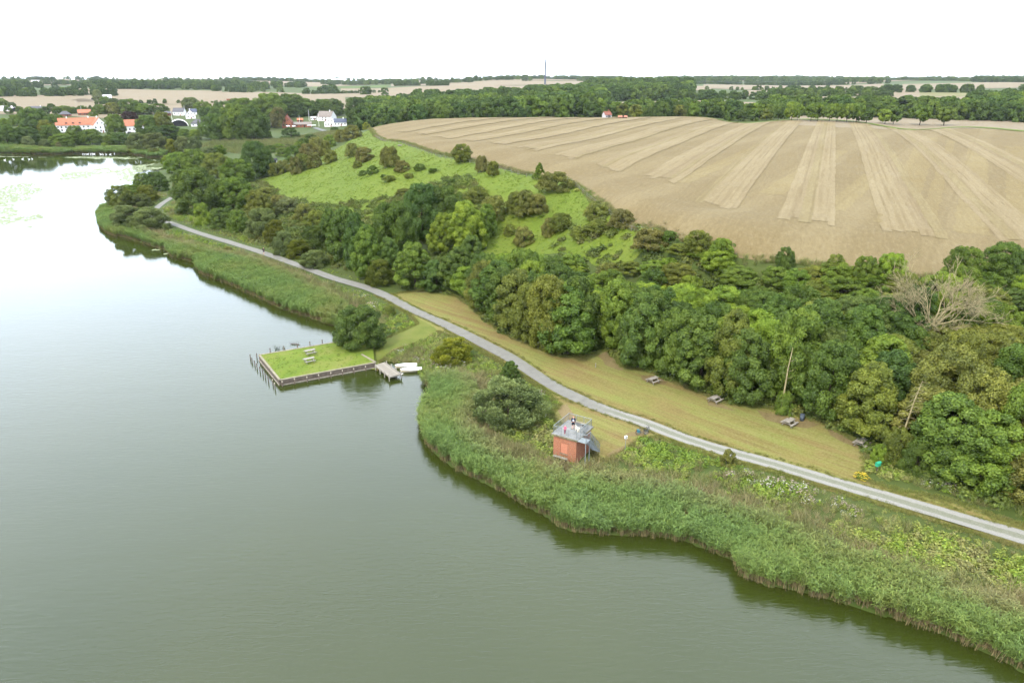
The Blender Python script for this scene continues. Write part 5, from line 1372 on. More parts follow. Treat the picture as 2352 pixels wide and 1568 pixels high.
proto_post = None
def stake(px, py, top, label, group, rad=0.09, pale=True):
    x, y = on_plane(px, py, 0.0); h = rise(x, y, 0, top)
    r = thing("mooring_post", label, "post", (x, y, 0), random.uniform(0, 6), group)
    b = MB(); b.tube([(0, 0, -1.0), (random.uniform(-.03, .03), random.uniform(-.03, .03), h - .16)], rad, 8); b.build("post", m_stake, r, True)
    b = MB(); b.tube([(0, 0, h - .17), (0, 0, h)], [rad * 1.06, rad * .95], 8); b.build("cap", m_cap if pale else m_stake, r)
    return r
S5 = lambda x, y: ((580 + x / 4.523) * .91875, (780 + y / 4.523) * .91875)
S8 = lambda x, y: ((620 + x / 12.06) * .91875, (860 + y / 12.06) * .91875)
names = ['first', 'second', 'third', 'fourth', 'fifth', 'sixth', 'seventh', 'eighth', 'ninth', 'tenth', 'eleventh']
for i, (x, t, w_) in enumerate([(573,780,842),(712,750,815),(853,728,792),(985,705,767),(1122,680,742),(1253,655,717),(1380,635,692),(1513,610,667)]):
    stake(*S5(x, w_), S5(x, t)[1], f"{names[i]} pale topped post from the left before the front quay wall", "posts along the front quay wall")
for i, (x, t, w_) in enumerate([(80,305,465),(130,410,555),(205,495,645),(275,580,738),(365,680,838),(450,765,925),(530,870,1025),(620,960,1135),(755,1060,1228),(820,1165,1345)]):
    stake(*S8(x, w_), S8(x, t)[1], f"{names[i]} thin dark stake from the far end of the row left of the quay", "stakes in the water left of the quay", 0.08, i > 7)
stake(*S8(275,430), S8(275,275)[1], "thin dark stake standing alone by the far corner of the quay", "stakes in the water left of the quay", 0.08, False)
for i, f in enumerate((0.13, 0.30, 0.47, 0.63, 0.79, 0.95)):
    p = q_bl + (q_br - q_bl) * f + np.array([-.25, .45])
    r = thing("mooring_post", f"{names[i]} short dark post from the left behind the far quay wall", "post", (*p, 0), 0, "posts behind the far quay wall")
    b = MB(); b.tube([(0, 0, -1), (0, 0, 1.75)], .09, 8); b.build("post", m_stake, r, True)

# jetty of planks
JZ = 0.78
j0, j1, j2, j3 = (Vector((*on_plane(px, py, JZ), JZ)) for px, py in ((861,838.6),(884,831),(921,858.5),(895.4,865)))
jetty = thing("jetty", "weathered plank jetty beside the right end of the grass quay", "jetty", (j0.x, j0.y, 0))
o_ = Vector((j0.x, j0.y, 0)); nP = 34
pl_me = None; Lw = ((j1 - j0).length + (j2 - j3).length) / 2
for i in range(nP):
    t = (i + .5) / nP; a, c = j0.lerp(j3, t), j1.lerp(j2, t); d = c - a; m_ = (a + c) / 2 - o_
    if pl_me is None:
        b = MB(); b.box((0, 0, 0), (Lw, (j3 - j0).length / nP * .90, 0.05)); ob = b.build("plank", m_wood); pl_me = ob.data; ob.parent = jetty
    else: ob = link("plank", pl_me, jetty)
    ob.location = (m_.x, m_.y, JZ + random.uniform(-.008, .008)); ob.rotation_euler = (0, 0, math.atan2(d.y, d.x) + random.uniform(-.01, .01)); ob.scale = (random.uniform(.985, 1.02), 1, 1)
for p, q in ((j0, j3), (j1, j2)):
    b = MB(); p2, q2 = p - o_, q - o_; p2.z = q2.z = JZ - .12; b.bar(p2, q2, .1, .16); b.build("beam", m_wood, jetty)
b = MB(); p2, q2 = j3 - o_, j2 - o_; p2.z = q2.z = JZ - .10; b.bar(p2, q2, .06, .22); b.build("end_board", m_wood2, jetty)
for p, q in ((j0, j3), (j1, j2)):
    for t in (0.08, 0.38, 0.68, 0.985):
        w = p.lerp(q, t) - o_; s_ = (p.lerp(q, t) - (j0 + j2) / 2); s_.z = 0; s_ = (j0 - j1).normalized() * (.09 if p is j0 else -.09)
        b = MB(); b.tube([(w.x + s_.x, w.y + s_.y, -1), (w.x + s_.x, w.y + s_.y, JZ + .38)], .085, 8); b.build("post", m_wood2, jetty, True)
b = MB(); w = j2 - o_; b.bar((w.x - .6, w.y + .45, .1), (w.x + .35, w.y - .1, JZ + .15), .07, .1); b.build("brace", m_white, jetty)

def dinghy(bow, stern, label):
    p, q = Vector((*on_plane(*bow, .45), 0)), Vector((*on_plane(*stern, .45), 0)); L_ = (q - p).length * 1.0; c = (p + q) / 2
    d = p - q
    r = thing("dinghy", label, "boat", (c.x, c.y, 0), math.atan2(d.y, d.x), "white dinghies moored by the jetty")
    n = 12; hw = 0.68; V = []; F = []
    prof = lambda t: hw * (0.80 + .2 * math.sin(min(1, t * 1.6) * math.pi / 2)) * (1 - max(0, (t - .45) / .55) ** 2.3)
    rings = []
    for i in range(n + 1):
        t = i / n; x = -L_ / 2 + L_ * t; w = max(.015, prof(t)); sh = .46 + .12 * t * t; k = -.12 + .22 * max(0, t - .7) ** 1.5 * 3
        rings.append([(x, -w, sh), (x, -w * .82, sh * .45), (x, -w * .45, k + .06), (x, 0, k), (x, w * .45, k + .06), (x, w * .82, sh * .45), (x, w, sh)])
    for rg in rings: V += rg
    for i in range(n):
        for j in range(6): F.append((i * 7 + j, i * 7 + j + 1, i * 7 + j + 8, i * 7 + j + 7))
    F.append(tuple(range(6, -1, -1)))
    b = MB(); b.add(V, F); b.build("hull", m_cream, r, True)
    b = MB(); V = []; F = []
    for i, rg in enumerate(rings):
        t = i / n; x, y0, z0 = rg[0]; y1 = rg[6][1]
        V += [(x, y0 * 1.03, z0 + .012), (x, y0 * .5, z0 + .07), (x, 0, z0 + .10), (x, y1 * .5, z0 + .07), (x, y1 * 1.03, z0 + .012)]
    for i in range(n):
        for j in range(4): F.append((i * 5 + j, i * 5 + j + 5, i * 5 + j + 6, i * 5 + j + 1))
    b.add(V, F); b.build("cover", m_white, r, True)
    b = MB(); b.tube([(rg[0][0], rg[0][1] * 1.03, rg[0][2]) for rg in rings], .03, 5); b.tube([(rg[6][0], rg[6][1] * 1.03, rg[6][2]) for rg in rings], .03, 5); b.build("gunwale", m_white, r, True)
    b = MB(); b.box((-L_ / 2 - .03, 0, .30), (.05, 1.1, .42)); b.build("transom", m_white, r)
dinghy((907.3,839.8), (957.4,836.7), "white dinghy with a cream hull nearer the bank beside the jetty")
dinghy((919.5,849.2), (968.1,845.5), "white dinghy with a pale hull nearer the open water beside the jetty")

# reeds and branches in the water behind the quay
for i, (px, py, s_, lb) in enumerate([(637,803,1.0,'lone dark reed tuft in the water behind the quay'), (651,801,.5,'smaller sparse reed tuft in the water behind the quay'), (1011,858,.0,'')]):
    if not s_: continue
    x, y = on_plane(px, py, 0); me = blades_mesh("reed_clump", 60 + i, int(34 * s_), .35 * s_ + .1, .95 * s_ + .15, .05, .5, 2)
    o = tag(link("reed_clump", me, None, (x, y, -.1)), lb, "plant"); o['tint'] = [.030, .045, .022]
x, y = on_plane(677, 791, 0)
dr = thing("drift_branch", "dark drift branch lying in the water behind the quay", "branch", (x, y, 0))
b = MB(); b.tube([(-1.0, .2, -.08), (-.3, .05, .14), (.5, -.1, .10), (1.3, -.15, -.1)], [.05, .09, .08, .04], 6); b.build("limb", m_stake, dr, True)
for k in range(5):
    b = MB(); s_ = -.7 + k * .35; b.tube([(s_, .05, .1), (s_ - .25, .1 + .1 * k, .35), (s_ - .15 + .1 * k, .3, .5)], [.04, .03, .01], 5); b.build("twig", m_stake, dr, True)

# ------------------------------------------------------------------ picnic tables
def picnic(x, y, z, ang, label, group, mat):
    r = thing("picnic_table", label, "picnic table", (x, y, z), ang, group)
    for k in range(5):
        b = MB(); b.box((0, -.30 + .15 * k, .74), (1.8, .138, .045)); b.build("top_plank", mat, r)
    for s_ in (-1, 1):
        for k in range(2):
            b = MB(); b.box((0, s_ * (.66 + .13 * k), .45), (1.8, .125, .045)); b.build("seat_plank", mat, r)
    for s_ in (-.62, .62):
        b = MB(); b.bar((s_, -.25, .71), (s_, -.68, 0), .05, .10); b.build("leg", mat, r)
        b = MB(); b.bar((s_, .25, .71), (s_, .68, 0), .05, .10); b.build("leg", mat, r)
        b = MB(); b.bar((s_ + .05, -.82, .40), (s_ + .05, .82, .40), .045, .09); b.build("bearer", mat, r)
def ang_of(a, b_, z):
    p, q = np.array(on_plane(*a, z)), np.array(on_plane(*b_, z)); d = q - p; return math.atan2(d[1], d[0])
la = ang_of((1800, 978), (1824, 964), 2.8)
for (px, py), lb in zip([(1499.6,879),(1642.3,922),(1812.5,974.5),(1977.7,1025.5)],
                        ["grey picnic table at the lawn edge nearest the path bend", "grey picnic table tucked against the foliage, second along the wood edge from the path bend", "grey picnic table beside the dark bin at the wood edge", "grey picnic table at the right end of the lawn below the leaning dead tree"]):
    x, y = on_plane(px, py, 2.2); picnic(x, y, ht(x, y) + .07, la + random.uniform(-.06, .06), lb, "picnic tables along the wood edge", m_wood)
qa = ang_of((699, 834), (723, 829), QZ)
for (px, py), lb in zip([(712.6,812.5),(710.6,831.5)], ["weathered picnic table in the middle of the quay, nearer the back wall", "pale picnic table on the quay nearer the front wall"]):
    x, y = on_plane(px, py, QZ); picnic(x, y, QZ - .03, qa, lb, "picnic tables on the quay", m_wood2)

def at_px(px, py, z=1.6):
    x, y = on_plane(px, py, z); return x, y, ht(x, y)
# bin, green box on a post, small markers
x, y, z = at_px(1841, 968, 2.2); r = thing("litter_bin", "dark grey litter bin beside a picnic table at the wood edge", "bin", (x, y, z))
m_dgrey = paint("dark_grey_metal", (0.035,0.045,0.055), 0.2, 4, 0.6, 0.1, 0.05, 0.3)
b = MB(); b.tube([(0, 0, 0), (0, 0, .9)], [.28, .31], 14); b.build("body", m_dgrey, r, True)
b = MB(); b.tube([(0, 0, .9), (0, 0, .96), (0, 0, 1.05)], [.34, .34, .12], 14); b.build("lid", m_dgrey, r)
x, y, z = at_px(2013, 1085, 2.0); r = thing("green_box", "mint green metal box on a post at the end of the lawn", "letterbox", (x, y, z), .5)
m_mint = paint("mint_green_paint", (0.015,0.20,0.105), 0.12, 4, 0.5, 0, 0.05, 0.4)
b = MB(); b.bar((0, 0, -.2), (0, 0, 1.0), .09); b.build("post", m_stake, r)
b = MB(); b.box((0, 0, 1.22), (.62, .34, .44)); b.build("body", m_mint, r)
b = MB(); b.add([(-.34,-.20,1.44),(.34,-.20,1.44),(.34,.20,1.44),(-.34,.20,1.44),(-.34,0,1.56),(.34,0,1.56)], [(0,1,5,4),(3,4,5,2),(0,4,3),(1,2,5),(0,3,2,1)]); b.build("lid", m_mint, r)
x, y, z = at_px(1436, 1030, 1.6); r = thing("sign_post", "thin steel post with a white box head beside the brick lookout", "post", (x, y, z), .3)
h = rise(x, y, z, 1001)
b = MB(); b.tube([(0, 0, -.3), (0, 0, h - .3)], .035, 8); b.build("pole", m_steel, r)
b = MB(); b.box((0, 0, h - .16), (.34, .20, .34)); b.build("head", m_white, r)
b = MB(); b.box((0, -.104, h - .16), (.26, .006, .24)); b.build("plate", m_steel, r)
x, y, z = at_px(1368, 843, 2.2); r = thing("marker_post", "small pale marker post at the edge of the wood", "post", (x, y, z))
b = MB(); b.bar((0, 0, -.2), (0, 0, .7), .10); b.build("post", m_wood2, r); b = MB(); b.box((0, 0, .74), (.13, .13, .08)); b.build("cap", m_wood2, r)
for i, (px, py, W, lb) in enumerate([(1978,1098,.8,'clump of yellow flowers at the right end of the lawn'), (1325,440,.9,'yellow flowering weeds at the corner of the field and pasture')]):
    x, y = sight(px, py); me = mound_mesh("yellow_flowers", 77 + i, 260, W, W * .75, .17, 1.5, 110, m_yel, .075)
    o = tag(link("yellow_flowers", me, None, (x, y, ht(x, y))), lb, "flowers"); o['tint'] = [.06, .10, .014]

# ------------------------------------------------------------------ brick lookout with roof terrace
m_brick, N, L, out = new_mat("red_brick")
v = n_coord(N); geo = N.new("ShaderNodeNewGeometry")
sx = N.new("ShaderNodeSeparateXYZ"); L.new(v, sx.inputs[0]); cb = N.new("ShaderNodeCombineXYZ")
L.new(n_math(N, L, 'ADD', sx.outputs[0], sx.outputs[1]), cb.inputs[0]); L.new(sx.outputs[2], cb.inputs[1])
bt = N.new("ShaderNodeTexBrick"); L.new(cb.outputs[0], bt.inputs['Vector'])
bt.inputs['Scale'].default_value = 1.0; bt.inputs['Brick Width'].default_value = 0.24; bt.inputs['Row Height'].default_value = 0.075; bt.inputs['Mortar Size'].default_value = 0.008
bt.inputs['Color1'].default_value = (0.215,0.070,0.030,1); bt.inputs['Color2'].default_value = (0.150,0.046,0.024,1); bt.inputs['Mortar'].default_value = (0.21,0.15,0.11,1); bt.inputs['Bias'].default_value = 0.0
bn = n_noise(N, L, v, 2.2, 5.0, 0.7)
col = n_mix(N, L, n_math(N, L, 'MULTIPLY', n_ramp(N, L, bn, [(0.4, (0,0,0)), (0.7, (1,1,1))]), 0.45), bt.outputs['Color'], (0.25,0.105,0.05))
n_bsdf(N, L, out, col, 0.9, n_bump(N, L, bt.outputs['Fac'], -0.5, 0.012), spec=0.15)
m_infill = paint("pale_brick_infill", (0.30,0.125,0.075), 0.12, 9, 0.9, 0, 0.3, 0.1)
m_slab = paint("roof_screed", (0.150,0.148,0.138), 0.18, 1.5, 0.85, 0, 0.15, 0.2)
m_edge = paint("mossy_slab_edge", (0.120,0.108,0.062), 0.3, 3.0, 0.9, 0, 0.3, 0.1)
BZ = 1.45
bx0, by0 = on_plane(1322.4, 1060, BZ)
TW = thing("brick_lookout", "small red brick lookout with a railed roof terrace and steel stairs", "building", (bx0, by0, BZ), R(57.8))
BD, BW, BH = 4.0, 3.15, 2.85        # depth along local x, width along local y
y0, y1, z0, z1 = 1.20, 2.16, 0.62, 2.05
b = MB()
b.box((BD/2, .12, BH/2 - .2), (BD, .24, BH + .4)); b.box((BD/2, BW - .12, BH/2 - .2), (BD, .24, BH + .4)); b.box((BD - .12, BW/2, BH/2 - .2), (.24, BW - .48, BH + .4))
b.box((.12, (.24 + y0)/2, BH/2 - .2), (.24, y0 - .24, BH + .4)); b.box((.12, (y1 + BW - .24)/2, BH/2 - .2), (.24, BW - .24 - y1, BH + .4))
b.box((.12, (y0 + y1)/2, (z0 - .4)/2), (.24, y1 - y0, z0 + .4)); b.box((.12, (y0 + y1)/2, (z1 + BH)/2), (.24, y1 - y0, BH - z1))
b.build("wall", m_brick, TW)
b = MB(); b.box((.15, (y0+y1)/2, (z0+z1)/2), (.16, y1 - y0 - .01, z1 - z0 - .01)); w = b.build("blocked_window", m_infill, TW)
b = MB(); b.box((-.01, (y0+y1)/2, z0 - .03), (.14, y1 - y0 + .16, .06)); b.build("sill", m_kerb, w)
b = MB(); b.box((BD/2, BW/2, BH + .09), (BD + .5, BW + .5, .18)); b.build("roof_slab", m_edge, TW)
b = MB(); b.box((BD/2, BW/2, BH + .19), (BD + .40, BW + .40, .02)); b.build("terrace", m_slab, TW)
DZ = BH + .20
# landing and stairs on the right side
b = MB(); b.box((.28, -.86, DZ - .05), (1.15, 1.15, .08)); b.build("landing", m_steel, TW)
for xx in (-.25, .80):
    b = MB(); b.bar((xx, -1.38, -.5), (xx, -1.38, DZ - .1), .085); b.build("landing_post", m_steel, TW)
SX0, SX1 = .86, 3.75; nst = 14
for yy in (-1.38, -.42):
    b = MB(); b.bar((SX0, yy, DZ - .1), (SX1 + .1, yy, .0), .05, .22); b.build("stringer", m_steel, TW)
for i in range(nst):
    t = (i + 1) / (nst + 1)
    b = MB(); b.box((SX0 + (SX1 - SX0) * t, -.90, DZ * (1 - t)), (.26, .92, .035)); b.build("tread", m_steel, TW)
def railing(p, q, n_posts, h=1.05, bal=True):
    p, q = Vector(p), Vector(q)
    b = MB(); b.tube([p + Vector((0,0,h)), q + Vector((0,0,h))], .032, 8); b.tube([p + Vector((0,0,.10)), q + Vector((0,0,.10))], .018, 6)
    rl = b.build("railing", m_steel, TW)
    for i in range(n_posts):
        w = p.lerp(q, i / (n_posts - 1)); b = MB(); b.tube([w - Vector((0,0,.02)), w + Vector((0,0,h))], .03, 8); b.build("railing_post", m_steel, rl)
    if bal:
        L_ = (q - p).length; b = MB(); k = int(L_ / .14)
        for i in range(1, k):
            w = p.lerp(q, i / k); b.bar(w + Vector((0,0,.10)), w + Vector((0,0,h)), .014)
        o = b.build("balusters", m_steel, rl); o['kind'] = 'stuff'
e = .02
railing((-e, -e, DZ), (-e, BW + e, DZ), 4); railing((-e, BW + e, DZ), (BD + e, BW + e, DZ), 4); railing((BD + e, BW + e, DZ), (BD + e, -e, DZ), 4); railing((BD + e, -e, DZ), (.92, -e, DZ), 4)
railing((-.26, -.2, DZ), (-.26, -1.40, DZ), 2); railing((-.26, -1.40, DZ), (.82, -1.40, DZ), 2)
for yy in (-1.40, -.42): railing((SX0, yy, DZ - .02), (SX1, yy, .05), 4)
def TL(x, y, z=0.0):
    c, s = math.cos(R(57.8)), math.sin(R(57.8)); return (bx0 + c * x - s * y, by0 + s * x + c * y, BZ + z)
def bench(x, y, z, ang, L_, label, seat, group=None):
    r = thing("bench", label, "bench", (x, y, z), ang, group)
    for k in (-1, 1):
        b = MB(); b.box((0, k * .11, .45), (L_, .19, .06)); b.build("seat_plank", seat, r)
        b = MB(); b.box((k * L_ * .38, 0, .21), (.10, .34, .42)); b.build("leg", m_conc, r)
bench(*TL(3.45, 1.55, DZ), R(57.8 + 90), 1.9, "pale bench against the railing on the lookout roof", m_kerb)
bench(*TL(-.75, 1.75, 0), R(57.8 + 90), 1.9, "plank bench in the grass below the brick lookout's blocked window", m_wood2)
tx, ty, tz = TL(2.6, .35, DZ)
r = thing("information_board", "slanted grey board on the lookout roof by the top of the stairs", "sign", (tx, ty, tz), R(57.8))
b = MB(); b.bar((0, -.25, 0), (0, -.25, .75), .05); b.bar((0, .25, 0), (0, .25, .75), .05); b.build("leg", m_steel, r)
b = MB(); b.box((0, 0, .80), (.5, .75, .03), 0, 0, R(24)); b.build("panel", m_steel, r)

# ------------------------------------------------------------------ people, dog, bicycles
def skin(name, joints, edges, mat, parent, sub=2):
    """one continuous surface grown over a skeleton; joints are (x, y, z, radius)"""
    me = bpy.data.meshes.new(name); me.from_pydata([j[:3] for j in joints], edges, []); me.update()
    o = bpy.data.objects.new(name, me); COL.objects.link(o)
    md = o.modifiers.new("skin", 'SKIN'); md.use_smooth_shade = True
    for i, j in enumerate(joints):
        sv = me.skin_vertices[0].data[i]; r_ = j[3]; sv.radius = (r_, r_) if not hasattr(r_, '__len__') else r_
        sv.use_root = (i == 0)
    s_ = o.modifiers.new("sub", 'SUBSURF'); s_.levels = sub; s_.render_levels = sub
    dg = bpy.context.evaluated_depsgraph_get(); m2 = bpy.data.meshes.new_from_object(o.evaluated_get(dg))
    bpy.data.objects.remove(o); m2.name = name; m2.materials.clear(); m2.materials.append(mat)
    return link(name, m2, parent)
m_skin = paint("skin", (0.40,0.22,0.15), 0.05, 8, 0.6, 0, 0, 0.3)
m_navy = paint("navy_cloth", (0.012,0.018,0.035), 0.2, 9, 0.9, 0, 0.05, 0.1)
m_shirt = paint("pale_blue_shirt", (0.40,0.45,0.56), 0.1, 9, 0.9, 0, 0.05, 0.1)
m_dark = paint("dark_cloth", (0.012,0.012,0.020), 0.2, 9, 0.9, 0, 0.05, 0.1)
m_pink = paint("pink_cloth", (0.56,0.035,0.12), 0.15, 9, 0.9, 0, 0.05, 0.1)
m_wine = paint("wine_red_cloth", (0.17,0.020,0.055), 0.15, 9, 0.9, 0, 0.05, 0.1)
m_hair = paint("brown_hair", (0.06,0.035,0.02), 0.2, 12, 0.8, 0, 0.1, 0.2)
def person(label, loc, rz, H, top, trousers, long_legs, hood=False, walk=0.12, shirt=None, shoes=None):
    r = thing("person", label, "person", loc, rz)      # faces local -y
    k = H / 1.75; J = lambda *a: (a[0] * k, a[1] * k, a[2] * k, a[3] * k)
    w = walk
    body = [J(0,0,.94,.13), J(0,0,1.12,.125), J(0,-.01,1.34,.145), J(0,0,1.47,.075), J(0,-.01,1.54,.062), J(0,-.02,1.65,.098), J(0,-.01,1.73,.075),
            J(-.10,0,.88,.088), J(-.105,-w,.50,.058), J(-.11,-w*.9+.03,.09,.042), J(-.11,-w-.10,.035,.035),
            J(.10,0,.88,.088), J(.105,w,.50,.058), J(.11,w*1.0+.03,.09,.042), J(.11,w-.10,.035,.035),
            J(-.19,0,1.41,.062), J(-.25,.03,1.15,.044), J(-.17,-.16,.98,.034), J(-.12,-.22,.97,.038),
            J(.19,0,1.41,.062), J(.25,.03,1.15,.044), J(.20,-.12,.94,.034), J(.16,-.19,.92,.038)]
    E = [(0,1),(1,2),(2,3),(3,4),(4,5),(5,6),(0,7),(7,8),(8,9),(9,10),(0,11),(11,12),(12,13),(13,14),(2,15),(15,16),(16,17),(17,18),(2,19),(19,20),(20,21),(21,22)]
    skin("body", body, E, m_skin, r)
    g_ = lambda j, s_: (j[0], j[1], j[2], j[3] * s_)
    ja = [g_(body[i], s_) for i, s_ in ((2,1.14),(1,1.16),(0,1.12),(3,1.2),(15,1.3),(16,1.35),(17,1.35),(19,1.3),(20,1.35),(21,1.35))]
    skin("jacket", ja, [(0,1),(1,2),(0,3),(0,4),(4,5),(5,6),(0,7),(7,8),(8,9)], top, r)
    if long_legs: jt = [g_(body[i], s_) for i, s_ in ((0,1.08),(7,1.18),(8,1.3),(9,1.45),(11,1.18),(12,1.3),(13,1.45))]; et = [(0,1),(1,2),(2,3),(0,4),(4,5),(5,6)]
    else: jt = [g_(body[i], s_) for i, s_ in ((0,1.08),(7,1.22),(8,1.4),(11,1.22),(12,1.4))]; et = [(0,1),(1,2),(0,3),(3,4)]
    skin("trousers", jt, et, trousers, r)
    for a, b_ in ((9,10),(13,14)): skin("shoe", [g_((body[a][0], body[a][1], body[a][2]*.6, body[a][3]), 1.25), g_(body[b_], 1.35)], [(0,1)], shoes or m_dark, r, 1)
    skin("hood" if hood else "hair", [J(0,.02,1.63,.108), J(0,.02,1.70,.100), J(0,0,1.75,.075)], [(0,1),(1,2)], top if hood else m_hair, r, 1)
    for s_ in (-1, 1): skin("eye", [J(s_*.035,-.108,1.665,.011), J(s_*.035,-.114,1.665,.009)], [(0,1)], m_dark, r, 1)
    skin("nose", [J(0,-.108,1.645,.014), J(0,-.128,1.63,.012)], [(0,1)], m_skin, r, 1)
    if shirt: skin("shirt", [J(0,-.075,1.36,.105), J(0,-.07,1.18,.100), J(0,-.065,1.02,.095)], [(0,1),(1,2)], shirt, r)
    return r
pz = BZ + DZ + .0
x, y = on_plane(1316.3, 984, pz); person("adult in an open navy jacket, pale shirt and dark shorts standing on the lookout roof", (x, y, pz), R(-8), 1.74, m_navy, m_dark, False, False, .10, m_shirt)
x, y = on_plane(1297.6, 996, pz); person("child in a bright pink jacket walking on the lookout roof", (x, y, pz), R(14), 1.12, m_pink, m_wine, True, True, .13, None, m_wine)
x, y = on_plane(606.5, 583, 1.6); person("distant walker in a dark top and shorts on the gravel path", (x, y, ht(x, y) + .1), R(20), 1.75, m_dark, m_navy, False, False, .16)

m_fur = paint("cream_fur", (0.58,0.54,0.42), 0.1, 9, 0.9, 0, 0.1, 0.1)
x, y = on_plane(1325.5, 989.5, pz); dog = thing("dog", "cream white dog standing beside the adult on the lookout roof", "dog", (x, y, pz), R(-70)); dog.scale = (.9, .9, .9)
D = [(0,0,.50,.13),(.22,0,.50,.135),(.36,0,.52,.145),(.47,0,.64,.085),(.55,0,.74,.085),(.66,0,.71,.050),(.74,0,.69,.036),(-.20,0,.50,.115),(-.30,0,.55,.05),(-.44,0,.66,.032),(-.52,0,.74,.02),
     (.36,-.09,.40,.065),(.37,-.09,.24,.042),(.36,-.09,.06,.034),(.40,-.09,.025,.034),(.36,.09,.40,.065),(.40,.09,.24,.042),(.38,.09,.06,.034),(.42,.09,.025,.034),
     (-.22,-.09,.42,.085),(-.17,-.09,.28,.052),(-.29,-.09,.18,.036),(-.27,-.09,.05,.032),(-.22,-.09,.025,.034),(-.22,.09,.42,.085),(-.20,.09,.28,.052),(-.32,.09,.18,.036),(-.30,.09,.05,.032),(-.25,.09,.025,.034)]
skin("body", D, [(0,1),(1,2),(2,3),(3,4),(4,5),(5,6),(0,7),(7,8),(8,9),(9,10),(2,11),(11,12),(12,13),(13,14),(2,15),(15,16),(16,17),(17,18),(7,19),(19,20),(20,21),(21,22),(22,23),(7,24),(24,25),(25,26),(26,27),(27,28)], m_fur, dog)
for s_ in (-1, 1): skin("ear", [(.53, s_*.07, .79, .035), (.52, s_*.11, .70, .028)], [(0,1)], m_fur, dog, 1)
skin("nose", [(.765,0,.70,.022), (.78,0,.70,.018)], [(0,1)], m_dark, dog, 1)

m_frame = paint("dark_frame_paint", (0.012,0.016,0.020), 0.1, 5, 0.4, 0.2, 0, 0.4)
m_teal = paint("teal_pannier", (0.03,0.10,0.13), 0.15, 7, 0.8, 0, 0.05, 0.2)
m_red = paint("red_plastic", (0.35,0.03,0.02), 0.1, 7, 0.5, 0, 0, 0.3)
def bicycle(px, py, ang, label, bag):
    x, y = on_plane(px, py, 1.6); r = thing("bicycle", label, "bicycle", (x, y, ht(x, y) + .06), ang, "bicycles parked beside the path")
    for cx_ in (-.52, .52):
        b = MB(); b.ring((cx_, 0, .35), (0,1,0), .325, .026, 26, 6); w = b.build("wheel", m_black, r, True)
        b = MB(); b.ring((cx_, 0, .35), (0,1,0), .295, .010, 26, 4); b.build("rim", m_steel, w)
        b = MB()
        for k in range(14):
            a = k * math.pi / 7; b.bar((cx_, 0, .35), (cx_ + .295 * math.cos(a), 0, .35 + .295 * math.sin(a)), .006)
        b.build("spokes", m_steel, w)
    b = MB()
    for p, q, t in [((-.52,.03,.35),(-.08,0,.30),.014),((-.52,-.03,.35),(-.08,0,.30),.014),((-.08,0,.30),(-.20,0,.80),.02),((-.52,0,.35),(-.18,0,.74),.012),((-.08,0,.30),(.34,0,.72),.024),((-.18,0,.74),(.33,0,.80),.02),((.31,0,.88),(.36,0,.66),.022),((.36,0,.66),(.52,.045,.35),.016),((.36,0,.66),(.52,-.045,.35),.016)]:
        b.tube([p, q], t, 6)
    b.build("frame", m_frame, r, True)
    b = MB(); b.tube([(-.21,0,.80),(-.235,0,.92)], .014, 6); b.build("seat_post", m_steel, r)
    b = MB(); b.add([(-.38,-.08,.93),(-.38,.08,.93),(-.10,.025,.935),(-.10,-.025,.935),(-.36,-.07,.98),(-.36,.07,.98),(-.11,.02,.965),(-.11,-.02,.965)], [(0,3,2,1),(4,5,6,7),(0,1,5,4),(1,2,6,5),(2,3,7,6),(3,0,4,7)]); b.build("saddle", m_black, r)
    b = MB(); b.tube([(.30,0,.88),(.28,0,1.0),(.30,.28,1.04),(.18,.33,1.03)], .014, 6); b.tube([(.28,0,1.0),(.30,-.28,1.04),(.18,-.33,1.03)], .014, 6); b.build("handlebar", m_black, r)
    b = MB(); b.ring((-.08, -.04, .30), (0,1,0), .085, .008, 18, 4); b.bar((-.08,-.06,.30),(.06,-.08,.20),.02); b.bar((-.08,.06,.30),(-.22,.08,.40),.02); b.build("crank", m_steel, r)
    b = MB(); b.bar((.06,-.16,.20),(.06,-.06,.20),.05,.02); b.build("pedal", m_black, r); b = MB(); b.bar((-.22,.06,.40),(-.22,.16,.40),.05,.02); b.build("pedal", m_black, r)
    if bag:
        b = MB(); b.box((-.52,-.14,.55),(.34,.14,.34)); b.build("pannier", m_teal, r); b = MB(); b.box((-.52,.14,.55),(.34,.14,.34)); b.build("pannier", m_teal, r)
        b = MB(); b.box((-.80,0,.60),(.03,.10,.06)); b.build("rear_light", m_red, r)
pa = ang_of((1470, 996), (1491, 991), 1.6)
bicycle(1485.5, 991.5, pa + .55, "dark bicycle nearer the gravel path", False)
bicycle(1474.5, 994.5, pa - .35, "bicycle with teal panniers leaning beside the dark one", True)

# ------------------------------------------------------------------ dead trees
def branchy(b, p, d, L_, rad, depth, g, spread=0.55, lift=0.12, kink=0.12):
    n = 4; pts = [p]; q = p.copy(); dd = d.copy()
    for i in range(n):
        dd = (dd + Vector((g.uniform(-1, 1), g.uniform(-1, 1), g.uniform(-1, 1))) * kink * 1.6 + Vector((0, 0, lift * .3))).normalized(); q = q + dd * L_ / n; pts.append(q.copy())
    b.tube(pts, [rad * (1 - .55 * i / n) for i in range(n + 1)], 6 if depth > 2 else 4, False)
    if depth <= 0: return
    for k in range(g.choice((3, 4)) if depth > 1 else 3):
        t = g.uniform(.35, 1.0); i = min(n - 1, int(t * n)); s_ = pts[i].lerp(pts[i + 1], t * n - i)
        nd = (dd + Vector((g.uniform(-1, 1), g.uniform(-1, 1), g.uniform(-.7, .9))) * spread * 1.5).normalized()
        branchy(b, s_, nd, L_ * g.uniform(.55, .78), max(.026, rad * .46 * (1.15 - t * .3)), depth - 1, g, spread, lift, kink)
x, y, z, H = based(2142, 800, 606)
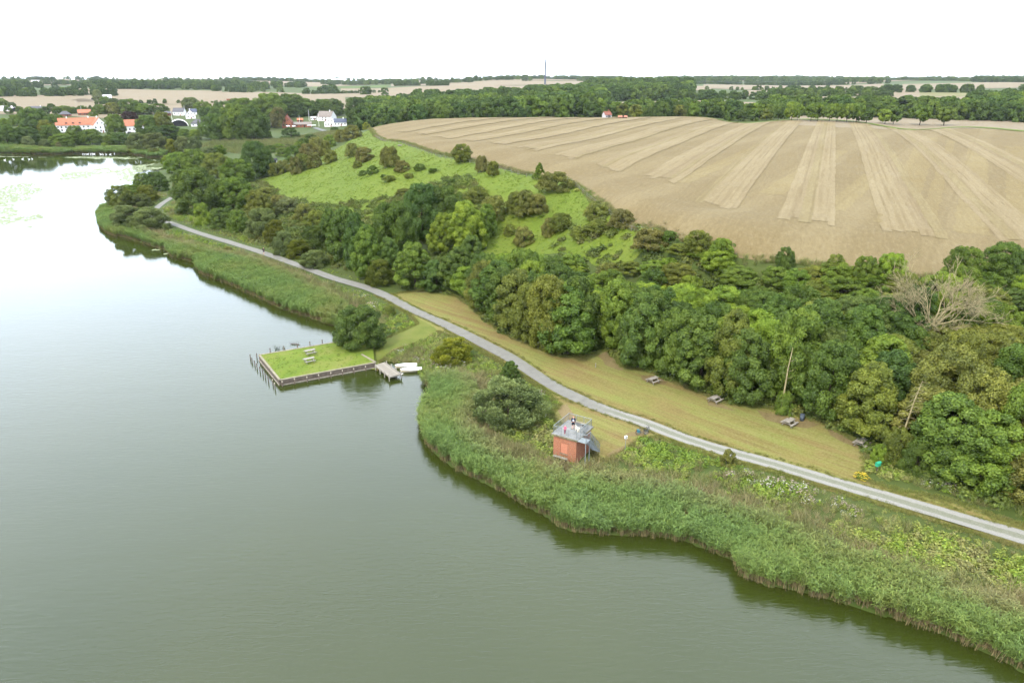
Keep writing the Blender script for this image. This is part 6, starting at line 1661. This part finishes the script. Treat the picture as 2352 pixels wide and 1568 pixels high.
oak = thing("dead_oak", "wide bare oak with pale bleached branches rising from the wood", "dead tree", (x, y, z - .2)); oak.scale = (.86, .86, .92)
g = random.Random(5); b = MB(); b.tube([(-1.2, 0, -.5), (-1.1, 0, H * .16), (-.9, .1, H * .34)], [.50, .40, .34], 9); b.build("trunk", m_dead, oak, True)
for i, (az, el, Lf) in enumerate([(175, 22, .42), (165, 40, .40), (150, 62, .42), (95, 78, .50), (70, 60, .52), (30, 52, .50), (10, 34, .56), (-10, 18, .50), (200, 12, .34), (-30, 30, .44), (40, 30, .50), (-60, 10, .30), (230, -4, .26)]):
    d = Vector((math.cos(R(az)) * math.cos(R(el)), math.sin(R(az)) * math.cos(R(el)) * .8, math.sin(R(el))))
    b = MB(); branchy(b, Vector((-.95, .1, H * (.20 + .012 * i))), d, H * Lf * (.80 if el < 35 else 1.05), .15, 4, g, .46, .05, .17); b.build("branch", m_dead, oak, True)
x, y, z, H = based(1793, 950, 795)
sn = thing("bare_tree", "straight white bare trunk standing at the edge of the wood", "dead tree", (x, y, z - .2))
b = MB(); b.tube([(0, 0, -.3), (.05, 0, H * .3), (.12, 0, H * .7), (.35, 0, H)], [.17, .13, .09, .03], 7); b.build("trunk", m_dead, sn, True)
for zf, dx in ((.62, -.8), (.66, .9), (.72, -.5), (.80, .6), (.55, .8)):
    b = MB(); b.tube([(.1, 0, H * zf), (.1 + dx * .6, -.2, H * zf + .15), (.1 + dx, -.2, H * zf + .45)], [.04, .025, .008], 4); b.build("branch", m_dead, sn, True)
x, y, z, H = based(2055, 1042, 868)
sn = thing("dead_tree", "grey dead tree with drooping side branches leaning at the wood edge", "dead tree", (x, y - .4, z - .2))
g = random.Random(9); b = MB(); ax_ = [Vector((0, 0, -.3)), Vector((.35, 0, H * .4)), Vector((.75, 0, H * .75)), Vector((1.2, 0, H))]
b.tube(ax_, [.15, .11, .07, .02], 7); b.build("trunk", m_dead, sn, True)
for k in range(22):
    t = .30 + .68 * k / 21; i = min(2, int(t * 3)); p = ax_[i].lerp(ax_[i + 1], t * 3 - i); s_ = 1 if k % 2 else -1; L_ = (1 - t) * 2.2 + .45
    b = MB(); d = Vector((s_ * g.uniform(.7, 1), g.uniform(-.6, .3), g.uniform(-.15, .35)))
    pts = [p, p + d * L_ * .5, p + d * L_ + Vector((0, 0, -.28 * L_ * (1.2 - t)))]; b.tube(pts, [.035, .022, .007], 4)
    b.tube([pts[1], pts[1] + Vector((s_ * .25, -.2, -.3)) * L_ * .6], [.016, .005], 4); b.build("branch", m_dead, sn, True)

# ------------------------------------------------------------------ fence between pasture and field
FL_ = [(862,314,18.6),(885,326,19.6),(930,331,20.5),(1000,355,19.9),(1100,377,19.3),(1200,403,18.8),(1290,417,18.2),(1345,448,17.8),(1400,489,17.2),(1480,528,16.6),(1545,553,16.2)]
fl = smooth_line([on_plane(*p) for p in FL_], 0.5); arc = np.concatenate([[0], np.cumsum(np.hypot(*np.diff(fl, axis=0).T))])
fence = thing("pasture_fence", "post and wire fence between the bright pasture and the stubble field", "fence", (*fl[0], ht(*fl[0])))
fo = Vector((*fl[0], ht(*fl[0]))); tops = []; pm = None
for s_ in np.arange(0, arc[-1], 4.2):
    x, y = np.interp(s_, arc, fl[:, 0]), np.interp(s_, arc, fl[:, 1]); z = ht(x, y)
    if pm is None: b = MB(); b.tube([(0, 0, -.3), (0, 0, 1.25)], .075, 6); o = b.build("post", m_wood, fence); pm = o.data
    else: o = link("post", pm, fence)
    o.location = Vector((x, y, z)) - fo; o.rotation_euler = (random.uniform(-.05, .05), random.uniform(-.05, .05), 0); tops.append(o.location.copy())
for hz_ in (.55, 1.1):
    b = MB(); b.tube([t + Vector((0, 0, hz_)) for t in tops], .012, 4); b.build("wire", m_steel, fence)
x, y = sight(919, 336); r = thing("trough", "pale stone trough on the crest of the bright pasture", "trough", (x, y, ht(x, y)), .4)
b = MB(); b.box((0, 0, .3), (1.7, .7, .6)); b.build("basin", m_kerb, r); b = MB(); b.box((0, 0, .58), (1.5, .5, .06)); b.build("water", m_steel, r)

# ------------------------------------------------------------------ village
m_wallw = paint("white_render", (0.58,0.57,0.55), 0.06, 1.5, 0.9, 0, 0.05, 0.15)
m_red = paint("dull_red_tiles", (0.13,0.050,0.036), 0.2, 1.2, 0.9, 0, 0.2, 0.1)
m_tile = paint("orange_tiles", (0.25,0.098,0.056), 0.15, 1.2, 0.85, 0, 0.2, 0.15)
m_slate = paint("grey_slates", (0.068,0.066,0.070), 0.15, 1.2, 0.95, 0, 0.2, 0.2)
m_taupe = paint("taupe_roof", (0.135,0.115,0.100), 0.15, 1.2, 0.85, 0, 0.2, 0.15)
m_blue = paint("blue_solar_roof", (0.024,0.030,0.055), 0.15, 1.2, 0.45, 0, 0.1, 0.4)
m_brickh = paint("village_brick", (0.17,0.065,0.04), 0.15, 2, 0.9, 0, 0.2, 0.1)
m_fibre = paint("fibre_cement_roof", (0.33,0.31,0.31), 0.1, 1.5, 0.9, 0, 0.2, 0.1)
m_win = paint("dark_window_glass", (0.03,0.035,0.04), 0.1, 3, 0.25, 0, 0, 0.5)
m_blk = paint("tarred_boards", (0.020,0.020,0.022), 0.2, 3, 0.9, 0, 0.1, 0.1)
def house(name, label, px0, px1, base, ridge, eave, D=9.0, wall=m_wallw, roof=m_tile, cat="house", gable_front=False, wins=4, chim=1, turn=0.0, group="village houses", hip=0.0, rows=1, z=None):
    """a gabled house whose outline in the survey photo runs from px0 to px1"""
    x, y = sight((px0 + px1) / 2, base); zb = ht(x, y) - .1; Z = project(x, y, zb)[2]
    W = (px1 - px0) * Z / FOC; h = rise(x, y, zb, ridge); e = min(h * .9, rise(x, y, zb, eave))
    fa = math.atan2(y, x) - math.pi / 2 + turn
    r = thing(name, label, cat, (x, y, zb), fa, group)
    if gable_front: Lx, Ly = D, W
    else: Lx, Ly = W, D
    rot = math.pi / 2 if gable_front else 0
    T_ = lambda p: (p[0] * math.cos(rot) - p[1] * math.sin(rot), p[0] * math.sin(rot) + p[1] * math.cos(rot) + D / 2, p[2])
    b = MB(); hx, hy = Lx / 2, Ly / 2
    hw = hx - hip
    vs_ = [(-hx,-hy,-2),(hx,-hy,-2),(hx,hy,-2),(-hx,hy,-2),(-hx,-hy,e),(hx,-hy,e),(hx,hy,e),(-hx,hy,e)]
    f_ = [(0,1,5,4),(1,2,6,5),(2,3,7,6),(3,0,4,7)]
    if not hip: vs_ += [(-hx,0,h),(hx,0,h)]; f_ = [(0,1,5,4),(1,2,6,9,5),(2,3,7,6),(3,0,4,8,7)]
    b.add([T_(p) for p in vs_], f_); b.build("wall", wall, r)
    o = .35; sl = (h - e) / hy; b = MB(); lo = e - sl * o + .12; up = h + .12; gx_ = hx + .25
    rw = hw if hip else gx_
    for t in (0.0, .16):
        pass
    vs_ = [(-gx_,-hy-o,lo),(gx_,-hy-o,lo),(rw,0,up),(-rw,0,up),(gx_,hy+o,lo),(-gx_,hy+o,lo)]
    vs2 = [(p[0], p[1], p[2] - .14) for p in vs_]
    b.add([T_(p) for p in vs_ + vs2], [(0,1,2,3),(3,2,4,5),(0+6,3+6,2+6,1+6),(3+6,5+6,4+6,2+6),(0,6,7,1),(4,10,11,5),(1,7,8,2),(2,8,10,4),(5,11,9,3),(3,9,6,0)])
    rf = b.build("roof", roof, r)
    for c in range(chim):
        cx_ = (-.6 + 1.2 * (c / max(1, chim - 1)) if chim > 1 else .55) * hx * .9
        b = MB(); p = T_((cx_, 0, h + .45)); b.box(p, (.8, .8, 1.5), rot); b.build("chimney", wall if wall is m_wallw else m_brickh, rf)
    fw = W / 2
    for row in range(rows):
        zc = e * (.55 if rows == 1 else (.30 + .42 * row))
        for k in range(wins):
            xx = -fw + W * (k + .5) / wins
            b = MB(); b.box((xx, -.03, zc), (min(1.1, W / wins * .5), .08, min(1.4, e * .38))); b.build("window", m_win, r)
    if gable_front:
        for s_ in (-.16, .16):
            b = MB(); b.box((s_ * W, -.03, e + (h - e) * .30), (.9, .08, 1.1)); b.build("window", m_win, r)
    b = MB(); b.box((fw * .12 if wins % 2 == 0 else fw * .33, -.035, 1.0), (1.0, .07, 2.1)); b.build("door", m_brickh if wall is m_wallw else m_blk, r)
    return r, W, e, h
mr, W, e, h = house("manor_house", "long white manor with an orange tiled roof and dormers on the far shore", 145, 224, 303, 271.5, 287, 12, m_wallw, m_tile, "manor", False, 9, 2, 0.03, "white walled buildings with orange roofs", 0, 2)
for k in (-.62, -.28, .06):
    b = MB(); b.box((k * W / 2, 1.9, e + 1.6), (1.5, 2.2, 1.3)); d = b.build("dormer", m_tile, mr); b = MB(); b.box((k * W / 2, .78, e + 1.6), (1.0, .06, .9)); b.build("pane", m_win, d)
house("manor_wing", "white gabled manor wing with an orange roof standing nearest the lake", 219, 247, 305, 271, 288, 16, m_wallw, m_tile, "manor", True, 3, 1, 0.12, "white walled buildings with orange roofs", 0, 2)
house("white_barn", "white barn with an orange roof right of the big round tree", 288, 331, 306, 275.5, 289, 9, m_wallw, m_tile, "barn", False, 5, 0, .03, "white walled buildings with orange roofs")
house("lean_to", "small orange roofed outbuilding at the left end of the manor", 131, 147, 297, 282, 288, 6, m_wallw, m_tile, "outbuilding", False, 2, 0, .03)
house("orange_cottage", "cottage with an orange roof above the manor", 182, 208, 265.5, 252, 259, 9, m_brickh, m_tile, "house", False, 3, 1)
house("slate_house", "house with a dark slate hipped roof above the manor", 138, 163, 268, 256, 262.5, 9, m_brickh, m_slate, "house", False, 3, 0, 0, "village houses", 4)
house("white_house", "white gable end peeping behind the slate roofed house", 131, 143, 262, 252, 257, 8, m_wallw, m_slate, "house", True, 1, 0)
house("farm_shed", "long pale roofed farm shed at the far left", -8, 28, 256, 244, 250, 14, m_wallw, m_fibre, "shed", False, 2, 0, .05)
house("boarded_shed", "dark boarded shed with a pale roof edge beside the long farm shed", 28, 44, 257.5, 246.5, 251, 8, m_blk, m_fibre, "shed", True, 1, 0)
house("slate_row", "long slate roofed house behind the great dark tree", 70, 102, 256, 244.5, 250, 9, m_wallw, m_slate, "house", False, 4, 1)
house("white_cottage", "white cottage right of the great dark tree", 101, 113, 259.5, 249, 254, 8, m_wallw, m_slate, "house", True, 2, 0)
house("white_villa", "white house with a dark roof left of the village flagpole", 398, 422, 265.5, 248.5, 257, 10, m_wallw, m_slate, "house", False, 3, 0, -.3)
house("low_annex", "low brick annex joined to the white house by the flagpole", 380, 394, 266, 256, 260, 7, m_brickh, m_slate, "house", False, 2, 0)
house("white_double_house", "tall white house with a grey roof right of the village flagpole", 428, 449, 273, 253, 264, 9, m_wallw, m_taupe, "house", True, 2, 1)
house("blue_roof_house", "white house with a blue roof behind the tall white one", 436, 452, 264, 250.5, 257, 8, m_wallw, m_blue, "house", False, 2, 0)
house("grey_bungalow", "bungalow with a wide grey roof below the white houses", 441, 478, 291, 275, 284, 10, m_wallw, m_slate, "house", False, 4, 0, 0, "village houses", 4)
house("white_inn", "large white house with a taupe roof at the edge of the dark wood", 727, 763, 278.5, 256, 268.5, 11, m_wallw, m_taupe, "house", False, 4, 1, -.55, "houses at the edge of the dark wood", 0, 2)
house("sun_room", "low white annex at the left of the large white house", 714, 727, 276, 268.5, 270.5, 6, m_wallw, m_fibre, "house", False, 3, 0)
house("white_gable_house", "white house with a glazed gable in front of the large white one", 746, 772, 291.5, 270, 281, 10, m_wallw, m_fibre, "house", True, 4, 0, -.1, "houses at the edge of the dark wood")
house("solar_house", "white wing with a blue solar roof at the right of the houses", 768, 796, 290, 273, 281, 8, m_wallw, m_blue, "house", False, 4, 1, -.05, "houses at the edge of the dark wood")
house("brick_cottage", "brick cottage with a steep red roof left of the flagpoles", 649, 670, 295, 266, 281, 9, m_brickh, m_red, "house", True, 3, 1, -.2)
house("long_shed", "long low brown shed beside the brick cottage", 669, 714, 293, 281, 286, 8, m_brickh, m_taupe, "shed", False, 5, 0, -.15)
house("black_hut", "black boarded hut left of the brick cottage", 606, 638, 294, 283, 287, 8, m_blk, m_slate, "hut", False, 3, 0)
house("red_cottage", "little red cottage behind the long brown shed", 683, 696, 280, 272, 276, 7, m_brickh, m_tile, "house", False, 2, 0)
house("field_shed", "small pale grey shed below the pasture hill", 623, 637, 376, 365, 368, 4, m_fibre, m_blk, "shed", False, 1, 0)
house("orange_roof_house", "white house with an orange roof half hidden behind the field crest", 1390, 1405, 271.5, 257, 264, 8, m_fibre, m_red, "house", False, 2, 1, .3)
house("low_orange_house", "low orange roofed building just behind the field crest", 1420, 1440, 272, 266.5, 269, 7, m_brickh, m_tile, "house", False, 2, 0)
house("farmhouse", "white roofed farmhouse among trees in the far left field", 236, 256, 229, 218, 223.5, 12, m_wallw, m_fibre, "farmhouse", False, 3, 0)
house("black_barn", "black barn at the left of the far farmhouse", 211, 221, 230, 223, 226, 9, m_blk, m_slate, "barn", True, 1, 0)
for a in [("pale_hall", "long pale hall on the far left horizon", 46, 66, 189.5, 184, 186), ("pale_hall", "second pale hall right of the first on the far left horizon", 74, 92, 189, 184.3, 186), ("far_farm", "pale farm building on the horizon above the pasture", 768, 796, 187, 181, 183.5),
          ("far_farm", "pale farm building on the horizon left of the mast", 958, 974, 186, 180, 182.5), ("far_farm", "white farm group on the horizon at the right", 2062, 2088, 184.5, 177, 180)]:
    house(a[0], a[1], *a[2:7], 30, m_wallw, m_fibre, "farm building", False, 3, 0, 0, "farm buildings on the horizon")
# arched barn
x, y = sight(412, 290.5); z = ht(x, y); Z = project(x, y, z)[2]; W = 38 * Z / FOC; h = rise(x, y, z, 275.5)
r = thing("arched_barn", "dark arched barn with a pale rim among the village trees", "barn", (x, y, z), math.atan2(y, x) - math.pi / 2)
arc_ = [(W / 2 * math.cos(a), h * math.sin(a)) for a in np.linspace(0, math.pi, 15)]
b = MB(); b.add([(p, 1.2, q) for p, q in arc_] + [(0, 1.2, 0)], [(i, 15, i + 1) if False else (15, i, i + 1) for i in range(14)]); b.build("front", m_blk, r)
b = MB(); b.add([(p, yy, q) for yy in (0, 18) for p, q in arc_], [(i, i + 15, i + 16, i + 1) for i in range(14)]); b.build("roof", m_fibre, r, True)
b = MB(); b.tube([(p, 0, q) for p, q in arc_], .35, 6); b.build("rim", m_white, r, True)
# flagpoles and lamp posts
for px, b0, t0, lb in [(425.3,262,243,'white flagpole between the two white village houses'), (395.8,278,256,'white flagpole in front of the arched barn'), (710.4,279,252,'tall white flagpole left of the large white house'), (715.5,292,275,'short flagpole by the white canopy'),
                       (733,291,261,'white flagpole before the large white house'), (688.6,285,267,'thin pole behind the long brown shed'), (625,284,274,'short pale chimney pole by the black hut'), (188,261,246,'pale lamp post right of the slate roofed house'), (68,258,246,'pale lamp post by the farm shed'),
                       (486,262,246,'thin pale pole right of the blue roofed house')]:
    x, y, z, h = based(px, b0, t0); r = thing("flagpole", lb, "pole", (x, y, z), 0, "pale poles in the village")
    b = MB(); b.tube([(0, 0, -.3), (0, 0, h)], [.16, .09], 6); b.build("pole", m_white, r); b = MB(); b.tube([(0, 0, h), (0, 0, h + .25)], [.18, .1], 6); b.build("finial", m_white, r)
for px, py, lb in [(662,289.8,'white parasol on the terrace of the brick cottage, left one'), (675.5,291,'white parasol on the terrace of the brick cottage, right one')]:
    x, y, z = *sight(px, 296), 0; z = ht(x, y); r = thing("parasol", lb, "parasol", (x, y, z), 0, "terrace parasols")
    b = MB(); b.tube([(0, 0, 0), (0, 0, 2.9)], .05, 6); b.build("pole", m_steel, r); b = MB(); b.tube([(0, 0, 2.3), (0, 0, 3.0)], [2.2, .1], 8); b.build("canopy", m_white, r)
x, y = sight(716, 294); r = thing("canopy_tent", "flat white canopy beside the lane", "canopy", (x, y, ht(x, y)), math.atan2(y, x) - math.pi / 2)
b = MB(); b.box((0, 2, 2.3), (8, 4, .25)); b.build("roof", m_white, r)
for sx_ in (-3.7, 3.7):
    b = MB(); b.bar((sx_, .2, 0), (sx_, .2, 2.2), .15); b.build("post", m_steel, r)
lane = [(724,294),(738,299),(752,303.5),(765,306.5),(780,308.5)]
LX = smooth_line([sight(*p) for p in lane], 3.0); tg = np.gradient(LX, axis=0); tg /= np.hypot(tg[:,0], tg[:,1])[:,None]; nn = np.stack([-tg[:,1], tg[:,0]], 1)
structure(drape("village_lane", list(map(tuple, np.concatenate([LX + nn * 2.4, (LX - nn * 2.4)[::-1]]))), .08, paint("pale_asphalt", (0.085,0.085,0.082), 0.1, 2, .9)))

def car(px, py, label, mat, ang):
    x, y = sight(px, py); r = thing("parked_car", label, "car", (x, y, ht(x, y)), ang, "cars parked by the manor")
    b = MB(); b.add([(-2.1,-.85,.35),(2.1,-.85,.35),(2.1,.85,.35),(-2.1,.85,.35),(-2.1,-.85,.85),(2.1,-.85,.75),(2.1,.85,.75),(-2.1,.85,.85)], [(0,3,2,1),(4,5,6,7),(0,1,5,4),(1,2,6,5),(2,3,7,6),(3,0,4,7)]); b.build("body", mat, r)
    b = MB(); b.add([(-1.7,-.8,.83),(1.0,-.8,.8),(1.0,.8,.8),(-1.7,.8,.83),(-1.2,-.65,1.42),(.3,-.65,1.42),(.3,.65,1.42),(-1.2,.65,1.42)], [(4,5,6,7),(0,1,5,4),(1,2,6,5),(2,3,7,6),(3,0,4,7)]); b.build("cabin", m_win, r)
    for sx_ in (-1.3, 1.3):
        for sy_ in (-.8, .8):
            b = MB(); b.tube([(sx_, sy_ - .1, .33), (sx_, sy_ + .1, .33)], .33, 10); b.build("wheel", m_black, r)
car(289, 306.5, "white car parked left of the white barn", m_white, .2); car(299, 307, "dark car parked before the white barn", m_dgrey, .1); car(274, 306, "white car by the manor under the round tree", m_white, -.1)

# wires, mast, farm machine
def hpole(px, b0, t0, label, gap=3.4):
    x, y, z, h = based(px, b0, t0); r = thing("power_pole", label, "power pole", (x, y, z), math.atan2(y, x) - math.pi / 2, "wooden power line poles")
    for s_ in (-gap / 2, gap / 2):
        b = MB(); b.tube([(s_, 0, -.5), (s_, 0, h)], [.20, .15], 6); b.build("post", m_wood2, r)
    b = MB(); b.bar((-gap, 0, h - .6), (gap, 0, h - .6), .2); b.build("crossarm", m_wood2, r)
    return Vector((x, y, z + h - .4))
hp = [hpole(585, 323, 299.5, "twin wooden power pole on the marsh left of the hill", 3.2), hpole(1496, 214, 187, "twin wooden power pole before the dark far wood", 4.0), hpole(1622, 209, 186, "twin wooden power pole right of the dark far wood", 4.0), hpole(1893, 202, 184, "twin wooden power pole above the avenue", 4.0), hpole(1780, 205, 186, "farther twin power pole between the others", 4.0)]
b = MB(); o = Vector(hp[1])
for zz in (0, -.9):
    pts = []
    for a, c in zip((hp[1], hp[2], hp[4]), (hp[2], hp[4], hp[3])):
        for t in np.linspace(0, 1, 8): p = a.lerp(c, t); pts.append((p.x - o.x, p.y - o.y, p.z - o.z + zz - 4 * 2.2 * t * (1 - t)))
    b.tube(pts, .05, 4)
wr = b.build("power_line", m_steel, None, False, o); tag(wr, "slack power line strung between the twin poles", "wire")
dx, dy, dz = ray(1252, 186); t = 1900 / dy; x, y = dx * t, dy * t; z = ht(x, y); h = rise(x, y, z, 135)
r = thing("mast", "tall thin mast on the horizon above the dark wood", "mast", (x, y, z)); m_mast = paint("mast_grey", (0.045,0.052,0.07), 0.05, 1, 0.8)
b = MB(); b.tube([(0, 0, -2), (0, 0, h * .86)], [2.3, 2.1], 8); b.build("shaft", m_mast, r); b = MB(); b.tube([(0, 0, h * .86), (0, 0, h)], [1.7, 1.3], 8); b.build("antenna", m_mast, r)
x, y = sight(528, 232); r = thing("farm_trailer", "rusty farm trailer parked on the far stubble field", "trailer", (x, y, ht(x, y)), .2)
b = MB(); b.box((0, 0, 2.0), (9, 2.6, 2.0)); b.build("box", m_brickh, r)
for s_ in (-3, 3):
    for q_ in (-1.2, 1.2): b = MB(); b.tube([(s_, q_ - .2, .7), (s_, q_ + .2, .7)], .7, 10); b.build("wheel", m_black, r)

# swans on the far water, duckweed
m_swan = paint("white_plumage", (0.72,0.72,0.70), 0.05, 6, 0.8, 0, 0.1, 0.1)
sw_me = None
S2 = lambda x, y: ((130 + x / 10.22) * .91875, (260 + y / 10.22) * .91875)
spots = [S2(x, 1290) for x in (785, 825, 870, 915, 985, 1025, 1085, 1065, 1245, 1305, 1385, 1490, 1595)] + [(11, 368), (31, 367), (52, 365.5), (67, 366.5), (74, 365.6)]
for i, (px, py) in enumerate(spots):
    x, y = on_plane(px, py + random.uniform(-.6, .8), 0)
    r = thing("swan", f"{names[i] if i < 11 else ('twelfth', 'last')[i - 11]} white swan from the left among those by the far reeds" if i < 13 else f"{names[i - 13]} white swan from the left end of the far shore", "swan", (x, y, 0), random.uniform(0, 6.28), "swans near the far reeds" if i < 13 else "swans at the far left shore")
    if sw_me is None:
        o = skin("body", [(0,0,.16,.22),(-.35,0,.18,.20),(-.62,0,.28,.08),(.32,0,.20,.17),(.50,0,.42,.075),(.48,0,.75,.06),(.54,0,.95,.07),(.70,0,.92,.04)], [(0,1),(1,2),(0,3),(3,4),(4,5),(5,6),(6,7)], m_swan, r, 1); sw_me = o.data
    else: o = link("body", sw_me, r)
    o.scale = (1.05, 1.05, 1.05)
m_duck = paint("duckweed", (0.145,0.165,0.088), 0.12, 0.3, 0.8, 0, 0, 0.1)
VX, VF = [], []
cell = 1.0
def duckweed(poly, thr, seed, sx_=1.0, sy_=2.4):
    P = np.array([on_plane(px, py, 0) for px, py in poly]); x0, y0 = P.min(0); x1, y1 = P.max(0); ex, ey = .9, 1.6
    GX, GY = np.meshgrid(np.arange(x0, x1, ex), np.arange(y0, y1, ey)); gx, gy = GX.ravel(), GY.ravel()
    ok = poly_inside(P, gx, gy) & ~(~poly_inside(lake_poly, gx, gy)); gx, gy = gx[ok], gy[ok]
    d = poly_dist(P, gx, gy); f = fbm(gx / (16 * sx_), gy / (9 * sy_), seed, 5) + np.clip(d / 22 - .25, -.25, .08)
    f2 = fbm(gx / 3.0, gy / 4.0, seed + 7, 2)
    ok = f + (f2 - .5) * .25 > thr; gx, gy = gx[ok], gy[ok]; j = np.random.default_rng(seed)
    for a, c in zip(gx, gy):
        o = len(VX); s_ = j.uniform(.5, 1.15); a += j.uniform(-.4, .4); c += j.uniform(-.7, .7); k = 7; ph = j.uniform(0, 6)
        VX.extend([(a + ex * s_ * .78 * math.cos(ph + 6.283 * i / k) * j.uniform(.7, 1.1), c + ey * s_ * .75 * math.sin(ph + 6.283 * i / k) * j.uniform(.7, 1.1), 0.012 + .006 * j.uniform()) for i in range(k)]); VF.append(tuple(range(o, o + k)))
duckweed([(-40,440),(60,418),(110,430),(105,470),(125,505),(130,530),(40,535),(-40,520)], .44, 3)
duckweed([(230,395),(330,375),(378,368),(384,392),(345,402),(300,418),(240,412)], .50, 5)
duckweed([(100,395),(260,380),(300,395),(230,420),(120,430)], .56, 8)
duckweed([(-40,357.5),(60,358),(130,358.5),(230,358),(330,361.5),(372,366),(372,374),(330,368),(200,366),(-40,362)], .52, 11, 1.6, .8)
duckweed([(140,470),(250,450),(225,500),(150,520)], .56, 14)
duckweed([(255,545),(330,560),(390,580),(384,592),(300,556)], .50, 15, .5, .5)
me = bpy.data.meshes.new("duckweed"); me.from_pydata(VX, [], VF); me.materials.append(m_duck); me.update()
stuff(link("duckweed", me), "pale green duckweed drifting on the far water")

# ------------------------------------------------------------------ the air
m_haze = bpy.data.materials.new("haze"); m_haze.use_nodes = True; nt = m_haze.node_tree; nt.nodes.clear()
vo = nt.nodes.new("ShaderNodeVolumePrincipled"); vo.inputs['Color'].default_value = (0.88, 0.95, 1.0, 1); vo.inputs['Density'].default_value = 0.000024; vo.inputs['Anisotropy'].default_value = 0.0
om = nt.nodes.new("ShaderNodeOutputMaterial"); nt.links.new(vo.outputs[0], om.inputs['Volume'])
b = MB(); b.box((0, 4550, 84), (16000, 10500, 172)); hz = b.build("haze", m_haze); stuff(hz, "thin haze over the whole country")
# ------------------------------------------------------------------ labels of the trees: colour, kind, place, and order from the left among their like
ORD = ['first','second','third','fourth','fifth','sixth','seventh','eighth','ninth','tenth','eleventh','twelfth','thirteenth','fourteenth','fifteenth','sixteenth','seventeenth','eighteenth','nineteenth','twentieth']
NOUN = {'alder_tree': 'tall tree', 'broadleaf_tree': 'rounded tree', 'willow_tree': 'feathery willow', 'willow_shrub': 'wide willow shrub', 'hawthorn_shrub': 'low shrub', 'lone_shrub': 'spiky shrub', 'poplar_tree': 'narrow tree', 'avenue_tree': 'tree', 'woodland_tree': 'tree'}
def zone_phrase(zone, root, px):
    if zone not in ('edge', 'middle', 'top'): return zone
    side = 'left of the picnic tables' if px < 1440 else ('above the picnic tables' if px < 1960 else 'near the bare oak')
    return {'edge': 'at the lawn edge', 'middle': 'inside the wood', 'top': 'under the field edge'}[zone] + ' ' + side
cells = {}
for root, zone, tone, px, group in TREES:
    ph = zone_phrase(zone, root, px)
    kn = root.name.split('.')[0]
    cells.setdefault((NOUN.get(kn, 'tree'), tone, ph), []).append((px, root))
for (noun, tone, ph), lst in cells.items():
    lst.sort(key=lambda a: a[0])
    for i, (px, root) in enumerate(lst):
        if len(lst) == 1: s = f"{tone} {noun} {ph}"
        elif i == len(lst) - 1: s = f"rightmost {tone} {noun} {ph}"
        elif i == 0: s = f"leftmost {tone} {noun} {ph}"
        else: s = f"{ORD[min(i, 19)]} {tone} {noun} from left {ph}"
        root['label'] = s
        root['group'] = ('shrubs ' if root['category'] == 'shrub' else 'trees ') + ph
